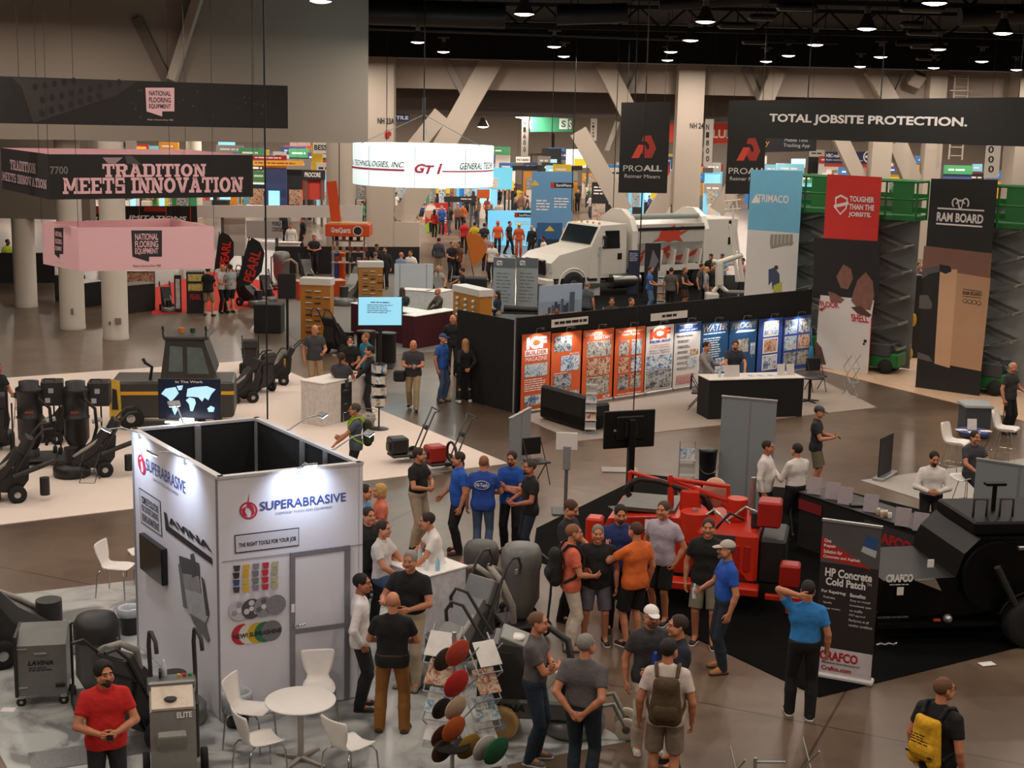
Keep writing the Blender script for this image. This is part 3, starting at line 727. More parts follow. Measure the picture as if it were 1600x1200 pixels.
for (x0, y0, x1, y1, w, lab) in [
    (770, 92, 628, 345, 1.15, 'wide slanting brace right of the column NH 23A'), (690, 178, 622, 262, .9, 'slanting brace crossing behind the lit ring sign'),
    (943, 98, 1012, 235, .95, 'slanting brace falling behind the black hanging banner'), (903, 205, 975, 330, .95, 'slanting brace behind the blue pop up wall'),
    (1090, 225, 1020, 340, .9, 'slanting brace leaning right towards the column NH 24'), (1215, 110, 1185, 185, .8, 'slanting brace over the long black banner end'),
    (1362, 108, 1392, 160, .85, 'slanting brace above the long black banner middle'), (1312, 215, 1345, 285, .75, 'white slanting brace behind the red banner top'),
    (1400, 222, 1445, 330, .95, 'slanting brace between the red and black banners'), (1170, 255, 1120, 330, .8, 'slanting brace behind the white mixer truck')]:
    strut('brace', AY(x0, y0, yo), AY(x1, y1, yo), w, .7, M_BEIGE_L, lab)
for (x0, y0, x1, y1, w, lab) in [(625, 50, 577, 105, .35, 'thin brace beside the hanging wall edge'), (695, 90, 726, 150, .35, 'thin brace left of the wide slanting brace'), (1003, 100, 980, 150, .25, 'thin brace above the black hanging banner'),
    (1165, 106, 1187, 155, .3, 'thin brace right of the column NH 24'), (1416, 112, 1396, 153, .25, 'thin brace over the long banner lettering'), (965, 190, 948, 235, .25, 'thin brace beside the black hanging banner')]:
    strut('brace', AY(x0, y0, yo + .5), AY(x1, y1, yo + .5), w, .3, M_BEIGE, lab)
p = AY(636, 346, NY); struct(MB().bx(p.x - .72, p.x + .72, NY - .6, NY + .6, 0, p.z).build('column', M_BEIGE_L), 'square pier carrying the slanting braces')
def flat_text(st, x0, y0, x1, y1, O, mat, parent, name='lettering', bold=0.02):
    f = Face(None, O, (1, 0, 0), (0, 0, 1)); o = f.text(st, x0, y0, x1, y1, mat, bold, pix=True, name=name)
    bpy.context.view_layer.update(); o.parent = parent; o.matrix_parent_inverse = parent.matrix_world.inverted(); return o
MK = M('#26211f', .7)
for c, st, x0, y0, x1, y1 in ((nh1, 'NH 23A', 590, 184, 616, 194), (nh2, 'NH 24', 1078, 192, 1099, 201)):
    w = c.dimensions.x; flat_text(st, x0, y0, x1, y1, (0, NY - w / 2 - .02, 0), MK, c)
for c in bpy.data.objects:
    if c.get('label') == 'square beige column head lettered NH': flat_text('NH20', 163, 221, 196, 230, (0, 60 - c.dimensions.x / 2 - .02, 0), MK, c)
# black service runs under the ceiling: pipes, ducts
for i, (x0, y0, x1, y1, r, Y, nm, lab) in enumerate([(577, 44, 1085, 62, .09, 62, 'pipe', 'long thin sprinkler pipe crossing the dark ceiling'), (980, 20, 870, 24, .34, 50, 'duct', 'short dark round duct near the top edge'),
    (1030, 7, 1200, -4, .2, 45, 'duct', 'dark duct run above the bright lamps'), (1200, 65, 1310, 68, .05, 60, 'pipe', 'thin pipe behind the paired lamps'), (1400, 68, 1480, 66, .12, 63, 'duct', 'dark duct beside the ceiling lamps'), (1500, 27, 1620, 20, .3, 45, 'duct', 'large dark duct in the ceiling corner'),
    (790, 25, 560, 18, .5, 58, 'duct', 'broad dark duct beside the hanging wall')]):
    a = AY(x0, y0, Y); b_ = AY(x1, y1, Y); o = MB().cyl(a, b_, r, n=14).build(nm, M('#1d1d1e', .5)); tag(o, lab, nm)
    for e in (a * .8 + b_ * .2, a * .2 + b_ * .8): MB().cyl(e, (e.x, e.y, 12.0), .02, n=5).build('hanger', M('#1d1d1e', .5), o)
for i, (x, y, w, Y) in enumerate([(1245, 12, 60, 46), (1440, 14, 66, 46), (1425, 38, 34, 55), (1446, 51, 56, 56), (1440, 72, 34, 64), (1450, 91, 36, 72), (1152, 40, 58, 50), (1190, 27, 40, 52), (1180, 65, 40, 58)]):
    p = AY(x, y, Y); ww = w / F_PX * Y; o = MB().box((0, 0, 0), (ww, .5, .22), .08).build('air_vent', M('#2b2b2c', .45)); o.location = p; MB().cyl((0, 0, 0), (0, 0, 12 - p.z), .02, n=5).build('hanger', M('#1d1d1e', .5), o)
    tag(o, 'flat grey air vent hung in the dark ceiling', 'vent', 'ceiling air vents')
# trusses
for Y in (46, 62):
    b = MB()
    for z in (10.9, 11.8): b.bx(-6, 45, Y - .08, Y + .08, z - .08, z + .08)
    for k in range(26): x = -6 + k * 2.0; b.cyl((x, Y, 10.9), (x + 1, Y, 11.8), .05, n=5); b.cyl((x + 1, Y, 11.8), (x + 2, Y, 10.9), .05, n=5)
    struct(b.build('roof_truss', M('#161617', .7)), 'black roof truss')
# high bay lamps in view
def make_lamp():
    t = thing('high_bay_lamp', 'x', 'lamp')
    MB().lathe([(.06, .42), (.10, .40), (.13, .30), (.20, .16), (.275, .03), (.285, 0)], n=24).build('reflector', M('#7d7468', .25, .8), t)
    MB().lathe([(.0, -.055), (.10, -.048), (.2, -.026), (.272, .004)], n=24).build('lens', M('#fff6e6', .4, e=14, var=0), t)
    MB().box((0, 0, .50), (.16, .16, .18), .02).build('ballast', M('#77716a', .5), t); MB().box((0, 0, .60), (.5, .05, .05)).build('mounting_bar', M('#77716a', .5), t)
    MB().cyl((0, 0, .6), (0, 0, 2.15), .012, n=6).build('hanger', M('#222222'), t); return t
L0 = None
lamps = [(501, 2, 'over the big hanging wall'), (653, 66, 'left of a close pair beside the hanging wall'), (693, 81, 'right of a close pair beside the hanging wall'), (819, 22, 'above the lit ring sign'), (866, 73, 'nearer of two above the blue pop up wall'), (881, 88, 'farther of two above the blue pop up wall'),
    (1048, 81, 'upper of two over the black hanging banner'), (1043, 94, 'lower of two over the black hanging banner'), (1079, 63, 'under the brightest lamp by the dark duct'), (1102, 34, 'brightest by the dark duct'), (1354, 45, 'with a gold reflector above the long banner word'), (1274, 70, 'left of the gold reflector lamp'),
    (1232, 87, 'in front of a small wire loop'), (1197, 96, 'above the long banner left end'), (1344, 104, 'lower of two above the long banner middle'), (1376, 89, 'upper of two above the long banner middle'), (1460, 5, 'cut by the top edge'), (1466, 77, 'in the row right of the banner middle'), (1459, 106, 'right above the wall floodlight'),
    (1567, 52, 'with a gold reflector at the far right'), (1534, 96, 'above the caged ladder'), (1588, 109, 'last of the far right row'), (1216, 125, 'x')]
for x, y, lab in lamps[:-1]:
    hy = 177 + .023 * (x - 800); Y = (LAMP_Z - CAM_H) * F_PX / (hy - y) if hy - y > 4 else 70
    Y = min(Y, 74); p = AY(x, y, Y)
    if L0 is None: L0 = make_lamp(); L0.location = p; L0['label'] = 'round high bay lamp ' + lab; L0['group'] = 'ceiling lamps'
    else: place_copy(L0, p, 0, 'round high bay lamp ' + lab)
    lamp_light(p.x, p.y, p.z - .12, 60)
# far lamps with beige shades beyond the row
for x, y, lab in ((814, 183, 'dome lamp by the green banner'), (1418 / 4 + 400, 198, 'dome lamp over the lit ring sign')):
    place_copy(L0, AY(x, y, 90), 0, lab, 'far dome lamps', 1.35)
for x, y, r in ((690, 178, 60), (938, 184, 50), (1330, 187, 40)):
    p = AY(x, y, 84); o = MB().lathe([(.9, 0), (.35, .35), (.3, .9)], n=20).build('light_shroud', M('#4b443e', .7)); o.location = p; tag(o, 'round dark light shroud under the far bulkhead', 'light shroud', 'far light shrouds')
# wall flood light and caged ladder
fl = MB().box((0, 0, 0), (.75, .5, .75), .05, Matrix.Rotation(.5, 3, 'X') @ Matrix.Rotation(.4, 3, 'Y')).build('floodlight', M('#a99e92', .5)); fl.location = AY(1432, 124, 77.6); tag(fl, 'box floodlight fixed above the long black banner', 'floodlight')
lt = thing('caged_ladder', 'pale caged ladder climbing the wall at the upper right', 'ladder', AY(1500, 160, 77.2)); b = MB()
for sx in (-.35, .35): b.cyl((sx, 0, -3), (sx, 0, 1.5), .05, n=6)
b.build('rail', M_BEIGE_L, lt)
for z in np.arange(-2.8, 1.4, .45): MB().cyl((-.35, 0, z), (.35, 0, z), .03, n=5).build('rung', M_BEIGE_L, lt)
for z in (-1.5, -.4, .6, 1.4): MB().tube(arc((0, 0), .55, PI, 2 * PI, 10, 'xy', z), .04, 5).build('cage_hoop', M_BEIGE_L, lt)
# hanging cables
for i, (x0, y0, x1, y1, Y, lab) in enumerate([(425, -20, 418, 655, 22, 'thick black cable dropping behind the white booth'), (519, -10, 530, 330, 60, 'thin black cable hanging in front of the big wall'), (662, 55, 662, 220, 40, 'cable carrying the lit ring sign'), (900, 100, 893, 330, 62, 'thin cable left of the black hanging banner'), (958, 100, 958, 330, 63, 'thin cable right beside the black hanging banner'),
    (992, 100, 992, 158, 46, 'cable holding the black hanging banner'), (1262, 110, 1262, 158, 45, 'cable holding the long black banner'), (1376, 110, 1376, 158, 45, 'cable holding the long banner middle'), (984, 600, 988, 690, 30, 'cable dropping to the dark monitor'), (602, 90, 604, 220, 70, 'cable in front of the column NH 23A'), (864, 115, 862, 230, 70, 'cable left of the green banner')]):
    q = AY(x1, y1, Y); p = Vector((q.x, q.y, 12.0)); o = MB().cyl(p, q, .02 if Y > 30 else .014, n=6).build('hanging_cable', M('#0c0c0c', .6)); tag(o, lab, 'cable')
# ------------------------------------------------------------------ floor coverings
def covering(name, label, cat, pts, mat, th=.012, pix=True):
    P = [G(*p) if pix else Vector((p[0], p[1], 0)) for p in pts]
    c = sum(P, Vector()) / len(P); c.z = 0
    o = MB().prism([(p.x - c.x, p.y - c.y) for p in P], 0, th).build(name, mat); o.location = c
    return tag(o, label, cat)
def marble_mat():
    mt = M('#aab0b1', .3, var=.10, sc=1.2, bump=0); mt = mt.copy(); nt = mt.node_tree; b = nt.nodes['Principled BSDF']
    tc = nt.nodes.new('ShaderNodeTexCoord'); n = nt.nodes.new('ShaderNodeTexNoise'); n.inputs['Scale'].default_value = 1.1; n.inputs['Detail'].default_value = 9; n.inputs['Distortion'].default_value = 1.6
    rp = nt.nodes.new('ShaderNodeValToRGB'); e = rp.color_ramp.elements; e[0].position = .38; e[0].color = lin('#6d706f'); e[1].position = .56; e[1].color = lin('#b4b6b4'); k = e.new(.46); k.color = lin('#9c9e9d')
    nt.links.new(tc.outputs['Object'], n.inputs['Vector']); nt.links.new(n.outputs[0], rp.inputs[0]); nt.links.new(rp.outputs[0], b.inputs['Base Color']); return mt
covering('carpet', 'pale pink-white booth carpet under the black floor grinders', 'carpet', [(-.03, 29.37), (-7.4, 41.3), (-22.0, 32.6), (-14.6, 20.7)], M('#e3d3c8', .85, var=.04, sc=1.5), .012, False)
covering('vinyl_floor', 'grey marble patterned floor under the white booth and grinders', 'floor covering', [(1.45, 15.85), (-3.0, 22.6), (-8.6, 19.95), (-3.2, 10.9), (2.9, 13.6)][:4] + [(-.6, 14.85)], marble_mat(), .01, False)
covering('carpet', 'black carpet under the red and black machines', 'carpet', [(1280, 1090), (1062, 986), (832, 872), (838, 826), (1010, 742), (1250, 765), (1330, 770), (1500, 812), (1700, 860), (1700, 985)], M('#060606', .95, spec=.1))
covering('carpet', 'light grey carpet under the white wire-leg chairs', 'carpet', [(1345, 751), (1500, 801), (1720, 870), (1720, 715), (1600, 717)], M('#a9a39c', .9))
covering('carpet', 'grey carpet strip in front of the orange poster wall', 'carpet', [(808, 650), (900, 690), (1370, 637), (1265, 585)], M('#97897e', .7))
covering('plank_floor', 'pale wood plank floor under the tall lift banners', 'floor covering', [(1268, 575), (1505, 633), (1720, 690), (1720, 575), (1420, 545)], M('#c9a98c', .55, var=.2, sc=5))
covering('carpet', 'red carpet of the stand with the feather flags', 'carpet', [(238, 492), (408, 480), (470, 450), (330, 425), (232, 452)], M('#c9281c', .9))
covering('carpet', 'grey carpet of the stand with the pegboards', 'carpet', [(560, 560), (740, 545), (790, 500), (640, 420), (480, 440), (430, 500), (475, 545)], M('#77716b', .9))
covering('carpet', 'dark carpet of the white truck stand', 'carpet', [(800, 500), (1420, 500), (1420, 430), (830, 430)], M('#0a0a0b', .95, spec=.1))
# ------------------------------------------------------------------ hanging signs
def vquad(name, label, cat, TL, TR, BR, BL, YL, YR, th, mat, part='panel', group=None, back=None, rect=True):
    """upright board whose four corners are seen at these pixels, left edge at depth YL, right edge at YR"""
    bl = AY(*BL, YL); br = AY(*BR, YR); tl = AY(*TL, YL); tr = AY(*TR, YR); d = br - bl; d.z = 0; a = math.atan2(d.y, d.x); w = d.length
    t = thing(name, label, cat, bl, a, group); ux = Vector((math.cos(a), math.sin(a), 0)); zz = lambda p: p.z - bl.z
    b = MB(); b.add([(0, 0, 0), (w, 0, zz(br)), (w, 0, zz(tr)), (0, 0, zz(tl)), (0, th, 0), (w, th, zz(br)), (w, th, zz(tr)), (0, th, zz(tl))],
                    [(0, 1, 2, 3), (7, 6, 5, 4), (1, 0, 4, 5), (2, 1, 5, 6), (3, 2, 6, 7), (0, 3, 7, 4)])
    b.build(part, mat, t); f = Face(t, (0, 0, 0), (1, 0, 0), (0, 0, 1)); f.w = w; f.h = zz(tl)
    if name in ('hanging_banner', 'aisle_sign'):
        for x in (.12 * w, .88 * w): MB().cyl((x, th / 2, f.h), (x, th / 2, (12.0 if YL < 79 else 9.65) - bl.z), .007, n=5).build('cable', M('#0c0c0c', .6), t)
    return t, f
def vpanel(name, label, cat, A, B, h, th, mat, part='panel', group=None, bev=0.0):
    d = B - A; a = math.atan2(d.y, d.x); w = d.length; t = thing(name, label, cat, A, a, group)
    MB().bx(0, w, 0, th, 0, h, bev).build(part, mat, t); f = Face(t, (0, 0, 0), (1, 0, 0), (0, 0, 1)); f.w = w; f.h = h; return t, f
WHT = M('#e8e2df', .6, var=0); PINK = M('#e9b9c0', .7, var=.03); BAN = M('#1d1b1b', .75, var=.15, sc=2); BLK = M('#131314', .6, var=0)
def speech(f, x0, y0, x1, y1, tail, bg, fg, cap=None, lines=('NATIONAL', 'FLOORING', 'EQUIPMENT')):
    f.poly([(x0, y0), (x1, y0), (x1, y1), ((x0 + x1) / 2 + (x1 - x0) * .08, y1), ((x0 + x1) / 2 + (x1 - x0) * .08, tail), (x0 + (x1 - x0) * .04, y1)], bg, 'emblem', pix=True)
    hh = (y1 - y0)
    for i, s in enumerate(lines): f.text(s, x0 + (x1 - x0) * .12, y0 + hh * (.12 + .28 * i), x1 - (x1 - x0) * .12, y0 + hh * (.36 + .28 * i), fg, .02, pix=True)
    if cap: f.text('Made in America Since 1968', x0 + 3, cap, x1 - 2, cap + 3.2, bg, .0, pix=True)
t, f = vquad('hanging_banner', 'long black banner with pink speech-bubble emblem, topmost on the left', 'banner', (-30, 118), (449, 134), (450, 201), (-30, 192), 31, 34, .04, BAN, 'cloth')
f.poly([(18, 121), (215, 127), (180, 150), (60, 190), (52, 192), (33, 135)], M('#37322f', .8, var=.2, sc=4), 'perforated_plate', pix=True)
for i in range(3):
    for j in range(11 - i * 2):
        x, y = 55 + j * 15 - i * (-5) + (i % 2) * 6, 136 + i * 20 - j * (2.4 + i); 
        if y > 124 and y < 185: f.disc(x, y, .055, BLK, 'hole', pix=True, n=10, rv=.075)
speech(f, 227, 137, 272, 174, 182, PINK, BLK, 185.5)
rnd = random.Random(3)
b = MB()
for i in range(46):
    x, y = rnd.choice((rnd.gauss(215, 8), rnd.gauss(290, 25), rnd.gauss(400, 30))), rnd.uniform(140, 190)
    if 222 < x < 277 or x > 440: continue
    u, v = f.px(x, y); s_ = rnd.uniform(.008, .03); b.add([f.P(u - s_, v, .006), f.P(u, v - s_ * .6, .006), f.P(u + s_, v + s_ * .5, .006)], [(0, 1, 2)])
b.build('fleck_print', M('#5d5550', .8), t)
# four sided sign with slab lettering
def box_sign(label, C, D, Y0, zt_px, zb_px, A, B, mat_out, mat_in, name='hanging_sign'):
    pts = [Vector((p.x, p.y, 0)) for p in (C, D, B, A)]; zb, zt = zb_px, zt_px
    t = thing(name, label, 'sign', (pts[0].x, pts[0].y, zb)); fs = []
    for i in range(4):
        p, q = pts[i] - pts[0], pts[(i + 1) % 4] - pts[0]; d = (q - p).normalized(); n = Vector((d.y, -d.x, 0)); b = MB(); h = zt - zb
        o = [p, q, q - n * .03, p - n * .03]; b.mat(0).add([(v.x, v.y, z) for z in (0, h) for v in o], [(0, 1, 5, 4), (1, 2, 6, 5), (3, 0, 4, 7), (4, 5, 6, 7), (3, 2, 1, 0)])
        b.mat(1).add([(v.x, v.y, z) for z in (0, h) for v in o], [(2, 3, 7, 6)]); b.build('side_panel', [mat_out, mat_in], t); fc = Face(t, p, d, (0, 0, 1)); fc.w = (q - p).length; fs.append(fc); MB().cyl((p.x, p.y, h), (p.x, p.y, 12.0 - zb), .006, n=5).build('cable', M('#0c0c0c', .6), t)
    return t, fs
def slab_text(f, st, x0, y0, x1, y1, mat):
    """bold lettering with slab feet at the foot and head of every upright stem"""
    (u0, v0), (u1, v1) = f.px(x0, y0), f.px(x1, y1); v0, v1 = min(v0, v1), max(v0, v1); H = v1 - v0; W = u1 - u0
    wid = {'I': .52, 'M': 1.3, 'N': 1.1, ' ': .42, 'E': .92, 'S': .9, 'T': 1.0, 'A': 1.1, 'V': 1.1, 'R': 1.08, 'D': 1.05, 'O': 1.05}
    tot = sum(wid[c] for c in st); x = u0; b = MB(); dd = .012; k = W / tot
    def R(a, c, e, g): b.quad(f.P(x + a * w, v0 + c * H, dd), f.P(x + e * w, v0 + c * H, dd), f.P(x + e * w, v0 + g * H, dd), f.P(x + a * w, v0 + g * H, dd))
    def Q(*p): b.add([f.P(x + a * w, v0 + c * H, dd) for a, c in p], [tuple(range(len(p)))])
    s = .17
    for c in st:
        w = wid[c] * k; st_ = .28 if c not in 'I' else .46
        if c == 'I': R(.27, s, .73, 1 - s); R(.04, 0, .96, s); R(.04, 1 - s, .96, 1)
        elif c == 'T': R(.36, s, .64, 1 - s); R(.24, 0, .76, s); R(.03, 1 - s, .97, 1); R(.03, .62, .17, 1 - s); R(.83, .62, .97, 1 - s)
        elif c == 'E': R(.1, s, .38, 1 - s); R(.02, 0, .95, s); R(.02, 1 - s, .95, 1); R(.8, s, .95, .36); R(.8, .64, .95, 1 - s); R(.38, .42, .68, .58)
        elif c == 'D': R(.1, s, .36, 1 - s); R(.02, 0, .7, s); R(.02, 1 - s, .7, 1); Q((.7, 0), (.88, .1), (.97, .3), (.7, .3)); R(.7, .3, .97, .7); Q((.7, .7), (.97, .7), (.88, .9), (.7, 1))
        elif c == 'O':
            n = 20; o = [(.5 + .47 * math.cos(2 * PI * i / n), .5 + .5 * math.sin(2 * PI * i / n)) for i in range(n)]; q = [(.5 + .2 * math.cos(2 * PI * i / n), .5 + .3 * math.sin(2 * PI * i / n)) for i in range(n)]
            for i in range(n): Q(o[i], o[(i + 1) % n], q[(i + 1) % n], q[i])
        elif c == 'R': R(.1, s, .36, 1 - s); R(.02, 0, .46, s); R(.02, 1 - s, .7, 1); R(.64, .55, .92, .86); Q((.7, .86), (.92, .86), (.7, 1)); R(.36, .42, .8, .56); Q((.45, .44), (.72, .44), (.82, s), (.57, s)); R(.55, 0, .99, s)
        elif c == 'A': Q((.13, s), (.35, s), (.6, 1), (.38, 1)); Q((.62, s), (.87, s), (.62, 1), (.42, 1)); R(.0, 0, .42, s); R(.55, 0, 1, s); R(.3, .3, .7, .44); R(.3, .86, .62, 1)
        elif c == 'V': Q((.38, 0), (.62, 0), (.34, 1 - s), (.10, 1 - s)); Q((.40, 0), (.62, 0), (.9, 1 - s), (.68, 1 - s)); R(0, 1 - s, .44, 1); R(.58, 1 - s, 1, 1)
        elif c == 'N': R(.12, s, .3, 1 - s); R(.72, s, .9, 1 - s); Q((.62, 0), (.9, 0), (.36, 1), (.08, 1)); R(.0, 0, .42, s); R(.6, 1 - s, 1, 1); R(.0, 1 - s, .3, 1)
        elif c == 'M': R(.09, s, .24, 1 - s); R(.76, s, .91, 1 - s); R(0, 0, .34, s); R(.66, 0, 1, s); Q((.42, .2), (.58, .2), (.3, 1), (.02, 1)); Q((.42, .2), (.58, .2), (.98, 1), (.7, 1))
        elif c == 'S': R(.08, 1 - s, .9, 1); R(.06, .5, .33, 1 - s); R(.06, .43, .92, .57); R(.66, s, .92, .5); R(.06, 0, .92, s); R(.06, s, .2, .36); R(.78, .66, .92, 1 - s)
        x += w
    return b.build('lettering', mat, f.p)
zz = lambda x, y, Y: AY(x, y, Y).z
C = AY(75, 241, 31); D = AY(395, 243, 33.6); A = AY(0, 232, 34.6); B = AY(290, 234, 36.6)
t, fs = box_sign('black four-sided hanging sign with pink slab lettering and pink inside', C, D, 31, zz(75, 241, 31), zz(78, 312, 31), A, B, BAN, PINK)
slab_text(fs[0], 'TRADITION', 159, 256, 322, 276, PINK); slab_text(fs[0], 'MEETS INNOVATION', 97, 278, 380, 300, PINK)
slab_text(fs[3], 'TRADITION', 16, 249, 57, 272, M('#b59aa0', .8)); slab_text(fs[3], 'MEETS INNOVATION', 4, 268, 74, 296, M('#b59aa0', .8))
fs[0].text('7700', 78, 260, 106, 272, M('#8b7b7d', .8), .01, pix=True); fs[0].poly([(160, 246), (192, 246), (180, 256), (168, 255)], M('#9a858a', .8), 'picture_print', pix=True); fs[0].poly([(195, 243), (206, 243), (222, 258), (198, 256)], M('#4d4646', .8), 'picture_print', pix=True)
C = AY(122, 356, 31); D = AY(334, 354, 32.15); A = AY(65, 347.5, 32.3); B = AY(267, 341, 34.3)
t, fs = box_sign('pink four-sided hanging sign with dark speech-bubble emblems', C, D, 31, zz(122, 356, 31), zz(122, 424, 31), A, B, PINK, PINK)
DG = M('#26282b', .7); speech(fs[0], 205, 360, 253, 401, 409, DG, PINK, 413.5); speech(fs[3], 85, 356, 99, 397, 404, DG, PINK); fs[3].text('Made in America', 89, 409, 99, 412, DG, pix=True)
# lit ring sign
c = AY(661, 288, 47); R0 = 217 / 2 / F_PX * 47; rh = 61 / F_PX * 47
t = thing('lightbox_ring', 'white glowing ring sign with a thin red stripe', 'sign', (c.x, 47, c.z)); b = MB(); n = 48
b.lathe([(R0, 0), (R0, rh), (R0 - .03, rh), (R0 - .03, 0), (R0, 0)], n=n); b.build('ring_skin', M('#e2f2f2', .5, e=.75, var=0), t)
def ring_text(st, x0, y0, x1, y1, mat, bold=0, shear=0):
    sgn = lambda x: math.asin(max(-.98, min(.98, (x - 661.5) / 108.5))); a0, a1 = sgn(x0), sgn(x1); z1 = (289 - y0) / 62 * rh; z0 = (289 - y1) / 62 * rh; vv, ff = text_mesh(st, bold, shear); rr = R0 + .03
    b = MB(); b.add([(rr * math.sin(a0 + (a1 - a0) * x), -rr * math.cos(a0 + (a1 - a0) * x), z0 + y * (z1 - z0)) for x, y, _ in vv], ff); b.build('lettering', mat, t)
def ring_bar(x0, x1, y0, y1, mat):
    sgn = lambda x: math.asin(max(-.99, min(.99, (x - 661.5) / 108.5))); a0, a1 = sgn(x0), sgn(x1); z1 = (289 - y0) / 62 * rh; z0 = (289 - y1) / 62 * rh; b = MB(); k = 10; rr = R0 + .025
    for i in range(k):
        p, q = a0 + (a1 - a0) * i / k, a0 + (a1 - a0) * (i + 1) / k; b.quad((rr * math.sin(p), -rr * math.cos(p), z0), (rr * math.sin(q), -rr * math.cos(q), z0), (rr * math.sin(q), -rr * math.cos(q), z1), (rr * math.sin(p), -rr * math.cos(p), z1))
    b.build('stripe', mat, t)
G5 = M('#1c2424', .6); PR = M('#c0405f', .6, var=0)
ring_text('AL TECHNOLOGIES, INC.', 556, 251, 641, 261, G5, .012, .3); ring_text('GENERAL TECHN', 721, 251, 769, 261, G5, .012, .3)
ring_text('G', 656, 253, 672, 267, PR, .04, .3); ring_text('T', 671, 255, 685, 268, PR, .04, .3); ring_text('i', 688, 252, 696, 268, PR, .04, .3)
ring_bar(554, 641, 262, 265, PR); ring_bar(696, 769, 263, 265, PR)
for x in (586, 656, 729): ring_bar(x, x + .6, 229, 289, M('#9fb0b0', .6))
for a in (0, 2.1, 4.2): MB().cyl((R0 * .97 * math.sin(a), R0 * .97 * math.cos(a), rh), (0, 0, rh + .95), .012, n=5).build('cable', M('#777777', .4), t)
MB().cyl((0, 0, rh + .9), (0, 0, rh + 1.5), .05, n=8).cyl((0, 0, rh + 1.4), (0, 0, 11.96 - c.z), .012, n=5).build('hoist', M('#555555', .4), t)
def proall(f, x0, x1, yt, full=True, dy=0, txt2='Reimer Mixers'):
    k = (x1 - x0) / 78.0; X = lambda x: x0 + (x - 968) * k; Y = lambda y: y + dy; rd = M('#c8402e', .6); r2 = M('#9c2b22', .6)
    XY = lambda L: [(X(p), Y(q)) for p, q in L]
    f.poly(XY([(986.4, 247), (997.6, 226.2), (1008.3, 226.2), (1002.7, 238), (998.2, 247)]), rd, 'emblem', pix=True)
    f.poly(XY([(1002.7, 220.6), (1005.5, 212.2), (1017.3, 211.6), (1025.2, 231.9), (1018.4, 247), (1007.2, 247), (1002.7, 238), (1008.3, 226.5), (1011, 234), (1014.5, 232), (1013.9, 226.2), (1010, 221.2)]), r2, 'emblem', pix=True)
    w = M('#c4bfbc', .7)
    f.text('PRO', X(974), Y(258), X(1004), Y(268), w, 0, pix=True); f.text('ALL', X(1005), Y(258), X(1034), Y(268), w, .04, pix=True); f.text(txt2, X(976), Y(272), X(1031), Y(279), w, 0, pix=True)
DK = M('#171515', .75, var=.1, sc=1)
t, f = vquad('hanging_banner', 'black square hanging banner with a red arrow emblem, wholly in view', 'banner', (969, 160), (1046, 159), (1042, 302), (966, 301), 50, 50, .04, DK, 'cloth'); proall(f, 968, 1046, 159)
t, f = vquad('hanging_banner', 'black banner with a red arrow emblem half behind the blue lift banner', 'banner', (1136, 157), (1196, 157), (1192, 303), (1133, 303), 54, 54, .04, DK, 'cloth'); proall(f, 1133, 1208, 157, dy=4)
t, f = vquad('hanging_banner', 'long black banner lettered TOTAL JOBSITE PROTECTION.', 'banner', (1136, 157), (1660, 151), (1660, 231), (1136, 214), 42.5, 34, .05, M('#121212', .75, var=0), 'cloth')
f.text('TOTAL JOBSITE PROTECTION.', 1203, 177.5, 1511, 202, M('#d9d5d4', .6, var=0), .032, pix=True)
t, f = vquad('hanging_banner', 'dark banner with small grey letters below the long black banner', 'banner', (1192, 205), (1276, 205), (1275, 236), (1192, 238), 70, 70, .04, M('#23252b', .7), 'cloth')
f.text('Tracking App', 1224, 224, 1265, 232, M('#b0b0b4', .7), .01, pix=True); f.text('Mobile Time', 1226, 216, 1262, 222, M('#b0b0b4', .7), .01, pix=True); f.text('y', 1196, 221, 1202, 230, M('#d18a2b', .7), pix=True)
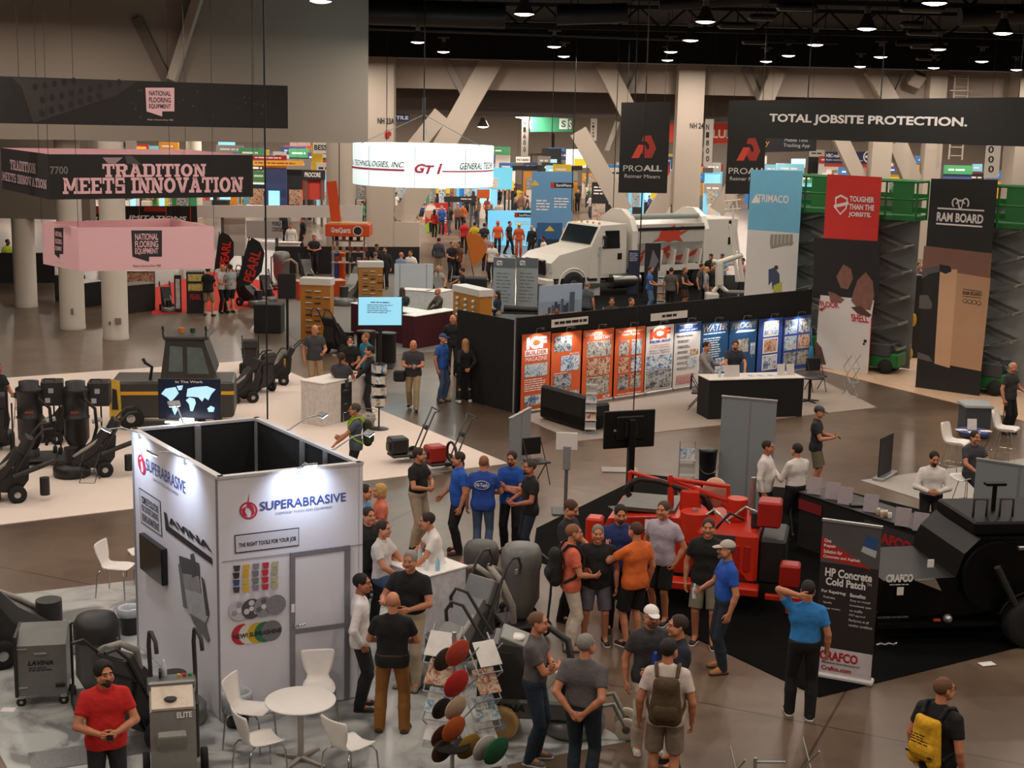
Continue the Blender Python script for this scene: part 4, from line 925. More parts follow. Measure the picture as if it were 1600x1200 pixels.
# aisle number signs hanging far off
for (x0, y0, x1, y1, st, Y, lab) in ((814, 180, 825, 244, 'N1600', 84, 'tall white aisle sign reading N1600'), (1099, 186, 1112, 260, 'N1800', 74, 'tall white aisle sign reading N1800'), (1537, 205, 1560, 278, '2000', 60, 'tall white aisle sign whose digits read 000'), (922, 183, 932, 220, 'N1700', 100, 'tall small aisle sign behind the slanting brace')):
    t, f = vquad('aisle_sign', lab, 'sign', (x0, y0), (x1, y0), (x1, y1), (x0, y1), Y, Y, .03, M('#ded6cd', .7, var=.02), 'board')
    n = len(st); hh = (y1 - y0 - 12) / n
    for i, c in enumerate(st): f.text(c, x0 + (x1 - x0) * .33, y0 + 8 + i * hh, x0 + (x1 - x0) * .67, y0 + 8 + (i + .72) * hh, MK, .02, pix=True)
for (x0, y0, x1, y1, st, Y, bg, fg, lab) in (
    (828, 181, 894, 206, '', 95, '#3f9a72', '#ffffff', 'green hanging banner with a white square letter emblem'), (1044, 193, 1060, 222, '', 100, '#d0472f', '#ffffff', 'small red banner behind the column NH 24'), (1112, 193, 1145, 224, 'LUE', 92, '#d23c28', '#f3eee8', 'red banner with the letters LUE behind an aisle sign'),
    (1288, 237, 1366, 260, '', 92, '#2c3a5e', '#ffffff', 'navy banner with a round white emblem and a red stripe below'), (1567, 229, 1640, 246, 'CONS', 85, '#c9a7a6', '#c22032', 'pale banner with red letters at the far right'), (617, 177, 640, 190, 'TILE', 110, '#2a3a72', '#ffffff', 'small blue banner beside the column NH 23A'),
    (489, 220, 513, 240, 'BESS', 80, '#e8e2d8', '#222233', 'white sign with dark letters beside the wide round column'), (394, 243, 448, 250, '', 92, '#b02a2a', '#ffffff', 'thin red sign over an orange sign in the far left stands'), (394, 251, 474, 259, '', 90, '#e3a336', '#7b2d12', 'thin orange sign over the far left stands'),
    (453, 219, 485, 228, '', 100, '#d9b9b5', '#8f3b3b', 'small pale sign in front of the far steel roof'), (1098, 262, 1114, 270, '', 90, '#5a5350', '#cccccc', 'small dark number sign under the N1800 sign'), (806, 245, 828, 254, 'N1600', 88, '#d8cfc5', '#333333', 'small white number sign under the N1600 sign'), (1320, 212, 1352, 222, '', 100, '#3c3733', '#ffffff', 'dark banner edge under the long black banner')):
    t, f = vquad('hanging_banner', lab, 'banner', (x0, y0), (x1, y0), (x1, y1), (x0, y1), Y, Y, .04, M(bg, .7, var=.05), 'cloth'); fg = M(fg, .6, var=0)
    if st: f.text(st, x0 + 2, y0 + (y1 - y0) * .3, x1 - 2, y0 + (y1 - y0) * .75, fg, .03, pix=True)
    if 'green' in lab:
        f.rect(874, 185, 887, 202, fg, 'emblem', pix=True); f.text('S', 877, 188, 884, 199, M(bg, .7, var=.05), .04, pix=True); f.text('S', 889, 188, 893, 202, fg, .03, pix=True); f.text('K', 828, 188, 831, 201, fg, .03, pix=True)
    if 'navy' in lab: f.text('HBC-radio', 1291, 240, 1314, 246, fg, .02, pix=True); f.text('Radio controls for all applications', 1291, 248, 1348, 253, fg, pix=True); f.disc(1358, 245, .38, fg, 'emblem', pix=True); f.disc(1358, 245, .30, M(bg, .7, var=.05), 'emblem', pix=True); f.rect(1352, 243, 1364, 247, fg, 'emblem', pix=True); f.rect(1289, 255, 1365, 262, M('#c2452e', .7), 'stripe', pix=True)
    if 'orange' in lab and 'thin' in lab and not st: f.lines(x0 + 4, y0 + 1, x1 - 4, y1 - 1, 1, fg, pix=True)
fx = thing('fire_extinguisher_sign', 'small red fire extinguisher emblem on the column NH 23A', 'sign', AY(604, 210, NY - 1.0)); fx.location.y = NY - nh1.dimensions.x / 2 - .03 if nh1.dimensions.x else NY - .75
MB().box((0, 0, 0), (.22, .06, .42), .04).build('emblem_body', M('#b3271c', .5), fx); MB().box((.16, 0, .05), (.10, .05, .2), .02).build('emblem_hose', M('#b3271c', .5), fx)
# ------------------------------------------------------------------ scissor lifts with tall banners
GRN = M('#17682b', .45, var=.08); STL = M('#6f706c', .4, .6); LGR = M('#8f9290', .6, var=.05, sc=1)
def scissor_lift(label, A, B, zt, n=5):
    d = (B - A); d.z = 0; a = math.atan2(d.y, d.x); mid = (A + B) / 2; mid.z = 0; q = Vector((-math.sin(a), math.cos(a), 0))
    t = thing('scissor_lift', label, 'scissor lift', mid + q * .75 + Vector((math.cos(a), math.sin(a), 0)) * .35, a); L = 1.15
    MB().bx(-1.2, 1.2, -.42, .42, .18, .62, .05).build('chassis', GRN, t); MB().bx(-.3, 1.0, -.46, .46, .5, .9, .04).build('motor_box', M('#3b3d3c', .5), t)
    for x in (-.85, .85):
        for y in (-.40, .40): MB().lathe([(.06, -.09), (.21, -.08), (.22, 0), (.21, .08), (.06, .09)], (x, y, .225), 18, 'y').build('wheel', M('#171717', .8), t)
    z0 = .75; pz = zt - 1.25; hs = (pz - z0) / n
    for i in range(n):
        for y, s in ((-.30, 1), (-.24, -1), (.30, 1), (.24, -1)):
            p = Vector((-L * s, y, z0 + i * hs)); r = Vector((L * s, y, z0 + (i + 1) * hs)); m = (p + r) / 2; v = r - p; MB().box((0, 0, 0), (v.length, .05, .11), .01, Matrix.Rotation(-math.atan2(v.z, v.x), 3, 'Y')).build('scissor_arm', STL, t).location = m
    for i in range(n + 1):
        for s in (-1, 1): MB().cyl((s * L, -.36, z0 + i * hs), (s * L, .36, z0 + i * hs), .045, n=8).build('hinge_pin', M('#9a9a94', .35, .7), t)
    MB().bx(-1.25, 1.45, -.5, .5, pz, pz + .16, .02).build('platform', GRN, t)
    b = MB()
    for z in (pz + .62, pz + 1.12): b.tube([(-1.25, -.5, z), (1.45, -.5, z), (1.45, .5, z), (-1.25, .5, z)], .035, 6, True)
    for x in (-1.25, -.35, .55, 1.45):
        for y in (-.5, .5): b.cyl((x, y, pz), (x, y, pz + 1.12), .032, n=6)
    b.build('guard_rail', GRN, t); MB().bx(.75, 1.35, -.52, -.47, pz + .2, pz + 1.1).build('control_panel', GRN, t)
    for z in (.35, .75): MB().bx(-1.25, 1.45, .47, .5, pz + z - .15, pz + z).build('kick_plate', GRN, t)
    return t, q, a
def lift_set(key, TL, TR, BR, BL, YL, YR, lab_lift, lab_banner, lab_back, top_col, parts):
    t, f = vquad('lift_banner', lab_banner, 'banner', TL, TR, BR, BL, YL, YR, .02, M(top_col, .6, var=.05, sc=3, bump=.1), 'cloth'); parts(f)
    A = AY(*BL, YL); B = AY(*BR, YR); zt = AY(*TL, YL).z; lt, q, a = scissor_lift(lab_lift, A, B, zt)
    ux = Vector((math.cos(a), math.sin(a), 0)); p = A + q * 1.45 - ux * .1; p.z = .05; r = B + q * 1.45 + ux * .75; r.z = .05
    t2, f2 = vpanel('lift_banner', lab_back, 'banner', p, r, zt - .75, .02, LGR, 'cloth'); return f
def deco_trimaco(f):
    f.rect(0, 0, f.w, f.px(1200, 361)[1], M('#d5d3d0', .6, var=.05, sc=2), 'picture_print')
    f.poly([(1174, 317), (1182, 303), (1188, 317)], WHT, 'emblem', pix=True); f.text('TRIMACO', 1184, 303, 1232, 318, WHT, .02, pix=True)
    g = M('#8e8a84', .6)
    for i in range(6): f.rect(1204 + i * 6, 366, 1208 + i * 6, 384, g, 'window_print', pix=True)
    f.poly([(1204, 384), (1240, 378), (1240, 381), (1204, 389)], g, 'window_print', pix=True)
    f.poly([(1201, 421), (1210, 418), (1218, 428), (1219, 452), (1207, 452), (1206, 440), (1201, 446)], M('#3c4a60', .6), 'figure_print', pix=True); f.poly([(1209, 446), (1222, 440), (1222, 458), (1208, 458)], M('#b3b84f', .6), 'figure_print', pix=True); f.poly([(1208, 458), (1221, 456), (1220, 475), (1209, 475)], M('#33507e', .6), 'figure_print', pix=True); f.disc(1213, 418, .07, M('#4a382d', .6), 'figure_print', pix=True)
def deco_tougher(f):
    BL = M('#171415', .6, var=0); f.poly([(1272, 371), (1375, 377), (1373, 470), (1366, 476), (1270, 465)], BL, 'picture_print', pix=True)
    f.poly([(1282, 461), (1366, 469), (1361, 500), (1356, 587), (1274, 572), (1278, 500)], M('#d3cecb', .6, var=.05, sc=3), 'picture_print', pix=True)
    s = WHT; f.poly([(1305, 308), (1314, 304), (1325, 310), (1323, 326), (1313, 336), (1305, 326)], s, 'emblem', pix=True); f.poly([(1307, 311), (1314, 307), (1323, 312), (1321, 325), (1313, 333), (1307, 325)], M('#d12c25', .6, var=.05, sc=3, bump=.1), 'emblem', pix=True); f.poly([(1303, 320), (1326, 315), (1326, 320), (1303, 325)], s, 'emblem', pix=True)
    for i, st in enumerate(('TOUGHER', 'THAN THE', 'JOBSITE.')): f.text(st, 1328 - i * .9, 306 + i * 12.3, (1366, 1366, 1361)[i], 317 + i * 12.3, s, .035, pix=True)
    rk = M('#7d5548', .7, var=.3, sc=6); f.poly([(1307, 432), (1318, 413), (1330, 420), (1333, 435), (1325, 452), (1314, 450)], rk, 'rock_print', pix=True); f.poly([(1334, 455), (1340, 438), (1353, 425), (1364, 440), (1366, 462), (1360, 485), (1340, 482), (1330, 470)], rk, 'rock_print', pix=True); f.poly([(1294, 455), (1304, 458), (1320, 468), (1314, 474), (1298, 472)], rk, 'rock_print', pix=True)
    f.poly([(1330, 480), (1345, 478), (1362, 492), (1358, 496), (1340, 490)], M('#4a3430', .7), 'rock_print', pix=True)
    rd = M('#b52a33', .6); f.text('FLOOR', 1281, 470, 1312, 482, rd, .03, -.4, pix=True); f.text('SHELL', 1330, 490, 1358, 505, rd, .03, -.4, pix=True); f.poly([(1279, 482), (1291, 480), (1284, 487)], rd, 'emblem', pix=True)
    f.disc(1352, 533, .05, BL, 'hole_print', pix=True); f.disc(1350, 537.5, .035, BL, 'hole_print', pix=True); f.poly([(1274, 531), (1284, 543), (1291, 570), (1274, 567)], M('#5b3a36', .7), 'glove_print', pix=True)
def deco_ram(f):
    br = M('#7a5648', .65, var=.15, sc=1.2); f.poly([(1444, 384), (1550, 396), (1547, 436), (1441, 420)], br, 'picture_print', pix=True); kr = M('#b08868', .65, var=.08, sc=1.5)
    f.poly([(1488, 425), (1548, 435), (1533, 580), (1480, 570)], kr, 'board_print', pix=True)
    f.poly([(1469, 421), (1496, 421), (1484, 575), (1460, 568)], M('#c59c7b', .6, var=.08, sc=1.5), 'roll_print', pix=True)
    gy = M('#57504f', .7); f.poly([(1441, 420), (1466, 415), (1470, 424), (1452, 428), (1440, 436)], gy, 'sleeve_print', pix=True); f.poly([(1468, 413), (1485, 416), (1487, 424), (1478, 428), (1468, 424)], BLK, 'glove_print', pix=True); f.poly([(1437, 461), (1450, 461), (1457, 475), (1455, 483), (1436, 482)], gy, 'knee_print', pix=True)
    f.poly([(1434, 550), (1452, 556), (1458, 566), (1433, 560)], gy, 'sleeve_print', pix=True)
    f.text('RAM BOARD', 1464.5, 331, 1536, 350, WHT, .035, pix=True); f.poly([(1465, 324), (1538, 328), (1538, 330.5), (1465, 326.5)], WHT, 'rule', pix=True); f.poly([(1463, 348), (1535, 353), (1535, 355.5), (1463, 350.5)], WHT, 'rule', pix=True)
    def spiral(cx, sg):
        p = []
        for i in range(17):
            a = -PI * .3 + i / 16 * PI * 1.9; r = 8.5 * (1 - .055 * i); p.append((cx + sg * r * math.cos(a) * .75, 316 - r * math.sin(a)))
        b = MB()
        for i in range(16):
            (x0, y0), (x1, y1) = f.px(*p[i]), f.px(*p[i + 1]); b.tube([f.P(x0, y0, .01), f.P(x1, y1, .01)], .022, 4)
        b.build('emblem_horn', WHT, f.p)
    spiral(1494, -1); spiral(1508, 1); f.poly([(1496, 312), (1506, 312), (1504, 322), (1502, 328), (1499, 328), (1497, 322)], WHT, 'emblem', pix=True); f.poly([(1498.5, 315), (1503.5, 315), (1502, 324), (1500, 324)], BLK, 'emblem', pix=True)
    dk = M('#4b362b', .7); f.text('RAM BOARD', 1505, 454, 1534, 463, dk, .03, pix=True); f.poly([(1505, 451), (1534, 455), (1534, 456), (1505, 452)], dk, 'rule', pix=True); f.poly([(1504, 462), (1533, 465), (1533, 466), (1504, 463)], dk, 'rule', pix=True)
    for i in range(4): f.disc(1508 + i * 7.3, 470 + i * 1.1, .06, dk, 'emblem', pix=True); f.disc(1508 + i * 7.3, 470 + i * 1.1, .045, kr, 'emblem', pix=True)
lift_set('t', (1165, 265), (1246, 267), (1237, 560), (1158, 550), 45.5, 44.5, 'green scissor lift behind the blue topped banner', 'tall lift banner with a sky blue top', 'plain grey back banner of the lift with the blue banner', '#6fb4d6', deco_trimaco)
lift_set('f', (1291, 272), (1384, 277), (1356, 588), (1274, 573), 42.2, 41.3, 'green scissor lift behind the red topped banner', 'tall banner with a red top lettered TOUGHER THAN THE JOBSITE.', 'plain grey back banner of the lift with the red banner', '#d12c25', deco_tougher)
lift_set('r', (1454, 279), (1559, 281), (1530, 622), (1430, 605), 39.3, 38.2, 'green scissor lift behind the black topped banner', 'tall black lift banner with a white horned animal emblem', 'plain grey back banner of the lift with the black banner', '#161515', deco_ram)
# ------------------------------------------------------------------ furniture builders
WPLA = M('#eae4de', .35, var=.02); CHR = M('#b9b9b6', .18, .95, var=0); ALU = M('#a8aaab', .35, .6, var=.05)
def shell_mesh(prof, th=.012, name='seat_shell', nu=8, dish=.03):
    """prof: list of (y, z, half width) from the seat's front edge to the top of the back"""
    b = MB(); m = len(prof); V0 = []; V1 = []
    for i, (y, z, w) in enumerate(prof):
        a = prof[max(i - 1, 0)]; c = prof[min(i + 1, m - 1)]; d = Vector((0, c[0] - a[0], c[1] - a[1])).normalized(); n = Vector((0, -d.z, d.y))
        for k in range(nu + 1):
            u = -1 + 2 * k / nu; p = Vector((u * w, y, z)) + n * (dish * (u * u - .5)); V0.append(p + n * th / 2); V1.append(p - n * th / 2)
    k = nu + 1; N = len(V0); fs = []
    for i in range(m - 1):
        for j in range(nu):
            a = i * k + j; fs += [(a, a + 1, a + k + 1, a + k), (N + a, N + a + k, N + a + k + 1, N + a + 1)]
    rim = [j for j in range(k)] + [i * k + nu for i in range(1, m)] + [(m - 1) * k + j for j in range(nu - 1, -1, -1)] + [i * k for i in range(m - 2, 0, -1)]
    for a, c in zip(rim, rim[1:] + rim[:1]): fs.append((a, N + a, N + c, c))
    b.add(V0 + V1, fs, True); return b
def cafe_chair():                                        # faces -Y
    t = thing('cafe_chair', 'x', 'chair')
    shell_mesh([(-.21, .445, .15), (-.20, .452, .18), (-.10, .455, .20), (.05, .45, .19), (.15, .455, .17), (.19, .48, .14), (.21, .53, .13), (.225, .60, .165), (.25, .70, .195), (.27, .80, .205), (.275, .825, .185)]).build('seat_shell', WPLA, t)
    for x, y in ((-.2, -.2), (.2, -.2), (-.2, .22), (.2, .22)): MB().tube([(x * .4, y * .4, .435), (x * .85, y * .85, .42), (x * 1.0, y, .36), (x * 1.15, y * 1.12, .0)], .011, 8).build('leg', CHR, t)
    return t
def bucket_stool():
    t = thing('bucket_stool', 'x', 'chair')
    shell_mesh([(-.24, .73, .18), (-.22, .75, .215), (-.10, .745, .23), (.05, .735, .22), (.14, .75, .21), (.19, .80, .21), (.22, .90, .215), (.25, 1.02, .215), (.265, 1.10, .19), (.27, 1.13, .14)], dish=.09).build('seat_shell', WPLA, t)
    for x, y in ((-.2, -.18), (.2, -.18), (-.2, .2), (.2, .2)): MB().tube([(x * .5, y * .5, .71), (x * 1.15, y * 1.15, .0)], .008, 6).build('leg', CHR, t)
    MB().tube([(-.21, -.19, .28), (.21, -.19, .28), (.21, .21, .28), (-.21, .21, .28)], .007, 6, True).build('foot_ring', CHR, t)
    return t
CH = cafe_chair(); CH.location = G(184, 930); CH.rotation_euler.z = math.radians(80); CH['label'] = 'white cafe chair alone left of the white booth wall'; CH['group'] = 'white cafe chairs'
for x, y, a, lab in ((226, 905, -60, 'white cafe chair mostly hidden behind the white booth'), (498, 1128, 10, 'white cafe chair behind the round white table, back to the booth door'), (392, 1165, 75, 'white cafe chair left of the round table beside the lined bin'), (408, 1215, 125, 'white cafe chair in front left of the round white table'), (548, 1222, 140, 'white cafe chair in front of the table nearest the brown boots')):
    place_copy(CH, G(x, y), math.radians(a), lab)
t = thing('round_table', 'round white cafe table on a cross foot', 'table', G(470, 1190))
MB().lathe([(.0, .725), (.385, .725), (.40, .732), (.40, .745), (.39, .75), (0, .75)], n=40).build('tabletop', WPLA, t); MB().cyl((0, 0, .03), (0, 0, .725), .035, n=16).build('pedestal', M('#b5aca2', .35, .4), t)
b = MB()
for k in range(4): a = PI / 4 + k * PI / 2 + .3; b.cyl((0, 0, .06), (.34 * math.cos(a), .34 * math.sin(a), .022), .03, .02, n=8)
b.build('foot', M('#b5aca2', .35, .4), t)
def bin_(name, label, px, py, r0, r1, h, liner, col='#1b1b1c', rect=False, liner_h=.08):
    t = thing(name, label, 'bin', G(px, py)); MB().lathe([(r0, 0), (r0 * 1.02, .01), (r1, h), (r1 + .012, h), (r1 + .012, h + .015), (r1 - .01, h + .015), (r1 - .012, h - .02), (r0 - .015, .02), (0, .02)], n=24).build('tub', M(col, .5), t)
    MB().lathe([(r1 - .005, h - liner_h), (r1 + .018, h - liner_h), (r1 + .022, h - .02), (r1 + .02, h + .03), (r1, h + .04), (r1 - .03, h + .01), (r1 - .05, h - .06)], n=24).build('liner', liner, t); return t
CLR = M('#aeb3b8', .25, var=.2, sc=30, bump=.4)
bin_('waste_bin', 'black waste bin with clear liner at the booth left corner', 203, 990, .12, .15, .36, CLR); bin_('waste_bin', 'black waste bin with a long clear liner beside the cafe table', 371, 1133, .13, .165, .40, CLR, liner_h=.2)
# ------------------------------------------------------------------ the white booth
zt = HZ(348, 1130, 745); A0 = G(347, 1130); B0 = G(567, 722, zt); L0_ = G(205, 669, zt); K0 = G(403, 651, zt)
for p in (B0, L0_, K0): p.z = 0
BW = M('#dcd8e0', .45, var=.015); ins = M('#141416', .7)
bt = thing('exhibition_booth', 'tall white open-topped booth of panels with a red flame emblem', 'booth', A0)
def wall_panel(p, q, name='wall_panel'):
    p = p - A0; q = q - A0; d = (q - p).normalized(); n = Vector((d.y, -d.x, 0)); b = MB()
    o = [p, q, q - n * .05, p - n * .05]; b.mat(0).add([(v.x, v.y, z) for z in (.02, zt - .03) for v in o], [(0, 1, 5, 4), (1, 2, 6, 5), (3, 0, 4, 7), (4, 5, 6, 7), (3, 2, 1, 0)])
    b.mat(1).add([(v.x, v.y, z) for z in (.02, zt - .03) for v in o], [(2, 3, 7, 6)]); b.build(name, [BW, ins], bt)
    e = MB(); m = [p + n * .012, q + n * .012, q - n * .075, p - n * .075]; e.prism([(v.x, v.y) for v in m], zt - .035, zt); e.build('top_rail', M('#c9c7ca', .4, .2), bt)
    return Face(bt, p, d, (0, 0, 1))
fF = wall_panel(A0, B0); fL = wall_panel(L0_, A0); wall_panel(B0, K0); wall_panel(K0, L0_)
for p in (A0, B0, L0_, K0, (B0 * .5 + K0 * .5), (A0 * .5 + L0_ * .5), (K0 * .5 + L0_ * .5), B0 * .72 + K0 * .28):
    q = p - A0; c = (A0 + B0 + L0_ + K0) / 4 - A0; q = q + (c - q).normalized() * .06; MB().box((q.x, q.y, zt / 2), (.08, .08, zt - .04), .01).build('post', M('#9b9ca0', .4, .4), bt)
NAV = M('#3c4a8c', .5, var=0); CRM = M('#c32a45', .5, var=0); LGY = M('#c9c6cf', .5, var=0); BKP = M('#1f1f24', .5, var=0)
def flame(f, x, y, s, sx=1.0, skew=0.0):
    P = lambda pts: [(x + (a * sx) * s, y + (b_ + a * skew) * s) for a, b_ in pts]
    for r0, r1 in ((.5, .40),):
        n = 26; b = MB()
        for i in range(n):
            a0, a1 = 2 * PI * i / n, 2 * PI * (i + 1) / n
            pts = [f.px(*P([(math.cos(a) * r * 1.05, .28 + math.sin(a) * r)])[0]) for a, r in ((a0, r0), (a1, r0), (a1, r1), (a0, r1))]
            b.add([f.P(u, v, .006) for u, v in pts][::-1], [(0, 1, 2, 3)])
        b.build('emblem_ring', CRM, f.p)
    f.poly(P([(-.12, .15), (.05, -.7), (.02, -.2), (.3, .1), (.36, .42), (.15, .68), (.2, .4), (.1, .2), (-.02, .1)]), CRM, 'emblem_flame', pix=True); f.poly(P([(-.4, .2), (-.15, .05), (-.2, .35), (-.05, .62), (-.3, .55)]), CRM, 'emblem_swirl', pix=True)
flame(fF, 388, 790, 27)
fF.text('SUPERABRASIVE', 406, 798, 540, 769, NAV, .012, pix=True); fF.text('DIAMOND TOOLS AND EQUIPMENT', 431, 804, 519, 790, NAV, pix=True)
fF.poly([(366, 836), (467, 824), (467, 852), (367, 865)], BKP, 'sign_border', pix=True); fF.poly([(367.5, 837.5), (466, 825.5), (466, 851), (368.5, 863)], LGY, 'sign_plate', pix=True); fF.text('THE RIGHT TOOLS FOR YOUR JOB', 373, 857, 462, 837.5, BKP, .022, pix=True)
fF.poly([(347, 877), (566, 849.5), (566, 851), (347, 878.5)], M('#9b98a2', .5), 'seam', pix=True)
cups = ['#3f3f46', '#d8a82c', '#84808c', '#b9323f', '#b6ab86', '#3a2a2a', '#d9a428', '#75727c', '#c02c38', '#a7a184', '#3e4583', '#c9b04a', '#77747e', '#bd2f3a', '#b4ab8c']
for r in range(4):
    for c in range(5):
        x = 369.5 + c * 15 - (1 if r else 0); y = 888 + r * 11 - c * 1.6; fF.poly([(x - 5.5, y - 4), (x + 5.5, y - 5), (x + 4.5, y + 4), (x - 3.5, y + 4.8)], M(cups[(r * 5 + c) % 15], .5, var=0), 'pad_print', pix=True)
for i, (x, y, c, k) in enumerate(((373, 953, '#bdb5bd', '#9a94a0'), (392, 950, '#4d4850', '#c9c4cc'), (411, 946.5, '#8b8690', '#5e5a62'), (430, 943.5, '#807b84', '#c8303a'))):
    fF.disc(x, y, .125, M(c, .5, var=.3, sc=30), 'disc_print', pix=True); fF.disc(x, y, .03, M('#d5d0d8', .5, var=0), 'disc_print', pix=True)
    for a in range(3): fF.disc(x + 9 * math.cos(a * 2.1 + .5), y + 9 * math.sin(a * 2.1 + .5), .035, M(k, .5, var=0), 'segment_print', pix=True)
for x, y, c in ((378, 991, '#bd2b3a'), (389, 990, '#d6d0c4'), (402, 988.5, '#c9a227'), (413, 987, '#2e6f55'), (424, 985, '#757078')): fF.disc(x, y, .13, M(c, .5, var=.03), 'disc_print', pix=True)
fF.text('NEW! SUPRASHINE', 364, 999, 439, 980, BKP, .03, pix=True)
dm = M('#8d8c93', .4, .4); dr = fF.poly([(460, 868), (537, 858), (537, 1092), (460, 1103)], BW, 'door', th=.02, pix=True, d=.022)
for q in ([(453, 863), (546, 851), (546, 858), (453, 870)], [(453, 870), (460, 868), (460, 1104), (453, 1105)], [(537, 858), (546, 857), (545, 1091), (537, 1092)]): fF.poly(q, dm, 'door_frame', th=.03, pix=True, d=.032)
fF.poly([(460, 982), (537, 972), (537, 979), (460, 989)], dm, 'door_rail', th=.01, pix=True, d=.034); u, v = fF.px(458, 975); MB().tube([fF.P(u, v, .03), fF.P(u, v, .08), fF.P(u + .13, v + .005, .08)], .011, 8).build('door_handle', CHR, bt); fF.rect(453.5, 943, 459, 955, WHT, 'keeper_plate', pix=True, d=.036)
flame(fL, 222, 718, 28, .42, .55)
fL.text('SUPERABRASIVE', 229, 734, 290, 752, NAV, .005, pix=True); fL.text('DIAMOND TOOLS AND EQUIPMENT', 240, 751, 280, 771, NAV, pix=True)
fL.poly([(218, 761.5), (251, 783), (254, 839), (221, 816)], BKP, 'sign_border', pix=True); fL.poly([(218.7, 763.5), (250.3, 784), (253.2, 837), (221.6, 815)], LGY, 'sign_plate', pix=True)
for i, s in enumerate(('COMPLETE SOLUTIONS', 'FOR CONCRETE GRINDING,', 'POLISHING AND MAINTENANCE')): fL.text(s, 222.5 + i * .4, 785 + i * 13.5, 248.5 + i * .5, 791 + i * 13.8, BKP, .02, pix=True)
fL.poly([(257, 799), (261, 802), (265, 822), (332, 872), (332.5, 882), (260, 828)], BKP, 'lettering', pix=True); fL.text('AVINA', 266, 818, 333, 852, BKP, .045, -.25, pix=True)
mg = [M(c, .5, var=.25, sc=9) for c in ('#8e8e92', '#4c4c50', '#b0b0b4', '#6c6c72')]
for pts, k in (([(281, 868), (296, 873), (312, 880), (313, 905), (300, 915), (283, 895)], 1), ([(284, 895), (312, 900), (316, 928), (290, 920)], 0), ([(290, 920), (318, 928), (327, 962), (322, 975), (296, 960)], 2), ([(298, 958), (322, 972), (329, 1000), (326, 1003), (305, 975)], 3), ([(299, 866), (304, 864), (308, 900), (302, 902)], 1), ([(280, 880), (285, 885), (294, 950), (288, 948)], 3), ([(316, 900), (320, 905), (328, 960), (324, 962)], 1)): fL.poly(pts, mg[k], 'machine_print', pix=True)
u0, v0 = fL.px(226, 832); u1, v1 = fL.px(263, 914); tv = thing('wall_television', 'black television on the left booth wall', 'television', bt.location + fL.P(u0, (v0 + v1) / 2)); dd = fL.U; tv.rotation_euler.z = math.atan2(dd.y, dd.x)
hh = abs(fL.px(226, 832)[1] - fL.px(228, 888)[1]); ww = u1 - u0; MB().bx(0, ww, -.08, -.002, -hh / 2, hh / 2, .008).build('case', M('#0d0d0e', .35), tv); MB().bx(.02, ww - .02, -.083, -.079, -hh / 2 + .02, hh / 2 - .02).build('screen', M('#101214', .12, var=.2), tv)
# arm lights clipped on the booth rim
def arm_light(label, base, tip, face_dir):
    t = thing('arm_light', label, 'spotlight', base); d = tip - base; m = d * .55 + Vector((0, 0, .05)); MB().tube([(0, 0, 0), tuple(m), tuple(d)], .010, 6).build('arm', ALU, t); MB().box((0, 0, -.03), (.06, .06, .08), .008).build('clamp', ALU, t)
    a = math.atan2(face_dir.y, face_dir.x); R = Matrix.Rotation(a, 3, 'Z') @ Matrix.Rotation(.5, 3, 'Y'); b = MB(); b.box((0, 0, 0), (.10, .17, .03), .006, R); b.build('lamp_head', M('#8f9093', .4, .3), t).location = d
    e = MB(); e.box((0, 0, 0), (.085, .15, .004), 0, R); le = e.build('led_panel', M('#eef6ff', .4, e=12, var=0), t); le.location = d + R @ Vector((0, 0, -.018))
    l = bpy.data.lights.new('led_light', 'SPOT'); l.energy = 48; l.color = (.66, .80, 1.0); l.spot_size = math.radians(115); l.spot_blend = .8; l.shadow_soft_size = .06
    o = bpy.data.objects.new('led_light', l); COL.objects.link(o); wd = (face_dir * 1.0 + Vector((0, 0, -.9))).normalized(); o.location = base + d + Vector((0, 0, -.06)); o.rotation_euler = wd.to_track_quat('-Z', 'Y').to_euler(); return t
nF = fF.N; nL = fL.N; top = lambda p, z=zt: Vector((p.x, p.y, z))
def rim(p, q, s): return top(p + (q - p) * s)
arm_light('clip-on arm light over the booth front lettering', rim(A0, B0, .55), rim(A0, B0, .55) + nF * .35 + Vector((0, 0, .12)), -nF)
arm_light('clip-on arm light at the booth far left corner', rim(L0_, A0, .12), rim(L0_, A0, .12) + nL * .45 + Vector((0, 0, .1)), -nL)
arm_light('clip-on arm light over the left wall middle', rim(L0_, A0, .66), rim(L0_, A0, .66) + nL * .42 + Vector((0, 0, .12)), -nL)
nb = (K0 - L0_).normalized(); nK = Vector((-nb.y, nb.x, 0)); nr = (K0 - B0).normalized(); nR = Vector((nr.y, -nr.x, 0))
arm_light('bright clip-on arm light on the booth back rim', rim(L0_, K0, .4), rim(L0_, K0, .4) + nK * .4 + Vector((0, 0, .2)), -nK)
arm_light('clip-on arm light on the right rim near the back', rim(B0, K0, .68), rim(B0, K0, .68) + nR * .5 + Vector((0, 0, .16)), -nR)
arm_light('clip-on arm light on the right rim near the front corner', rim(B0, K0, .25), rim(B0, K0, .25) + nR * .5 + Vector((0, 0, .16)), -nR)
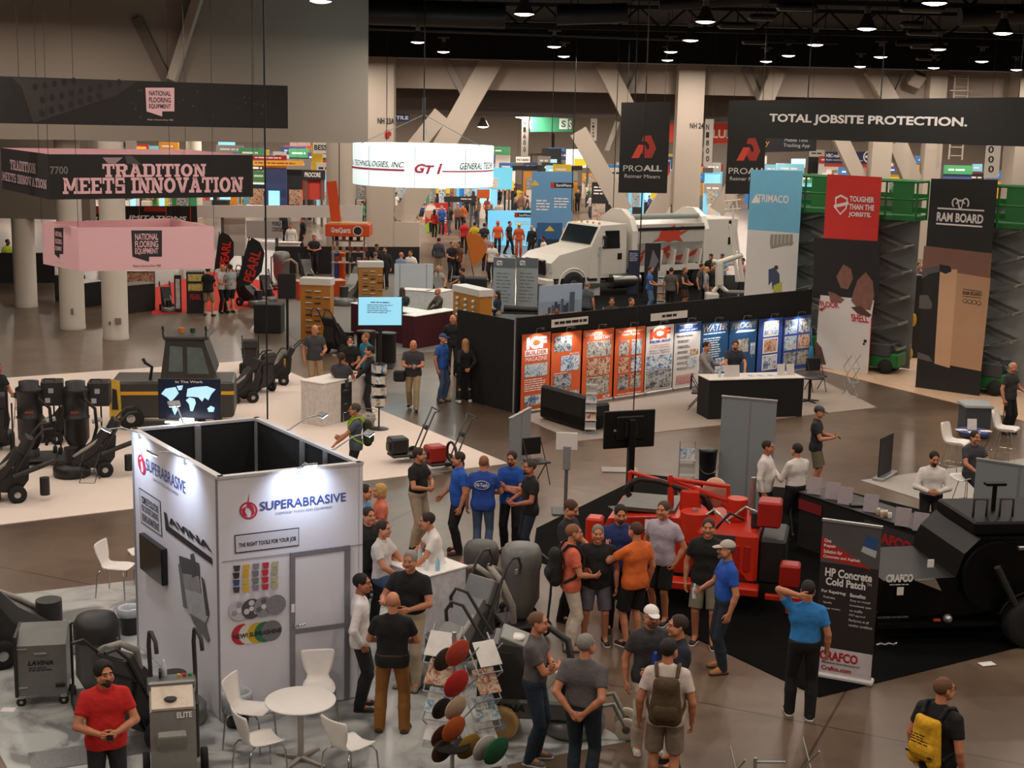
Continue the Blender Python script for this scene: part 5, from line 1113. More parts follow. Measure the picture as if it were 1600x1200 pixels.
# ------------------------------------------------------------------ orange poster wall with its counter
PL = G(806, 646); PR_ = G(1262, 576); pd = PR_ - PL; hD = HZ(806, 646, 497)
t, fD = vpanel('pipe_and_drape', 'black drape wall behind the row of tall posters', 'drape', PL, PR_, hD, .06, M('#0d0c0d', .95, var=.3, sc=8, bump=.6), 'drape')
for s in (0, .26, .46, .72, .86, 1): q = pd * s; MB().cyl((q.length, .1, 0), (q.length, .1, hD + .05), .025, n=8).build('upright', ALU, t)
pn = Vector((-pd.y, pd.x, 0)).normalized(); vpanel('pipe_and_drape', 'black side drape at the left end of the poster wall', 'drape', PL + pn * 2.4, PL + pn * .12, hD * .97, .05, M('#0d0c0d', .95, var=.3, sc=8, bump=.6), 'drape')
rnd = random.Random(5)
PH = [photo_mat('photo_print_a', ['#2d2b28', '#7d7468', '#c9c1b4', '#5a4a3c'], 9), photo_mat('photo_print_b', ['#33506f', '#8fa7bb', '#d9d4c8', '#6b5a45'], 8), photo_mat('photo_print_c', ['#5c2a1e', '#a0563a', '#d8c1a4', '#3a2f2a'], 9), photo_mat('photo_print_d', ['#20304a', '#6d89a8', '#e2e2de', '#8b7a62'], 7), photo_mat('photo_print_e', ['#191a1c', '#58595c', '#c0c0be', '#2c2c2e'], 9)]
ORG = '#cf5a2c'
def poster(label, x0, x1, yt, col, deco):
    u0 = fD.px(x0, 580)[0]; u1 = fD.px(x1, 580)[0]; n = fD.W.to_3x3() @ fD.N; ux = fD.W.to_3x3() @ fD.U; p = PL + ux * u0 + n * .12; q = PL + ux * u1 + n * .12
    vt = fD.px((x0 + x1) / 2, yt)[1]; p.z = q.z = .05; t, f = vpanel('poster_stand', label, 'poster', p, q, vt - .05, .015, M(col, .5, var=.04, sc=2), 'sheet', 'tall posters on the drape wall')
    MB().bx(0, f.w, -.05, .08, -.05, .02, .01).build('base', ALU, t); MB().tube([(f.w / 2, .02, f.h), (f.w / 2, .0, f.h + .12), (f.w / 2, -.2, f.h + .16)], .01, 6).build('lamp_arm', ALU, t); MB().box((f.w / 2, -.22, f.h + .14), (.10, .06, .05), .01).build('lamp_head', M('#333335', .4), t)
    if 1:
        l = bpy.data.lights.new('poster_light', 'SPOT'); l.energy = 30; l.spot_size = math.radians(120); l.spot_blend = .7; l.color = (.95, .96, 1); o = bpy.data.objects.new('poster_light', l); COL.objects.link(o); o.location = t.matrix_world @ Vector((f.w / 2, -.24, f.h + .10)) if False else p + ux * (f.w / 2) + n * .3 + Vector((0, 0, f.h + .08)); o.rotation_euler = (-n * .35 + Vector((0, 0, -1))).to_track_quat('-Z', 'Y').to_euler()
    def U(a, b_, c, d): return (a * f.w, b_ * f.h, c * f.w, d * f.h)
    deco(f, U); return f
WH2 = M('#efe7dd', .5, var=0); RD2 = M('#b83a22', .5, var=0); OR2 = M('#e0912a', .5, var=0); BL2 = M('#2d4f8c', .5, var=0); BLT = M('#d9e2e6', .5, var=0)
def d1(f, U):
    f.text('ICF', *U(.14, .80, .86, .96), WH2, .06); f.rect(*U(.1, .712, .9, .79), WH2, 'name_plate'); f.text('BUILDER', *U(.14, .725, .86, .778), RD2, .02); f.text('MAGAZINE', *U(.12, .645, .88, .70), WH2, .0); f.rect(*U(.1, .44, .9, .61), PH[1], 'picture'); f.lines(*U(.1, .25, .9, .42), 6, WH2); f.rect(*U(.12, .07, .88, .2), PH[3], 'picture')
def d2(f, U):
    f.rect(*U(.08, .74, .68, .95), PH[4], 'picture'); f.rect(*U(.32, .47, .95, .68), PH[3], 'picture'); f.rect(*U(.08, .22, .68, .43), PH[4], 'picture'); f.rect(*U(.3, .03, .95, .19), PH[1], 'picture'); f.text('MAGAZINE', *U(.6, .69, .92, .715), WH2); f.lines(*U(.1, .44, .6, .46), 1, WH2)
def d3(f, U):
    f.text('DISASTER', *U(.06, .92, .62, .965), WH2, .0); f.text('RESISTANT', *U(.35, .86, .94, .91), WH2, .0); f.rect(*U(.12, .62, .92, .84), PH[0], 'picture'); f.rect(*U(.14, .36, .90, .60), PH[2], 'picture'); f.rect(*U(.16, .08, .88, .34), PH[0], 'picture'); f.text('ICF', *U(.7, .02, .93, .065), WH2, .03)
def d4(f, U):
    f.text('The Building Concrete\nFrame Magazine', *U(.08, .88, .92, .97), WH2, .0)
    for r in range(3):
        for c in range(2): f.rect(*U(.12 + c * .42, .60 - r * .25, .46 + c * .42, .82 - r * .25), PH[(r * 2 + c) % 5], 'cover_picture'); f.text('ICF', *U(.15 + c * .42, .775 - r * .25, .3 + c * .42, .81 - r * .25), RD2, .04)
    f.text('www.icfmag.com', *U(.1, .02, .9, .055), WH2, .02)
def d5(f, U):
    f.text('ICF', *U(.12, .80, .88, .96), M('#d2491f', .5), .06); f.text('BUILDER GROUP', *U(.12, .745, .88, .785), BL2, .04); f.text('A Trade Association\nfor ICF Professionals', *U(.15, .66, .85, .72), RD2); f.text('Builders - Distributors\nArchitects - Engineers', *U(.12, .57, .88, .64), BKP); f.rect(*U(.03, .33, .97, .55), PH[3], 'picture'); f.rect(*U(.03, .05, .97, .32), PH[4], 'picture'); f.text('www.icfbuildersgroup.com', *U(.06, .012, .94, .04), RD2)
def d6(f, U):
    f.rect(*U(0, .86, 1, 1), BL2, 'header'); f.text('MEMBERSHIP\nONLY\n$299 per year!', *U(.15, .875, .85, .985), WH2, .02); f.text('Member Benefits:', *U(.08, .79, .7, .825), BKP, .01)
    for i in range(6): f.lines(*U(.12, .70 - i * .085, .62, .745 - i * .085), 2, BKP)
    f.rect(*U(.62, .5, .92, .58), PH[2], 'picture'); f.rect(*U(.5, .30, .88, .46), PH[1], 'picture'); f.lines(*U(.1, .05, .9, .2), 6, RD2)
def d7(f, U): f.text('WATER', *U(.06, .86, .95, .97), WH2, .03, .25); f.text('WATER', *U(.08, .862, .95, .966), BKP, .0, .25); f.lines(*U(.08, .80, .9, .84), 1, BLT); f.lines(*U(.08, .42, .75, .76), 9, BLT); f.rect(*U(.55, .16, .9, .4), PH[3], 'picture')
def d8(f, U): f.text('PROOF!', *U(.05, .86, .95, .97), WH2, .03, .25); f.text('PROOF!', *U(.06, .862, .94, .966), BKP, .0, .25); f.poly([(.2 * f.w, .80 * f.h), (.9 * f.w, .79 * f.h), (.96 * f.w, .82 * f.h), (.3 * f.w, .84 * f.h)], BLT, 'swoosh'); f.rect(*U(.3, .45, .7, .68), PH[0], 'picture'); f.text('mag.com', *U(.78, .3, .95, .6), BLT, .02)
def d9(f, U):
    for r in range(3):
        f.rect(*U(.2, .68 - r * .30, .82, .95 - r * .30), WH2, 'mount'); f.rect(*U(.24, .70 - r * .30, .78, .93 - r * .30), PH[(r + 1) % 5], 'picture')
def d10(f, U):
    for r in range(3):
        for c in range(2): f.rect(*U(.04 + c * .49, .69 - r * .3, .48 + c * .49, .95 - r * .3), PH[(r * 3 + c + 3) % 5], 'picture')
poster('orange poster with big white title letters, first in the row', 810, 854, 520, ORG, d1); poster('orange poster with three house pictures, second in the row', 856, 902, 518, ORG, d2); poster('orange poster headed DISASTER RESISTANT, third in the row', 905, 952, 514, ORG, d3); poster('orange poster of six magazine covers, fourth in the row', 955, 1001, 511, ORG, d4)
poster('white poster with big orange letters, beside the orange four', 1003, 1045, 508, '#d9d0c8', d5); poster('white poster with a blue header reading Member Benefits', 1047, 1087, 504, '#d5ccc4', d6); poster('dark blue poster headed WATER', 1088, 1130, 503, '#1d4a72', d7); poster('dark blue poster headed PROOF!', 1132, 1174, 500, '#1d4a72', d8); poster('violet blue poster of three mounted photos', 1177, 1214, 497, '#34509a', d9); poster('violet blue poster grid of six photos, last in the row', 1216, 1258, 494, '#2c4a96', d10)
for x0, y0, x1, y1, st, lab in ((861, 500, 918, 512, 'ICF BUILDER MAGAZINE OCF EXPORT MAGAZINE', 'white name card pinned above the orange posters'), (1016, 490, 1073, 502, 'HUHOT BUILDING', 'white name card pinned above the white posters')):
    ux = fD.W.to_3x3() @ fD.U; n = fD.W.to_3x3() @ fD.N; u0 = fD.px(x0, (y0 + y1) / 2)[0]; u1 = fD.px(x1, (y0 + y1) / 2)[0]; v = fD.px(x0, y1)[1]; p = PL + ux * u0 + n * .02; q = PL + ux * u1 + n * .02; p.z = q.z = v
    tt, f = vpanel('name_card', lab, 'sign', p, q, .20, .01, M('#ded5cb', .6), 'card'); f.lines(f.w * (.08 if 'orange' in lab else .3), .06, f.w * (.96 if 'orange' in lab else .7), .15, 1, BKP, fill=.8, ragged=0)
def draped_table(label, pL, pR, dep, h, col='#111112', topc='#d8d0c8', name='draped_table'):
    a = pL; b_ = pR; d = b_ - a; t = thing(name, label, 'table', a, math.atan2(d.y, d.x)); w = d.length; MB().bx(0, w, 0, dep, 0, h - .03, .01).build('skirt', M(col, .9, var=.25, sc=9, bump=.5), t); MB().bx(-.02, w + .02, -.02, dep + .02, h - .03, h, .008).build('tabletop', M(topc, .5), t); return t
def on_table(t, name, label, cat, x, y, z, size, col, rz=0, **k):
    o = MB().box((0, 0, size[2] / 2), size, .004).build(name, M(col, .4, **k)); o.location = t.matrix_world @ Vector((x, y, z)) if False else Vector(t.location) + rotz(t.rotation_euler.z) @ Vector((x, y, z)); o.rotation_euler.z = t.rotation_euler.z + rz; return tag(o, label, cat)
def easel_card(loc, rz, label, w=.2, h=.27, col='#b9b0b4', pic=None, name='easel_card'):
    t = thing(name, label, 'card', loc, rz); R = Matrix.Rotation(-.2, 3, 'X'); MB().box((0, .0, h / 2), (w, .012, h), .002, R).build('card', M(col, .4), t); MB().box((0, .07, h * .4), (w * .5, .01, h * .85), 0, Matrix.Rotation(.25, 3, 'X')).build('stay', M('#777777'), t)
    f = Face(t, Vector((-w / 2, -.008, .0)), (1, 0, 0), (0, .199, .98)); f.rect(w * .1, h * .5, w * .9, h * .92, pic or PH[1], 'picture', d=.004); f.lines(w * .1, h * .1, w * .9, h * .42, 4, BKP); return t
TI = draped_table('black skirted counter with a white top before the blue posters', G(1106, 656), G(1253, 651), .75, HZ(1106, 656, 593)); 
for i, (x, lab) in enumerate(((.62, 'brochure holder between the two men at the counter'), (.82, 'brochure holder right next to the first at the counter'), (2.05, 'flyer holder on the counter right end'), (2.3, 'flyer holder last on the counter right end'))): easel_card(Vector(TI.location) + rotz(TI.rotation_euler.z) @ Vector((x, .35, TI.dimensions.z if False else HZ(1106, 656, 593))), TI.rotation_euler.z, lab, .21, .28, '#cfc8c4', PH[2] if i % 2 else PH[1])
hI = HZ(1106, 656, 593); b = MB().lathe([(.03, 0), (.032, .02), (.032, .13), (.012, .17), (.012, .2), (0, .2)], n=12).build('water_bottle', M('#c6d2d8', .15, var=0)); b.location = Vector(TI.location) + rotz(TI.rotation_euler.z) @ Vector((.38, .3, hI)); tag(b, 'small clear water bottle on the skirted counter', 'bottle')
for k in range(7): on_table(TI, 'leaflet', 'white leaflet laid flat on the skirted counter', 'leaflet', 1.1 + .13 * k, .25 + .1 * (k % 2), hI, (.11, .2, .004), '#8fa0c0' if k % 2 else '#d8d4ce')['group'] = 'leaflets on the skirted counter'
# black sofa
sp = G(842, 655); sq = G(905, 674); d = sq - sp; so = thing('sofa', 'low black sofa in front of the orange posters', 'sofa', sp, math.atan2(d.y, d.x)); w = 1.75; SB = M('#0c0c0d', .6)
MB().bx(0, w, 0, .75, .05, .40, .05).build('base', SB, so); MB().bx(.12, w - .12, .05, .62, .38, .52, .06).build('seat_cushion', SB, so); MB().bx(0, w, -.0, .18, .05, .86, .06).build('backrest', SB, so)
for x in (0, w - .16): MB().bx(x, x + .16, .0, .78, .05, .64, .05).build('armrest', SB, so)
so.location = Vector(so.location)
# brochure towers and wire stands
def brochure_tower(label, px, py, ytop, n, w=.24, col='#a9a39c'):
    t = thing('brochure_stand', label, 'brochure stand', G(px, py)); H = HZ(px, py, ytop); MB().box((0, 0, .015), (.36, .32, .03), .01).build('foot', ALU, t)
    for x in (-w / 2, w / 2): MB().cyl((x, .04, 0), (x, .04, H), .010, n=6).build('upright', ALU, t)
    for i in range(n):
        z = .12 + (H - .2) * i / n; h = (H - .2) / n * .85; MB().box((0, -.02, z + h / 2), (w, .03, h), .004, Matrix.Rotation(-.25, 3, 'X')).build('brochure', PH[(i * 2) % 5] if i % 2 else M(col, .5), t); MB().box((0, -.05, z + .03), (w + .02, .02, .05), .004, Matrix.Rotation(-.25, 3, 'X')).build('pocket', M('#c8c8c8', .2), t)
    return t
brochure_tower('tall narrow brochure tower beside the black sofa', 922, 679, 583, 6); 
def zigzag(label, px, py, ytop, n, w=.30, rz=0.0, pages=False):
    t = thing('zigzag_stand', label, 'brochure stand', G(px, py), rz); H = HZ(px, py, ytop); h = H / n
    for i in range(n):
        for x in (-w / 2, w / 2):
            s = .20 if i % 2 else -.20
            MB().cyl((x, -s, i * h), (x, s, (i + 1) * h), .011, n=6).build('strut', ALU, t); MB().cyl((x, s * .9, i * h), (x, -s * .9, (i + 1) * h), .009, n=6).build('strut', ALU, t)
        MB().cyl((-w / 2, -.2, i * h + .01), (w / 2, -.2, i * h + .01), .010, n=6).build('crossbar', ALU, t)
        if pages: MB().box((0, -.1, (i + .62) * h), (w * .92, .32, .012), .003, Matrix.Rotation(.75, 3, 'X')).build('brochure', PH[i % 5] if i % 3 else M('#d8d3cf', .4), t)
    return t
zigzag('small folding wire stand near the tall lift banners', 1328, 618, 552, 3, .26, .3); 
MB_ = None
# small round tables and folding chairs by the counter
def bar_table(label, px, py, ytop, r, col, base='#141414', name='bar_table'):
    t = thing(name, label, 'table', G(px, py)); H = HZ(px, py, ytop); MB().lathe([(0, H - .03), (r, H - .03), (r, H), (0, H)], n=32).build('tabletop', M(col, .35), t); MB().cyl((0, 0, .02), (0, 0, H - .03), .04, n=12).build('pedestal', M(base, .4), t)
    b = MB()
    for k in range(4): a = k * PI / 2 + .4; b.cyl((0, 0, .05), (.3 * math.cos(a), .3 * math.sin(a), .02), .03, .018, n=6)
    b.build('foot', M(base, .4), t); return t, H
bar_table('small black round table by the counter end', 1264, 628, 588, .36, '#2a2725')
bt2, hB = bar_table('tall bar table with a blue round top', 1516, 728, 672, .37, '#2e3f86'); 
easel_card(Vector(bt2.location) + Vector((-.02, .05, hB)), 0, 'white menu card standing on the blue bar table', .2, .24, '#d8d2cc', PH[4])
for dx, dy, lab in ((-.05, -.2, 'white sheet at the front of the blue bar table'), (.25, -.05, 'white sheet hanging over the blue table edge'), (-.25, .02, 'white leaflet left on the blue bar table')):
    o = MB().box((0, 0, 0), (.24, .17, .004)).build('paper_sheet', M('#e4dfda', .6)); o.location = Vector(bt2.location) + Vector((dx, dy, hB + .003)); tag(o, lab, 'paper')
BS = bucket_stool(); BS.location = G(1487, 745); BS.rotation_euler.z = math.radians(50); BS['label'] = 'white bucket stool left of the blue bar table'; BS['group'] = 'white bucket stools'
place_copy(BS, G(1566, 722), math.radians(55), 'white bucket stool right of the blue bar table'); place_copy(BS, G(1506, 806), math.radians(-60), 'white bucket stool half behind the grey panel')
t = thing('trash_can', 'grey square trash can with a clear bag behind the bar table', 'bin', G(1520, 682)); hT = HZ(1520, 682, 630); MB().prism([(-.26, -.26), (.26, -.26), (.26, .26), (-.26, .26)], 0, .02).bx(-.3, .3, -.3, .3, .02, hT, .03).build('tub', M('#3a3f47', .6), t); MB().bx(-.34, .34, -.34, .34, hT - .06, hT + .03, .02).build('liner', CLR, t)
# roll-up banner seen edge on
t, f = vpanel('rollup_banner', 'thin roll-up banner seen nearly edge on, black face', 'banner', G(1372, 752), G(1392, 741), HZ(1380, 748, 682), .02, M('#1b1a1b', .5), 'sheet'); MB().bx(-.05, f.w + .1, -.12, .12, 0, .08, .02).build('base', ALU, t)
# grey display panels
def grey_panel(label, x0, y0, x1, y1, yt0, seam=True):
    A = G(x0, y0); B = G(x1, y1); t, f = vpanel('exhibition_screen', label, 'display panel', A, B, HZ(x0, y0, yt0), .04, M('#858b8e', .6, var=.04, sc=1), 'board')
    MB().bx(f.w * .52, f.w * .54, -.008, .05, 0, f.h).build('joint_strip', ALU, t); MB().bx(-.01, f.w + .01, -.015, .055, f.h, f.h + .03).build('top_rail', ALU, t); MB().bx(-.01, f.w + .01, -.03, .07, 0, .05).build('bottom_rail', ALU, t); return t
grey_panel('grey display panel behind the two men in white', 1119, 800, 1203, 810, 620); grey_panel('grey display panel seen at a slant by the man in black', 797, 735, 828, 715, 655); grey_panel('grey display panel at the frame edge behind the black machine', 1512, 880, 1640, 905, 717)
# sign post
t = thing('sign_post', 'white blank sign on a grey lift post', 'sign', G(883, 800)); H = HZ(883, 800, 678); MB().cyl((0, 0, 0), (0, 0, H * .72), .035, n=10).build('post', M('#77797c', .4, .4), t); MB().bx(-.07, .07, -.06, .06, H * .55, H * .85, .01).build('housing', M('#8b8d90', .4), t); MB().bx(-.21, .19, -.03, .0, H * .80, H * 1.02, .005).build('plate', WHT, t); MB().box((0, 0, .015), (.5, .5, .03), .01).build('foot', M('#555759', .5), t)
# monitor seen from behind
t = thing('monitor_stand', 'black monitor on a stand seen from behind', 'monitor', G(985, 800), math.radians(20)); zM0 = HZ(985, 800, 703); zM1 = HZ(985, 800, 644); K = M('#0b0b0c', .4)
MB().bx(-.06, .06, .02, .14, 0, zM1 - .15, .01).build('pole', K, t); MB().bx(-.52, .52, .17, .22, zM0, zM1, .015).build('screen_case', K, t); MB().bx(-.28, .28, .13, .18, zM0 + .15, zM1 - .1, .03).build('back_cover', K, t); MB().bx(-.3, .3, -.2, .4, 0, .03, .01).build('foot', K, t); MB().bx(-.12, .12, .10, .14, zM0 + .22, zM1 - .2).build('bracket', M('#1c1c1d', .5), t)
for x, z in ((-.3, .35), (.24, .33), (-.2, .18)): MB().box((x, .165, zM0 + z), (.05, .01, .04)).build('port_label', M('#8a8a8a', .5), t)
MB().box((0, 0, .012), (.75, .42, .02)).build('foot_plate', M('#9b9793', .4, .5), None).location = G(968, 735); bpy.data.objects['foot_plate'].name = 'floor_plate'; tag(bpy.data.objects['floor_plate'], 'shiny metal plate on the floor beside the monitor stand', 'plate')
# ------------------------------------------------------------------ machines
DK1 = M('#1b1b1d', .45, var=.15); DK2 = M('#2c2b2b', .5, var=.2); GR1 = M('#5d5d5b', .4, .3, var=.1); GR2 = M('#7b7b78', .35, .4, var=.08); RUB = M('#141414', .8); SIL = M('#b4b4b2', .25, .8, var=.05); TAN = M('#c39a63', .7, var=.15); HOSE = M('#9a938b', .5, var=.3, sc=40)
def wheel(p, c, r, w, ax='x', tyre=RUB, hub=SIL):
    o = MB().lathe([(r * .6, -w / 2), (r * .92, -w / 2), (r, -w * .3), (r, w * .3), (r * .92, w / 2), (r * .6, w / 2)], c, 22, ax).build('wheel', tyre, p)
    MB().lathe([(r * .15, -w * .52), (r * .35, -w * .5), (r * .62, -w * .36), (r * .62, w * .36), (r * .35, w * .5), (r * .15, w * .52)], c, 18, ax).build('hub', hub, o); return o
def rot_box(p, name, c, s, ang, mat, ax='X', bev=.015): o = MB().box((0, 0, 0), s, bev, Matrix.Rotation(ang, 3, ax)).build(name, mat, p); o.location = c; return o
def grinder(label, loc, rz, body=GR1, dark=DK1, s=1.0, tyre=RUB, drum=GR2, hook=True, name='floor_grinder', box_tilt=.5):
    t = thing(name, label, 'floor grinder', loc, rz); t.scale = (s,) * 3
    MB().lathe([(.36, .02), (.38, .05), (.38, .20), (.34, .25), (.12, .27), (.12, .30)], (0, -.38, 0), 32).build('grinding_head', drum, t); MB().cyl((0, -.38, .27), (0, -.38, .62), .15, n=20).build('motor', dark, t)
    MB().prism([(-.42, .26), (.30, .16), (.48, .40), (.52, .86), (.30, .98), (.02, .66), (-.36, .40)], -.20, .20, 'x').build('chassis', body, t)
    for x in (-.23, .23): MB().prism([(-.2, .30), (.32, .22), (.5, .55), (.46, .84), (.3, .8), (.1, .5)], x - .02, x + .02, 'x').build('side_plate', dark, t)
    rot_box(t, 'control_box', (0, .48, 1.02), (.46, .16, .34), -box_tilt, body); rot_box(t, 'control_panel', (0, .555, 1.06), (.38, .02, .22), -box_tilt, dark)
    MB().cyl((.1, .56, 1.14), (.1, .59, 1.155), .025, n=10).build('stop_button', M('#c22a1d', .4), t)
    for x in (-.26, .26):
        pts = [(x, .25, .55), (x, .45, .90), (x, .58, 1.15)] + ([(x, .68, 1.34), (x, .80, 1.44), (x, .93, 1.43), (x, .99, 1.30), (x, .96, 1.18)] if hook else [(x, .78, 1.35), (x, .95, 1.36)])
        MB().tube(pts, .021, 8).build('handle', DK2, t); wheel(t, (x * 1.25, .26, .17), .17, .09, 'x', tyre)
    MB().tube([(.14, -.35, .45), (.2, -.1, .62), (.15, .2, .8), (.1, .42, .7)], .035, 8).build('hose', HOSE, t); return t
def vacuum(label, loc, rz, s=1.0, drum=GR1, lid=DK2, hose=HOSE, name='dust_extractor', tall=1.0, hose_pts=True):
    t = thing(name, label, 'vacuum', loc, rz); t.scale = (s,) * 3; h = tall
    MB().lathe([(.12, .22), (.20, .36), (.27, .50), (.27, .50 + .42 * h), (.28, .52 + .42 * h), (.28, .55 + .42 * h)], n=28).build('drum', drum, t)
    zt_ = .55 + .42 * h; MB().lathe([(.285, zt_), (.29, zt_ + .05), (.29, zt_ + .20), (.24, zt_ + .30), (.10, zt_ + .33), (0, zt_ + .33)], n=28).build('motor_head', lid, t)
    MB().bx(-.33, .33, -.30, .34, .12, .18, .02).build('base_frame', DK2, t)
    for x in (-.3, .3): MB().tube([(x, .3, .15), (x, .34, .6), (x, .36, zt_ + .1)], .018, 6).build('frame_tube', DK2, t); wheel(t, (x, .24, .13), .13, .07, 'x'); wheel(t, (x * .9, -.26, .06), .06, .04, 'x')
    MB().tube([(-.3, .36, zt_ + .1), (.3, .36, zt_ + .1)], .018, 6).build('push_bar', DK2, t); MB().cyl((0, 0, .06), (0, 0, .25), .10, n=14).build('dust_pan', DK1, t)
    if hose_pts: MB().tube([(0, -.24, zt_ - .1), (.05, -.45, zt_ + .02), (.25, -.55, zt_ + .1), (.45, -.45, zt_ - .05), (.5, -.3, zt_ - .4), (.42, -.25, .3)], .045, 10).build('hose', hose, t)
    for a in (-.6, 2.4): MB().box((.28 * math.cos(a), .28 * math.sin(a), zt_), (.05, .05, .09), .008).build('latch', SIL, t)
    return t
# grey machines of the white booth
grinder('large grey floor grinder with two hooked handles at the left edge', G(28, 1025), math.radians(125), GR1, DK2, 1.15, drum=M('#9b9992', .4, .3))
vacuum('grey dust extractor with pale hose behind the man in red', G(155, 1108), math.radians(20), .95)
grinder('dark grey floor grinder between the man in red and the booth wall', G(238, 1145), math.radians(150), DK2, DK1, 1.0, hook=False)
t = thing('tool_cart', 'grey steel cabinet cart on casters near the left edge', 'cart', G(70, 1092), math.radians(12)); K = GR2
MB().prism([(-.26, .16), (.26, .16), (.26, .92), (.02, .92), (-.26, .80)], -.30, .30, 'x').build('cabinet', K, t); MB().bx(-.31, -.27, -.29, .27, .15, .93, .008).build('edge_panel', DK2, t); MB().box((0, -.275, .70), (.16, .03, .03), .008).build('handle', SIL, t); MB().box((.22, -.27, .28), (.11, .02, .05), .02).build('badge', DK1, t)
for x in (-.25, .25):
    for y in (-.2, .2): wheel(t, (x, y, .06), .06, .03, 'y', DK1); MB().box((x, y, .13), (.07, .05, .05)).build('caster_fork', SIL, t)
for z in (.27, .76): MB().box((-.22, -.268, z), (.14, .02, .025), .006).build('latch', SIL, t)
f = Face(t, (0, -.262, 0), (1, 0, 0), (0, 0, 1)); f.text('LAVINA', -.15, .55, .15, .61, DK1, .04, .2); f.lines(-.14, .47, .14, .53, 2, DK1)
t = thing('upright_grinder', 'upright grey grinder with tall hooked handles beside the man in red', 'floor grinder', G(272, 1222), math.radians(15)); GE = M('#8d8a84', .35, .35)
MB().prism([(-.25, .12), (.22, .12), (.24, 1.0), (.10, 1.06), (-.20, .92), (-.32, .5)], -.24, .24, 'x').build('body', GE, t); MB().prism([(-.21, .93), (.1, 1.07), (.1, 1.10), (-.22, .96)], -.22, .22, 'x').build('top_tray', M('#d4c4b4', .5), t); MB().lathe([(.06, 0), (.07, .02), (.05, .03)], (-.02, -.1, 1.0), 16).build('cup_hole', DK2, t)
MB().bx(-.26, .26, .08, .30, .98, 1.14, .02).build('control_deck', GR2, t); MB().bx(.20, .28, -.1, .2, .3, .95, .02).build('side_cover', DK2, t); MB().lathe([(.30, .02), (.31, .12), (.2, .16)], (0, -.15, 0), 28).build('grinding_head', GR2, t); rot_box(t, 'dust_chute', (-.02, -.30, .60), (.30, .10, .30), .5, GE)
for x, c in ((.14, '#c22a1d'), (.08, '#d8a92c'), (.20, '#2f8f4a')): MB().cyl((x, .2, 1.14), (x, .2, 1.17), .02, n=10).build('button', M(c, .4), t)
for x in (-.22, .26): MB().tube([(x, .22, .9), (x, .28, 1.2), (x - .01, .30, 1.50), (x + .0, .24, 1.66), (x + .02, .12, 1.70), (x + .06, .02, 1.62), (x + .07, .0, 1.5)], .024, 8).build('handle', DK2, t); wheel(t, (x * 1.3, .2, .14), .14, .08)
MB().box((-.12, .18, 1.2), (.03, .12, .09), .01).build('lever', DK1, t); f = Face(t, (0, -.205, .92), (1, 0, 0), (0, .4, -.9)); f = Face(t, (-.24, -.33, .5), (1, 0, 0), (0, .27, .96)); f.text('ELITE', .28, .36, .44, .42, WHT, .03)
o = MB().lathe([(.025, 0), (.03, .01), (.03, .12), (.012, .16), (.012, .19), (0, .19)], n=12).build('water_bottle', M('#cfd8dc', .15, var=0)); o.location = G(277, 1222) + Vector((-.17, .22, 1.14)); tag(o, 'clear water bottle standing on the upright grinder deck', 'bottle')
for x, y, a, lab in ((113, 1002, .5, 'perforated steel plate on the floor behind the cabinet cart'), (12, 1030, .5, 'perforated steel plate under the large grinder at the edge'), (105, 1185, .4, 'perforated steel plate beside the man in red'), (218, 1165, .4, 'perforated steel plate under the dark grinder')):
    o = MB().box((0, 0, .012), (.8, .5, .02)).build('steel_plate', M('#8d8f90', .3, .6, var=.6, sc=70)); o.location = G(x, y); o.rotation_euler.z = a; tag(o, lab, 'plate', 'steel plates')
o = MB().box((0, 0, .008), (.16, .12, .01)).build('floor_tag', WHT); o.location = G(13, 1110); tag(o, 'white square tag stuck on the bare floor at the left edge', 'tag')
o = MB().box((0, 0, .016), (.22, .13, .008)).build('floor_tag', WHT); o.location = G(1542, 1039); o.rotation_euler.z = .3; tag(o, 'white square tag on the black carpet edge', 'tag')
# centre: tan wheeled grinder and its vacuums
GM = M('#6a6a67', .38, .35); t = thing('planetary_grinder', 'big grey planetary grinder with tan tyres behind the brochure racks', 'floor grinder', G(850, 1142), math.radians(-4))
MB().bx(-.78, .62, -.30, .30, .26, .50, .03).build('chassis', GM, t); MB().prism([(-.80, .50), (-.2, .50), (.02, .72), (-.30, 1.15), (-.62, 1.18), (-.80, .95)], -.26, .26, 'y').build('body', M('#4a4a48', .4, .3), t); MB().prism([(-.68, .55), (-.25, .55), (-.12, .72), (-.40, 1.08), (-.62, 1.08)], -.30, -.26, 'y').build('side_plate', DK2, t)
rot_box(t, 'top_deck', (-.34, 0, 1.14), (.44, .46, .10), .35, GR2, 'Y'); MB().lathe([(.10, 0), (.11, .03), (.0, .035)], (-.36, -.05, 1.18), 18).build('white_cup', WPLA, t); rot_box(t, 'chute', (-.02, -.1, .78), (.30, .24, .30), .7, M('#c9c0b4', .5), 'Y'); MB().lathe([(.36, .03), (.38, .06), (.38, .20), (.2, .26)], (.35, .05, 0), 30).build('grinding_head', GR2, t); MB().cyl((.30, .05, .5), (.30, .05, .85), .16, n=18).build('motor', DK1, t)
for y in (-.30, .34): wheel(t, (-.50, y, .215), .215, .15, 'y', TAN, SIL); wheel(t, (.98, y * .5, .14), .14, .05, 'y', M('#b9b0a0', .6), GR1)
for y in (-.15, .17): MB().tube([(.6, y, .4), (.82, y, .45), (.98, y, .14)], .03, 6).build('fork', GR2, t)
for y in (-.24, .24): MB().tube([(-.60, y, 1.0), (-.82, y, 1.35), (-.98, y, 1.62), (-1.12, y, 1.66), (-1.18, y, 1.55), (-1.17, y, 1.42)], .022, 8).build('handle', DK2, t)
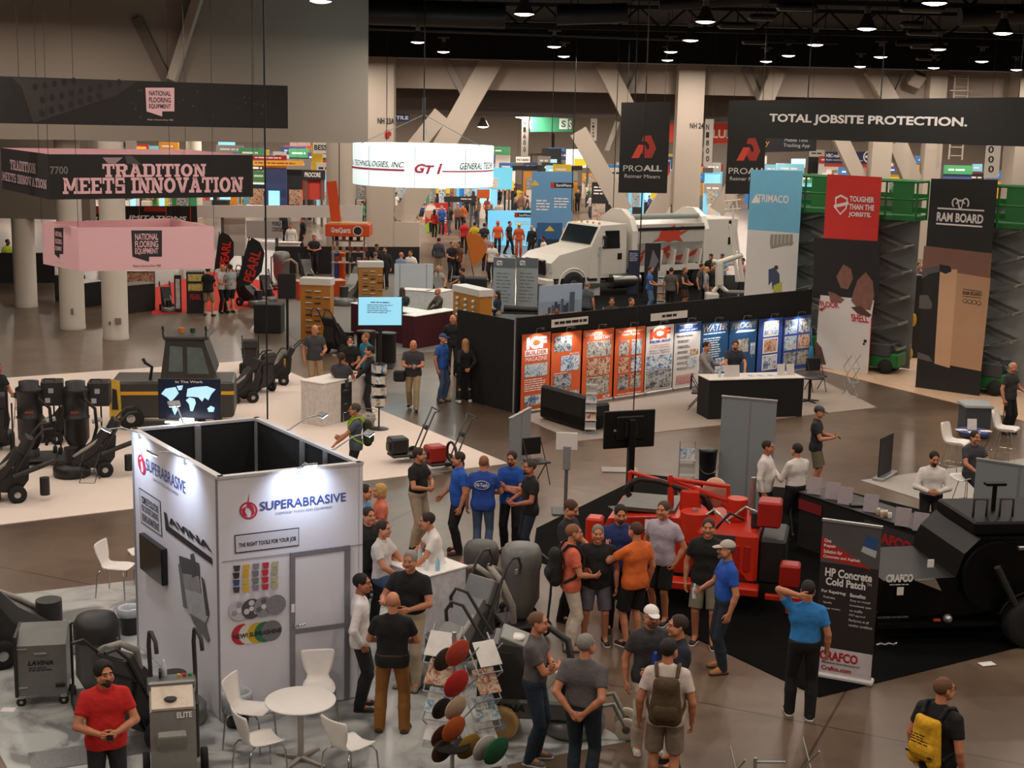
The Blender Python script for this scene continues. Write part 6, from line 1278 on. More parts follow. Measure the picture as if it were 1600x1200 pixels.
MB().tube([(-.2, .1, 1.1), (0, .2, 1.25), (.25, .15, 1.1), (.3, .1, .85)], .045, 8).build('hose', DK1, t); f = Face(t, (-.78, -.302, .26), (1, 0, 0), (0, 0, 1)); f.text('LAVINA', .06, .10, .56, .19, DK1, .05, .2); f.text('25', 1.05, .08, 1.2, .18, WHT, .03)
vacuum('grey dust extractor with fat pale hoses, nearest of the two', G(812, 985), math.radians(-70), 1.0, M('#7c7c79', .4, .3), M('#6a6967', .4)); vacuum('darker dust extractor behind the white counter', G(750, 965), math.radians(-30), .9, GR1, M('#4a4947', .5))
t = grinder('grey grinder with tall handles between the counter and racks', G(712, 1050), math.radians(-40), GR2, DK2, 1.0)
MB_ = zigzag('folding brochure rack with white magazines beside the brown trousers', 690, 1160, 985, 4, .34, -.3, True); zigzag('folding brochure rack half behind the round pad tree', 752, 1170, 1000, 4, .30, .5, True)
t = thing('pad_tree', 'pole display of round coloured polishing pads', 'display', G(706, 1222)); H = 1.75; MB().cyl((0, 0, 0), (0, 0, H), .025, n=10).build('pole', ALU, t); MB().lathe([(.22, 0), (.22, .02), (.03, .05)], n=24).build('foot', DK1, t)
TP = G(706, 1222)
def pad(x, y, r, col, dy, tilt=0.25, rzz=0.0):
    r *= 1.22; p = RP(x, y, TP + Vector((0, dy, 0)), Vector((0, 1, 0))) - TP; o = MB().lathe([(0, -.012), (r * .96, -.012), (r, 0), (r * .96, .012), (0, .012)], n=32, axis='y').build('polishing_pad', M(col, .9, var=.15, sc=30, bump=.3), t); o.location = p; o.rotation_euler = (tilt, 0, rzz)
for a in ((715, 1020, .135, '#b5432e', -.14), (713, 1068, .140, '#b3241c', -.12), (712, 1106, .122, '#b39a80', -.10), (709, 1139, .132, '#b0521f', -.13), (694, 1030, .12, '#3b3326', .14), (690, 1107, .11, '#2a2020', .13), (690, 1150, .12, '#4a2a1a', .12), (692, 1172, .13, '#4b3218', .02), (732, 1166, .135, '#8a6a20', .05), (757, 1168, .135, '#b3aea8', -.06), (775, 1173, .145, '#1f5a3a', -.10)): pad(*a, rzz=.75)
MB().lathe([(0, 0), (.2, .01), (.2, .03), (0, .035)], (0, -.02, .42), 28).build('polishing_pad', M('#151515', .9), t)
o = MB().lathe([(.03, 0), (.033, .01), (.033, .13), (.012, .17), (.012, .2), (0, .2)], n=12).build('water_bottle', M('#cfd4d6', .15, var=0)); o.location = G(788, 1208); tag(o, 'small water bottle with a red label in front of the green pad', 'bottle')
# white counter between the two standing men and its chair
TC = draped_table('white panelled counter right of the white booth', G(606, 985), G(664, 1010), 0.75, 1.02, '#d2ced4', '#efeae6', 'reception_counter')
cT = Vector(TC.location); rz_ = TC.rotation_euler.z
for (x, y, c, h, lab) in ((.16, .45, '#b9d3d6', .2, 'clear bottle with orange cap on the white counter'), (.62, .18, '#dfe3e6', .15, 'small white bottle on the white counter end'), (.74, .28, '#9fd0e0', .22, 'blue spray bottle on the white counter corner')):
    o = MB().lathe([(.03, 0), (.034, .01), (.034, h * .65), (.013, h * .8), (.013, h), (0, h)], n=12).build('bottle', M(c, .2, var=0)); o.location = cT + rotz(rz_) @ Vector((x, y, 1.02)); tag(o, lab, 'bottle')
t = thing('bollard_post', 'thin post with a red and white cap behind the counter', 'post', G(721, 965)); MB().cyl((0, 0, 0), (0, 0, .78), .02, n=8).build('pole', SIL, t); MB().cyl((0, 0, .70), (0, 0, .85), .032, n=12).build('cap', M('#c9493a', .5), t)
# black floor machines on the pale carpet
YL_ = M('#d9a01f', .5)
for x, y, s, rz, lab in ((50, 724, 1.0, 15, 'tall black dust extractor nearest the left edge'), (122, 724, 1.0, 10, 'tall black dust extractor with a red label')):
    v = thing('dust_extractor', lab, 'vacuum', G(x, y), math.radians(rz)); MB().lathe([(.12, .30), (.25, .55), (.25, .95), (.265, .96), (.265, 1.0), (.25, 1.01), (.25, 1.50), (.27, 1.51), (.27, 1.58), (.20, 1.62), (.20, 1.72), (0, 1.73)], n=32).build('drum', DK1, v)
    MB().bx(-.42, .5, -.35, .45, .10, .16, .02).build('base_frame', DK2, v); MB().lathe([(.16, .12), (.16, .3), (.1, .34)], n=20).build('dust_pan', DK2, v); MB().bx(.22, .66, .05, .5, 1.18, 1.68, .02).build('motor_box', DK2, v); MB().tube([(.3, .1, 1.68), (.3, .1, 1.74), (.5, .1, 1.74), (.5, .1, 1.68)], .014, 6).build('grip', DK1, v)
    for q in ((.42, 1.5, '#aab0c4'), (.35, 1.3, '#c9c9c9')): MB().box((q[0], .045, q[1]), (.10, .01, .10)).build('label_plate', M(q[2], .5), v)
    MB().box((0, -.255, 1.12), (.16, .02, .05)).build('badge', M('#8c3a33', .5), v); MB().tube([(.18, -.18, 1.4), (.4, -.25, 1.2), (.42, -.2, .8), (.3, -.1, .4)], .035, 8).build('hose', M('#1a1a1b', .6), v); MB().cyl((.32, -.1, .9), (.5, -.1, .95), .05, n=10).build('filter', M('#c9c4bc', .4), v)
    for q in (-.38, .45): MB().tube([(q, .38, .15), (q, .38, 1.2)], .018, 6).build('frame_tube', DK2, v); wheel(v, (q, .3, .14), .14, .08, 'x'); wheel(v, (q * .9, -.28, .07), .07, .05, 'x')
for x, y, s, rz, lab in ((142, 742, .95, -68, 'black floor grinder in the middle of the pale carpet'), (2, 782, 1.0, -65, 'black floor grinder with a small screen at the left edge'), (-8, 700, 1.1, 200, 'black floor machine cut off by the left edge'), (84, 690, .85, -100, 'black floor grinder between the two tall extractors')):
    g = grinder(lab, G(x, y), math.radians(rz), DK2, DK1, s, RUB, DK1, hook=False)
    if y > 740: MB().cyl((.3, .75, .12), (.3, .75, .45), .09, n=12).build('weight', DK1, g); MB().cyl((.28, .2, .5), (.28, .95, .75), .05, n=10).build('swing_arm', DK2, g); MB().box((.235, .3, .62), (.01, .2, .12)).build('label_plate', M('#b9b6b0', .5), g); MB().box((-.1, .57, 1.06), (.14, .02, .1), 0, Matrix.Rotation(-.5, 3, 'X')).build('screen', M('#3f7f9a', .3, e=.3), g)
for x, y, s, rz, lab in ((375, 628, .9, -60, 'small black floor machine right of the cab machine'), (402, 612, .9, 230, 'black floor machine in the group by the thick cable'), (430, 600, .85, -80, 'black floor machine with yellow marks nearest the thick cable'), (392, 582, .85, 190, 'black floor machine behind the group by the thick cable')):
    g = grinder(lab, G(x, y), math.radians(rz), DK2, DK1, s, RUB, DK1, hook=False); MB().cyl((.24, .3, .6), (.3, .3, .85), .03, n=8).build('valve', YL_ if 'yellow' in lab else SIL, g)
t = zigzag('small black wire stand in front of the middle black grinder', 140, 752, 712, 2, .3, 0); 
for c in t.children: c.data.materials[0] = DK1
t = thing('floor_scraper', 'black ride-on floor scraper with a glass cab and yellow stripes', 'ride-on machine', G(262, 664), math.radians(8)); OL = M('#353330', .45, var=.1); YL = M('#d9a01f', .5)
MB().bx(-1.2, 1.55, -.55, .75, .28, 1.12, .05).build('hull', OL, t); MB().prism([(-.1, 1.1), (1.05, 1.1), (1.15, 1.3), (.9, 2.05), (.05, 2.1)], -.5, .7, 'y').build('cab_frame', OL, t); GLS = M('#5f6b68', .1, var=.3, sc=3)
for q in ([(.1, 1.35), (.42, 1.35), (.42, 1.92), (.14, 1.95)], [(.52, 1.3), (1.0, 1.3), (.85, 1.9), (.52, 1.92)]): MB().prism(q, -.515, -.505, 'y').build('cab_window', GLS, t)
MB().bx(0, 1.0, -.55, .75, 2.08, 2.16, .02).build('cab_roof', OL, t); MB().bx(-1.21, 1.56, -.56, -.54, .82, .90).build('stripe', YL, t); MB().prism([(-1.22, .3), (-.95, .3), (-.98, 1.15), (-1.22, 1.2)], -.6, -.55, 'y').build('hazard_plate', M('#c8a23a', .5, var=.3, sc=6), t); MB().prism([(-1.16, .5), (-1.02, .5), (-1.05, .95), (-1.14, .98)], -.62, -.60, 'y').build('slot', DK1, t)
MB().cyl((.35, .1, 2.16), (.35, .1, 2.27), .06, n=12).build('beacon', M('#d77a22', .3), t); MB().cyl((.6, .1, 2.16), (.6, .1, 2.26), .055, n=12).build('beacon', M('#23452f', .3), t)
for x in (0, .95): MB().tube([(x, -.45, 2.12), (x, -.6, 2.25), (x + .02, -.6, 2.34)], .02, 6).build('mirror_arm', DK1, t); MB().box((x, -.6, 2.36), (.05, .05, .10), .01).build('work_light', DK1, t)
MB().tube([(-.35, -.2, 1.1), (-.3, -.2, 1.4), (-.45, -.2, 1.5), (-.5, -.2, 1.6)], .035, 8).build('exhaust', DK1, t)
for x in (-.75, 1.0): wheel(t, (x, -.5, .28), .28, .2, 'y'); wheel(t, (x, .7, .28), .28, .2, 'y')
MB().tube(arc((.72, 1.6), .16, 0, 2 * PI, 14, 'xz', -.4), .015, 6).build('steering_wheel', DK1, t)
t = thing('map_screen', 'glowing screen with a light blue world map on a stand', 'screen', G(298, 712), math.radians(5)); H0 = HZ(298, 712, 655); H1 = HZ(298, 712, 592); MB().bx(-.04, .04, .03, .09, 0, H0 + .2).build('pole', DK1, t); MB().bx(-.65, .65, 0, .06, H0, H1, .01).build('case', DK1, t); MB().bx(-.62, .62, -.006, -.002, H0 + .03, H1 - .03).build('screen', M('#101b33', .3, e=.25, var=.5, sc=5), t); MB().box((0, .06, .015), (.6, .5, .03)).build('foot', DK1, t)
f = Face(t, (-.65, -.006, H0), (1, 0, 0), (0, 0, 1)); w_, h_ = 1.3, H1 - H0; MC_ = M('#a9d6ef', .4, e=.8, var=0)
for pts in ([(.05, .70), (.12, .85), (.28, .9), (.33, .72), (.25, .55), (.2, .48), (.14, .6)], [(.22, .46), (.33, .40), (.31, .25), (.26, .08), (.22, .25)], [(.30, .93), (.40, .95), (.38, .82), (.33, .80)], [(.45, .62), (.47, .85), (.58, .9), (.78, .93), (.92, .84), (.85, .7), (.80, .52), (.74, .60), (.70, .48), (.64, .6), (.56, .62)], [(.44, .52), (.50, .60), (.58, .56), (.60, .44), (.55, .2), (.51, .2), (.49, .40)], [(.78, .28), (.84, .36), (.90, .30), (.88, .18), (.80, .18)]): f.poly([(a * w_, b_ * h_ * .85 + .03) for a, b_ in pts], MC_, 'continent', d=.004)
f.text('In The Work', .28 * w_, h_ * .9, .72 * w_, h_ * .96, WHT, .02)
ml = thing('clip_light', 'white bar light glowing in front of the world map screen', 'light', G(298, 712) + Vector((0, -.3, H0 - .02))); MB().bx(-.45, .45, -.03, .03, 0, .03).build('bar', M('#eef4ff', .4, e=5, var=0), ml); MB().bx(-.14, .14, -.06, .06, .03, .10).build('lamp_head', M('#eef4ff', .4, e=3, var=0), ml); MB().cyl((0, 0, .03 - H0), (0, 0, 0), .015, n=6).build('stem', ALU, ml)
def saw_cart(label, px, py, rz, red=False):
    t = thing('floor_saw', label, 'floor saw', G(px, py), math.radians(rz))
    for x in (-.22, .22): wheel(t, (x, .3, .14), .14, .07, 'x')
    MB().bx(-.2, .2, -.3, .35, .14, .20, .02).build('deck', DK2, t); MB().bx(-.2, .16, -.32, .08, .2, .55, .04).build('engine', M('#a3261f', .4) if red else DK1, t); MB().box((0, -.34, .36), (.2, .04, .18), .02).build('air_filter', DK2, t)
    for x in (-.12, .12): MB().tube([(x, .28, .2), (x, .52, .75), (x, .66, 1.05), (x * 1.8, .72, 1.10)], .018, 6).build('handle', GR1, t)
    MB().tube([(-.22, .72, 1.1), (.22, .72, 1.1)], .018, 6).build('grip_bar', DK1, t); MB().box((0, .5, .72), (.2, .08, .1), .02).build('control_box', DK2, t); return t
saw_cart('small black floor saw with two wheels on the pale carpet', 630, 722, -65); t = saw_cart('floor saw with a red engine at the pale carpet tip', 688, 735, -60, True); MB().tube(arc((.3, .45), .2, 0, 2 * PI, 14, 'xz', .1), .03, 6).build('hose_coil', DK1, t)
# demo counter on the pale carpet
TD = draped_table('white demo counter with a black front panel', G(505, 668), G(578, 650), .7, 1.05, '#d5ccc6', '#ece5df', 'demo_counter'); MB().bx(.62, 1.0, -.012, -.002, .03, .95).build('front_panel', DK1, TD)
def bar_stool(label, px, py):
    t = thing('bar_stool', label, 'stool', G(px, py)); MB().lathe([(0, .70), (.19, .71), (.20, .74), (.19, .80), (0, .81)], n=24).build('seat', DK1, t)
    for k in range(4): a = k * PI / 2 + .4; MB().cyl((.13 * math.cos(a), .13 * math.sin(a), .71), (.2 * math.cos(a), .2 * math.sin(a), 0), .013, n=6).build('leg', CHR, t)
    for z, r in ((.25, .185), (.45, .165)): MB().tube(arc((0, 0), r, 0, 2 * PI * 15 / 16, 15, 'xy', z), .01, 5, True).build('foot_ring', CHR, t)
    return t
bar_stool('black seated bar stool left of the white demo counter', 486, 652); bar_stool('black seated bar stool under the seated woman', 533, 658); bar_stool('black stool among the black machines at the far left', 36, 668)
t = thing('rotating_rack', 'black rotating rack of pictured leaflets right of the demo counter', 'rack', G(592, 671)); H = HZ(592, 671, 566); MB().cyl((0, 0, 0), (0, 0, H), .02, n=8).build('pole', DK1, t); MB().lathe([(.26, 0), (.2, .03), (.03, .06)], n=20).build('foot', DK1, t)
for i in range(4):
    MB().lathe([(.10, 0), (.17, .22), (.18, .24), (.10, .02)], (0, 0, H - .28 - i * .26), 8).build('holder', DK1, t)
    for k in range(5): a = -PI / 2 + (k - 2) * .62; MB().box((.165 * math.cos(a), .165 * math.sin(a), H - .14 - i * .26), (.012, .11, .18), .002, Matrix.Rotation(a, 3, 'Z')).build('leaflet', PH[(i + k) % 5] if (i + k) % 2 else M('#c9c2bc', .5), t)
t = thing('wire_basket', 'round wire basket on the pale carpet behind the seated man', 'basket', G(572, 668)); 
for z, r in ((.02, .2), (.2, .24), (.4, .26)): MB().tube(arc((0, 0), r, 0, 2 * PI * 15 / 16, 15, 'xy', z), .008, 5, True).build('hoop', GR2, t)
MB().lathe([(.18, .03), (.22, .3), (.1, .36)], n=14).build('contents', photo_mat('mixed_goods', ['#4a4a44', '#8a6a55', '#b9b9b0', '#3c5a44'], 14), t)
# ------------------------------------------------------------------ white volumetric mixer truck
TW = M('#d6d1c8', .3, var=.03); t = thing('mixer_truck', 'white mixer truck with a red splash print on its hopper', 'truck', AY(862, 462, 57.0), math.radians(34)); t.location.z = 0; t.scale = (1.12, 1, 1.04)
MB().prism([(.1, .75), (.0, 1.35), (.35, 1.65), (1.75, 1.95), (1.85, .75)], .1, 2.3, 'y').build('hood', TW, t); MB().prism([(1.7, .7), (1.75, 1.95), (2.15, 2.75), (3.35, 2.8), (3.4, .7)], .05, 2.35, 'y').build('cab', TW, t)
MB().prism([(1.74, 2.04), (2.08, 2.70), (2.14, 2.68), (1.80, 2.0)], .2, 2.2, 'y').build('windscreen', M('#20282c', .08), t); MB().prism([(2.25, 1.85), (2.35, 2.55), (3.0, 2.55), (3.05, 1.85)], .03, .06, 'y').build('side_window', M('#1b2124', .08), t); MB().bx(2.95, 3.15, .025, .05, 1.4, 1.65).build('lower_window', M('#1b2124', .08), t); MB().bx(2.2, 3.2, .035, .05, .8, 1.82).build('cab_door', M('#cfcac1', .3), t)
MB().bx(-.06, .06, .5, 1.9, .85, 1.45, .04).build('grille', M('#3a3a3a', .25, .8, var=.6, sc=30), t); MB().bx(-.15, .15, .05, 2.35, .45, .75, .06).build('bumper', TW, t)
for y in (.25, 2.05): MB().ball((.12, y, 1.05), .16, 10, (.6, 1, 1)).build('headlight', M('#c9ccd0', .1), t)
MB().bx(1.0, 8.6, .5, 1.9, .55, .85, .03).build('chassis', DK1, t); MB().cyl((2.6, -.02, .55), (3.9, -.02, .55), .30, n=18).build('fuel_tank', M('#8d8d8a', .2, .9), t); MB().bx(1.75, 3.4, .0, .4, .35, .5).build('step', GR1, t)
for x in (1.0, 5.9, 7.1):
    for y in (.2, 2.2): wheel(t, (x, y, .5), .5, .32, 'y', RUB, M('#86868a', .25, .8))
for x in (1.0, 5.9, 7.1): MB().tube([(x + .62 * math.cos(a), .12, .5 + .62 * math.sin(a)) for a in np.linspace(0, PI, 9)], .05, 6).build('mudguard', DK1 if x > 2 else TW, t)
for x0, x1, nm in ((3.6, 3.85, 'end_plate'), (7.1, 7.35, 'end_plate')): MB().prism([(.0, 1.0), (.0, 2.5), (.25, 3.0), (.8, 3.32), (1.5, 3.32), (2.1, 3.0), (2.4, 2.5), (2.4, 1.0)], x0, x1, 'x').build(nm, TW, t)
MB().prism([(.5, 1.0), (.02, 2.0), (.02, 2.75), (2.38, 2.75), (2.38, 2.0), (1.9, 1.0)], 3.85, 7.1, 'x').build('hopper', M('#bab6b0', .35), t); MB().cyl((3.8, .5, 3.02), (7.2, .5, 3.02), .12, n=12).build('tarp_roll', M('#8b938f', .6), t); MB().bx(3.85, 7.1, -.02, .0, 2.50, 2.62).build('vent_strip', DK1, t)
MB().bx(7.35, 9.0, .2, 2.2, .9, 2.9, .04).build('rear_cabinet', TW, t)
for z in (1.8, 2.5): MB().bx(8.5, 8.62, .18, .21, z, z + .3).build('slot_vent', DK1, t)
for i in range(5): MB().prism([(4.3 + i * .65, 1.05), (4.36 + i * .65, 1.05), (4.44 + i * .65, 1.7), (4.34 + i * .65, 1.7)], -.02, .45, 'y').build('hopper_rib', TW, t)
MB().bx(4.0, 7.1, .0, .3, .85, 1.08).build('side_board', TW, t); MB().tube([(2.05, -.05, 1.9), (2.05, -.3, 2.0), (2.1, -.3, 2.5)], .03, 6).build('mirror', TW, t); MB().box((2.1, -.3, 2.15), (.1, .2, .5), .03).build('mirror_head', DK1, t)
for i in range(5): MB().ball((2.3, .4 + i * .4, 2.82), .05, 6).build('marker_light', M('#c98a3a', .3), t)
f = Face(t, (3.85, .0, 0), (1, 0, 0), (0, 0, 1)); RS = M('#bf4331', .5)
for pts in ([(.7, 2.05), (1.0, 2.2), (1.1, 2.5), (1.5, 2.6), (1.8, 2.72), (1.75, 2.5), (2.2, 2.68), (2.0, 2.42), (2.5, 2.5), (2.0, 2.25), (2.2, 2.02), (1.8, 2.1), (1.5, 2.02), (1.2, 2.1)],): f.poly(pts, RS, 'splash_print', d=.006)
f2 = Face(t, (3.85, .26, 1.5), (1, 0, 0), (0, -.43, .9))
for pts in ([(.0, -.35), (.5, .05), (1.2, .2), (1.6, .45), (1.7, .2), (1.3, .0), (.7, -.15), (.2, -.45)], [(1.4, .2), (2.0, -.1), (2.7, .0), (3.1, .25), (3.0, -.1), (2.4, -.3), (1.7, -.2)], [(.1, -.1), (.5, .3), (.9, .35), (.6, .15)]): f2.poly(pts, RS, 'splash_print', d=.02)
# conveyor unit, stand banners by the truck
t = thing('mixing_unit', 'white tracked mixing unit with a Y-shaped arm', 'machine', G(1125, 488)); p = Vector((0, 0, 0)); P_ = lambda x, y: AY(x, y, t.location.y) - t.location
for a, c, r in (((1124, 445), (1124, 410), .16), ((1124, 410), (1160, 398), .10), ((1124, 410), (1113, 408), .08), ((1124, 445), (1114, 456), .08), ((1124, 445), (1136, 456), .08), ((1112, 470), (1145, 478), .12)): MB().cyl(P_(*a), P_(*c), r, n=8).build('arm', TW, t)
MB().box(P_(1112, 466), (.5, .5, .45), .05).build('hopper', TW, t); MB().box(P_(1150, 462), (.9, .8, .35), .04).build('deck', DK2, t); MB().box(P_(1128, 480), (1.4, .9, .25), .05).build('track', DK1, t)
for i in range(6): MB().cyl(P_(1140 + i * 3, 350 + (i % 3) * 25), P_(1152 + i * 2, 440), .05, n=6).build('frame_tube', TW, t)
for a, c in (((1132, 315), (1158, 312)), ((1132, 328), (1158, 326)), ((1134, 305), (1140, 330)), ((1150, 304), (1152, 330)), ((1145, 320), (1150, 440))): MB().cyl(P_(*a), P_(*c), .035, n=6).build('guard_rail', TW, t)
t, f = vpanel('rollup_banner', 'pale roll-up banner with a machine picture beside the truck bumper', 'banner', G(912, 462), G(937, 462), HZ(912, 462, 386), .04, M('#b9b7b4', .6), 'sheet'); f.text('SPIDER', f.w * .1, f.h * .80, f.w * .9, f.h * .86, DK1, 0); f.rect(f.w * .15, f.h * .3, f.w * .8, f.h * .75, M('#2d2b2a', .5, var=.4, sc=8), 'machine_print')
t, f = vpanel('rollup_banner', 'dark roll-up banner with a grey spray print beside the truck hopper', 'banner', G(1005, 472), G(1029, 472), HZ(1005, 472, 380), .04, M('#1a1a20', .6), 'sheet'); f.poly([(f.w * .2, f.h * .5), (f.w * .5, f.h * .9), (f.w * .9, f.h * .7), (f.w * .6, f.h * .55)], M('#6c6a72', .6), 'spray_print')
t, f = vpanel('rollup_banner', 'dark blue banner of white text lines under the truck cab', 'banner', G(980, 460), G(996, 460), HZ(980, 460, 391), .04, M('#232b45', .6), 'sheet'); f.lines(f.w * .1, f.h * .75, f.w * .9, f.h * .95, 5, M('#b9bfd0', .6))
brochure_tower('small black brochure tower in front of the truck wheel', 1032, 487, 418, 5, .3)
# ------------------------------------------------------------------ red crack-sealing melter and black patching machine
RED = M('#c62f1a', .35, var=.05); RD3 = M('#a32015', .4); t = thing('melter_machine', 'red crack-sealing melter with a red boom frame and black hose', 'machine', G(1060, 940), math.radians(-14)); O = Vector(t.location)
MB().prism([(-1.15, .35), (.1, .35), (.3, .95), (-.1, 1.22), (-1.2, 1.12), (-1.35, .8)], .35, 1.75, 'y').build('hopper', RED, t); MB().bx(-1.1, -.2, .6, 1.5, 1.2, 1.26).build('hopper_lid', M('#4a4640', .4, var=.4, sc=8), t); MB().bx(-1.55, -1.3, .3, .6, .3, 1.1, .03).build('side_arm', RED, t)
MB().bx(.2, 1.15, .1, 1.5, .35, 1.15, .06).build('main_body', RED, t); MB().cyl((.15, .35, .9), (.15, .35, 1.35), .22, n=22).build('tank', RED, t); MB().cyl((.15, .35, 1.35), (.15, .35, 1.40), .05, n=10).build('tank_cap', SIL, t); MB().bx(-.15, .15, .8, 1.2, 1.1, 1.55, .03).build('upright_box', RED, t)
MB().bx(1.15, 1.55, .2, 1.2, .35, 1.05, .04).build('engine_box', DK1, t); MB().bx(1.1, 1.45, .3, .7, 1.2, 1.6, .03).build('valve_box', RD3, t); MB().bx(1.0, 1.15, .4, .6, 1.15, 1.4, .02).build('valve_block', DK2, t); MB().bx(-.2, 1.2, -.2, .1, .25, .38, .02).build('front_sill', RED, t); MB().bx(1.5, 1.8, -.2, .1, .45, .8, .03).build('tow_stand', RD3, t); MB().cyl((1.65, -.05, .02), (1.65, -.05, .5), .04, n=10).build('jack_leg', RED, t); MB().bx(1.3, 1.9, -.1, .0, .2, .28, .01).build('tow_bar', RED, t)
for k in range(5): MB().bx(.3 + k * .16, .4 + k * .16, .085, .11, .55, .95, .01).build('vent_louvre', RD3, t)
for k, (a, c) in enumerate((((.2, .3, 1.2), (.7, .2, 1.25)), ((.5, .2, 1.16), (.9, .3, 1.3)), ((.6, .6, 1.16), (1.2, .5, 1.35)))): MB().tube([a, ((a[0] + c[0]) / 2, a[1] - .1, 1.45), c], .022, 6).build('small_hose', DK1 if k % 2 else SIL, t)
MB().cyl((.75, .8, 1.15), (.75, .8, 1.5), .16, n=18).build('small_tank', RED, t); MB().cyl((.95, 1.2, 1.15), (.95, 1.2, 1.75), .05, n=10).build('exhaust', SIL, t); MB().prism([(-1.2, .95), (-.5, 1.0), (-.2, 1.25), (-1.1, 1.15)], .30, .34, 'y').build('hopper_lip', RD3, t)
MB().bx(.3, .8, .08, .1, .98, 1.1, .01).build('gauge_panel', M('#3a3a3a', .4), t); MB().bx(-.75, -.62, .32, .35, 1.0, 1.14).build('label_plate', WHT, t)
MB().ball((.36, 1.2, 1.45), .25, 14, (.85, .3, 1)).build('tank_dome', M('#cfa894', .5), t)
for x in (-.7, .75): wheel(t, (x, .2, .3), .3, .2, 'y'); wheel(t, (x, 1.6, .3), .3, .2, 'y')
for x, z in ((.05, 1.0), (-.35, 1.05), (-.55, 1.04)): MB().box((x, .3, z + .05), (.12, .02, .16)).build('label_plate', WHT, t)
Q = lambda x, y, dy=.9: (lambda p: tuple(rotz(-t.rotation_euler.z) @ (p - O)))(AY(x, y, O.y + dy))
for a, c in (((984, 737), (1165, 790)), ((984, 737), (984, 757)), ((1000, 741), (1000, 752)), ((1048, 748), (1138, 760)), ((1138, 758), (1138, 795)), ((1048, 748), (1135, 782)), ((1048, 742), (1048, 790)), ((1138, 795), (1128, 786))): MB().cyl(Q(*a), Q(*c), .035, n=6).build('boom_bar', RED, t)
MB().tube([Q(*p) for p in ((984, 775), (978, 765), (984, 755), (1000, 748), (1030, 752), (1060, 762), (1085, 770), (1100, 775), (1108, 790), (1116, 815), (1122, 842))], .05, 10).build('hose', DK1, t); MB().tube([Q(*p) for p in ((1085, 765), (1092, 772), (1100, 776))], .03, 6).build('hose_clamp', SIL, t)
MB().cyl(Q(1048, 790), Q(1048, 745), .05, n=8).build('mast', RED, t); 
f = Face(t, (-1.1, .345, .35), (1, 0, 0), (0, 0, 1)); f.text('22', .75, .50, .88, .62, WHT, .03)
t = thing('pail_stack', 'two stacked black pails behind the red machine', 'pail', G(1102, 800)); 
for i in range(2): MB().lathe([(.15, .02 + i * .6), (.17, .57 + i * .6), (.18, .58 + i * .6), (.18, .62 + i * .6), (0, .62 + i * .6)], n=22).build('pail', DK1, t)
MB().tube(arc((0, .95), .17, PI, 2 * PI, 10, 'xz', -.17), .006, 5).build('bail_handle', SIL, t)
t = brochure_tower('brochure stand with black top behind the red machine', 1070, 800, 690, 4, .28)
def blk(label, name, loc, rz): return thing(name, label, 'machine', loc, rz)
t = blk('large glossy black patching machine on the black carpet', 'patching_machine', G(1372, 1012), math.radians(8)); KB = M('#050506', .4, var=.1, spec=.18); KM = M('#09090a', .5, spec=.2)
MB().prism([(.0, .40), (1.9, .45), (2.3, 1.0), (2.25, 1.55), (1.45, 1.55), (1.22, 1.32), (1.12, .98), (.05, .95)], .1, 1.6, 'y').build('body', KB, t); MB().cyl((1.68, .02, 1.0), (1.68, 1.7, 1.0), .50, n=36).build('drum', KB, t); MB().bx(1.4, 3.0, .2, 1.5, 1.55, 1.75, .03).build('deck', KM, t); MB().bx(.0, .35, .1, 1.4, .3, .5, .02).build('lower_frame', KM, t); MB().bx(2.2, 3.6, .2, 1.5, .4, 1.5, .05).build('engine_cover', KB, t)
MB().prism([(.5, .96), (.9, .80), (.8, .98)], .05, .09, 'y').build('fender_edge', M('#b9b4ac', .15, .9), t); MB().bx(.0, 3.4, .0, .08, .28, .34).build('side_rail', KM, t)
for x in (1.5, 1.9, 2.45): MB().tube([(x, .5, 1.75), (x, .5, 2.0), (x + .2, .5, 2.0), (x + .2, .5, 1.75)], .02, 6).build('handle', KM, t)
MB().cyl((1.95, .8, 1.75), (1.95, .8, 2.15), .035, n=8).build('pipe', KM, t); MB().bx(1.8, 2.1, .74, .86, 2.13, 2.17).build('pipe_cap', KM, t)
wheel(t, (2.15, -.12, .36), .36, .24, 'y', RUB, M('#1b1b1c', .3, .6)); wheel(t, (2.15, 1.5, .36), .36, .24, 'y'); MB().tube([(2.15 + .45 * math.cos(a), -.12, .36 + .45 * math.sin(a)) for a in np.linspace(.1, PI - .3, 9)], .03, 6).build('mudguard', KB, t)
MB().tube([(2.0 - .08 * i, -.15, .5 + .14 * i) for i in range(6)], [.05] * 6, 8).build('coiled_hose', M('#262524', .5, var=.6, sc=60), t); MB().ball((1.0, .0, .4), .07, 8).build('hitch_ball', SIL, t); MB().box((.85, .02, .38), (.10, .04, .03)).build('reflector', M('#b5482a', .4), t)
MB().tube([(-.05 + .06 * i, -.05, .06 + .02 * (i % 2)) for i in range(6)], .02, 6).build('tow_chain', SIL, t)
f = Face(t, (0, .095, 0), (1, 0, 0), (0, 0, 1)); f.text('CRAFCO', .08, .93, .48, 1.05, WHT, .05); f.lines(.14, .88, .46, .91, 1, WHT); f.text('NO RIDERS ON MACHINE', .0, .40, .45, .43, M('#8a8a8a', .6), .0)
for i, (x, z, lab) in enumerate(((.72, 1.15, 'a'), (.3, .75, 'b'))): MB().box((x, .08, z + .05), (.1, .01, .12), .01).build('label_plate', WHT, t)
for x, z in ((1.9, 1.2), (2.05, 1.4), (2.2, 1.1), (2.4, 1.35)): MB().box((x, .08, z), (.10, .06, .06), .01).build('valve', M('#8d8a86', .3, .7), t)
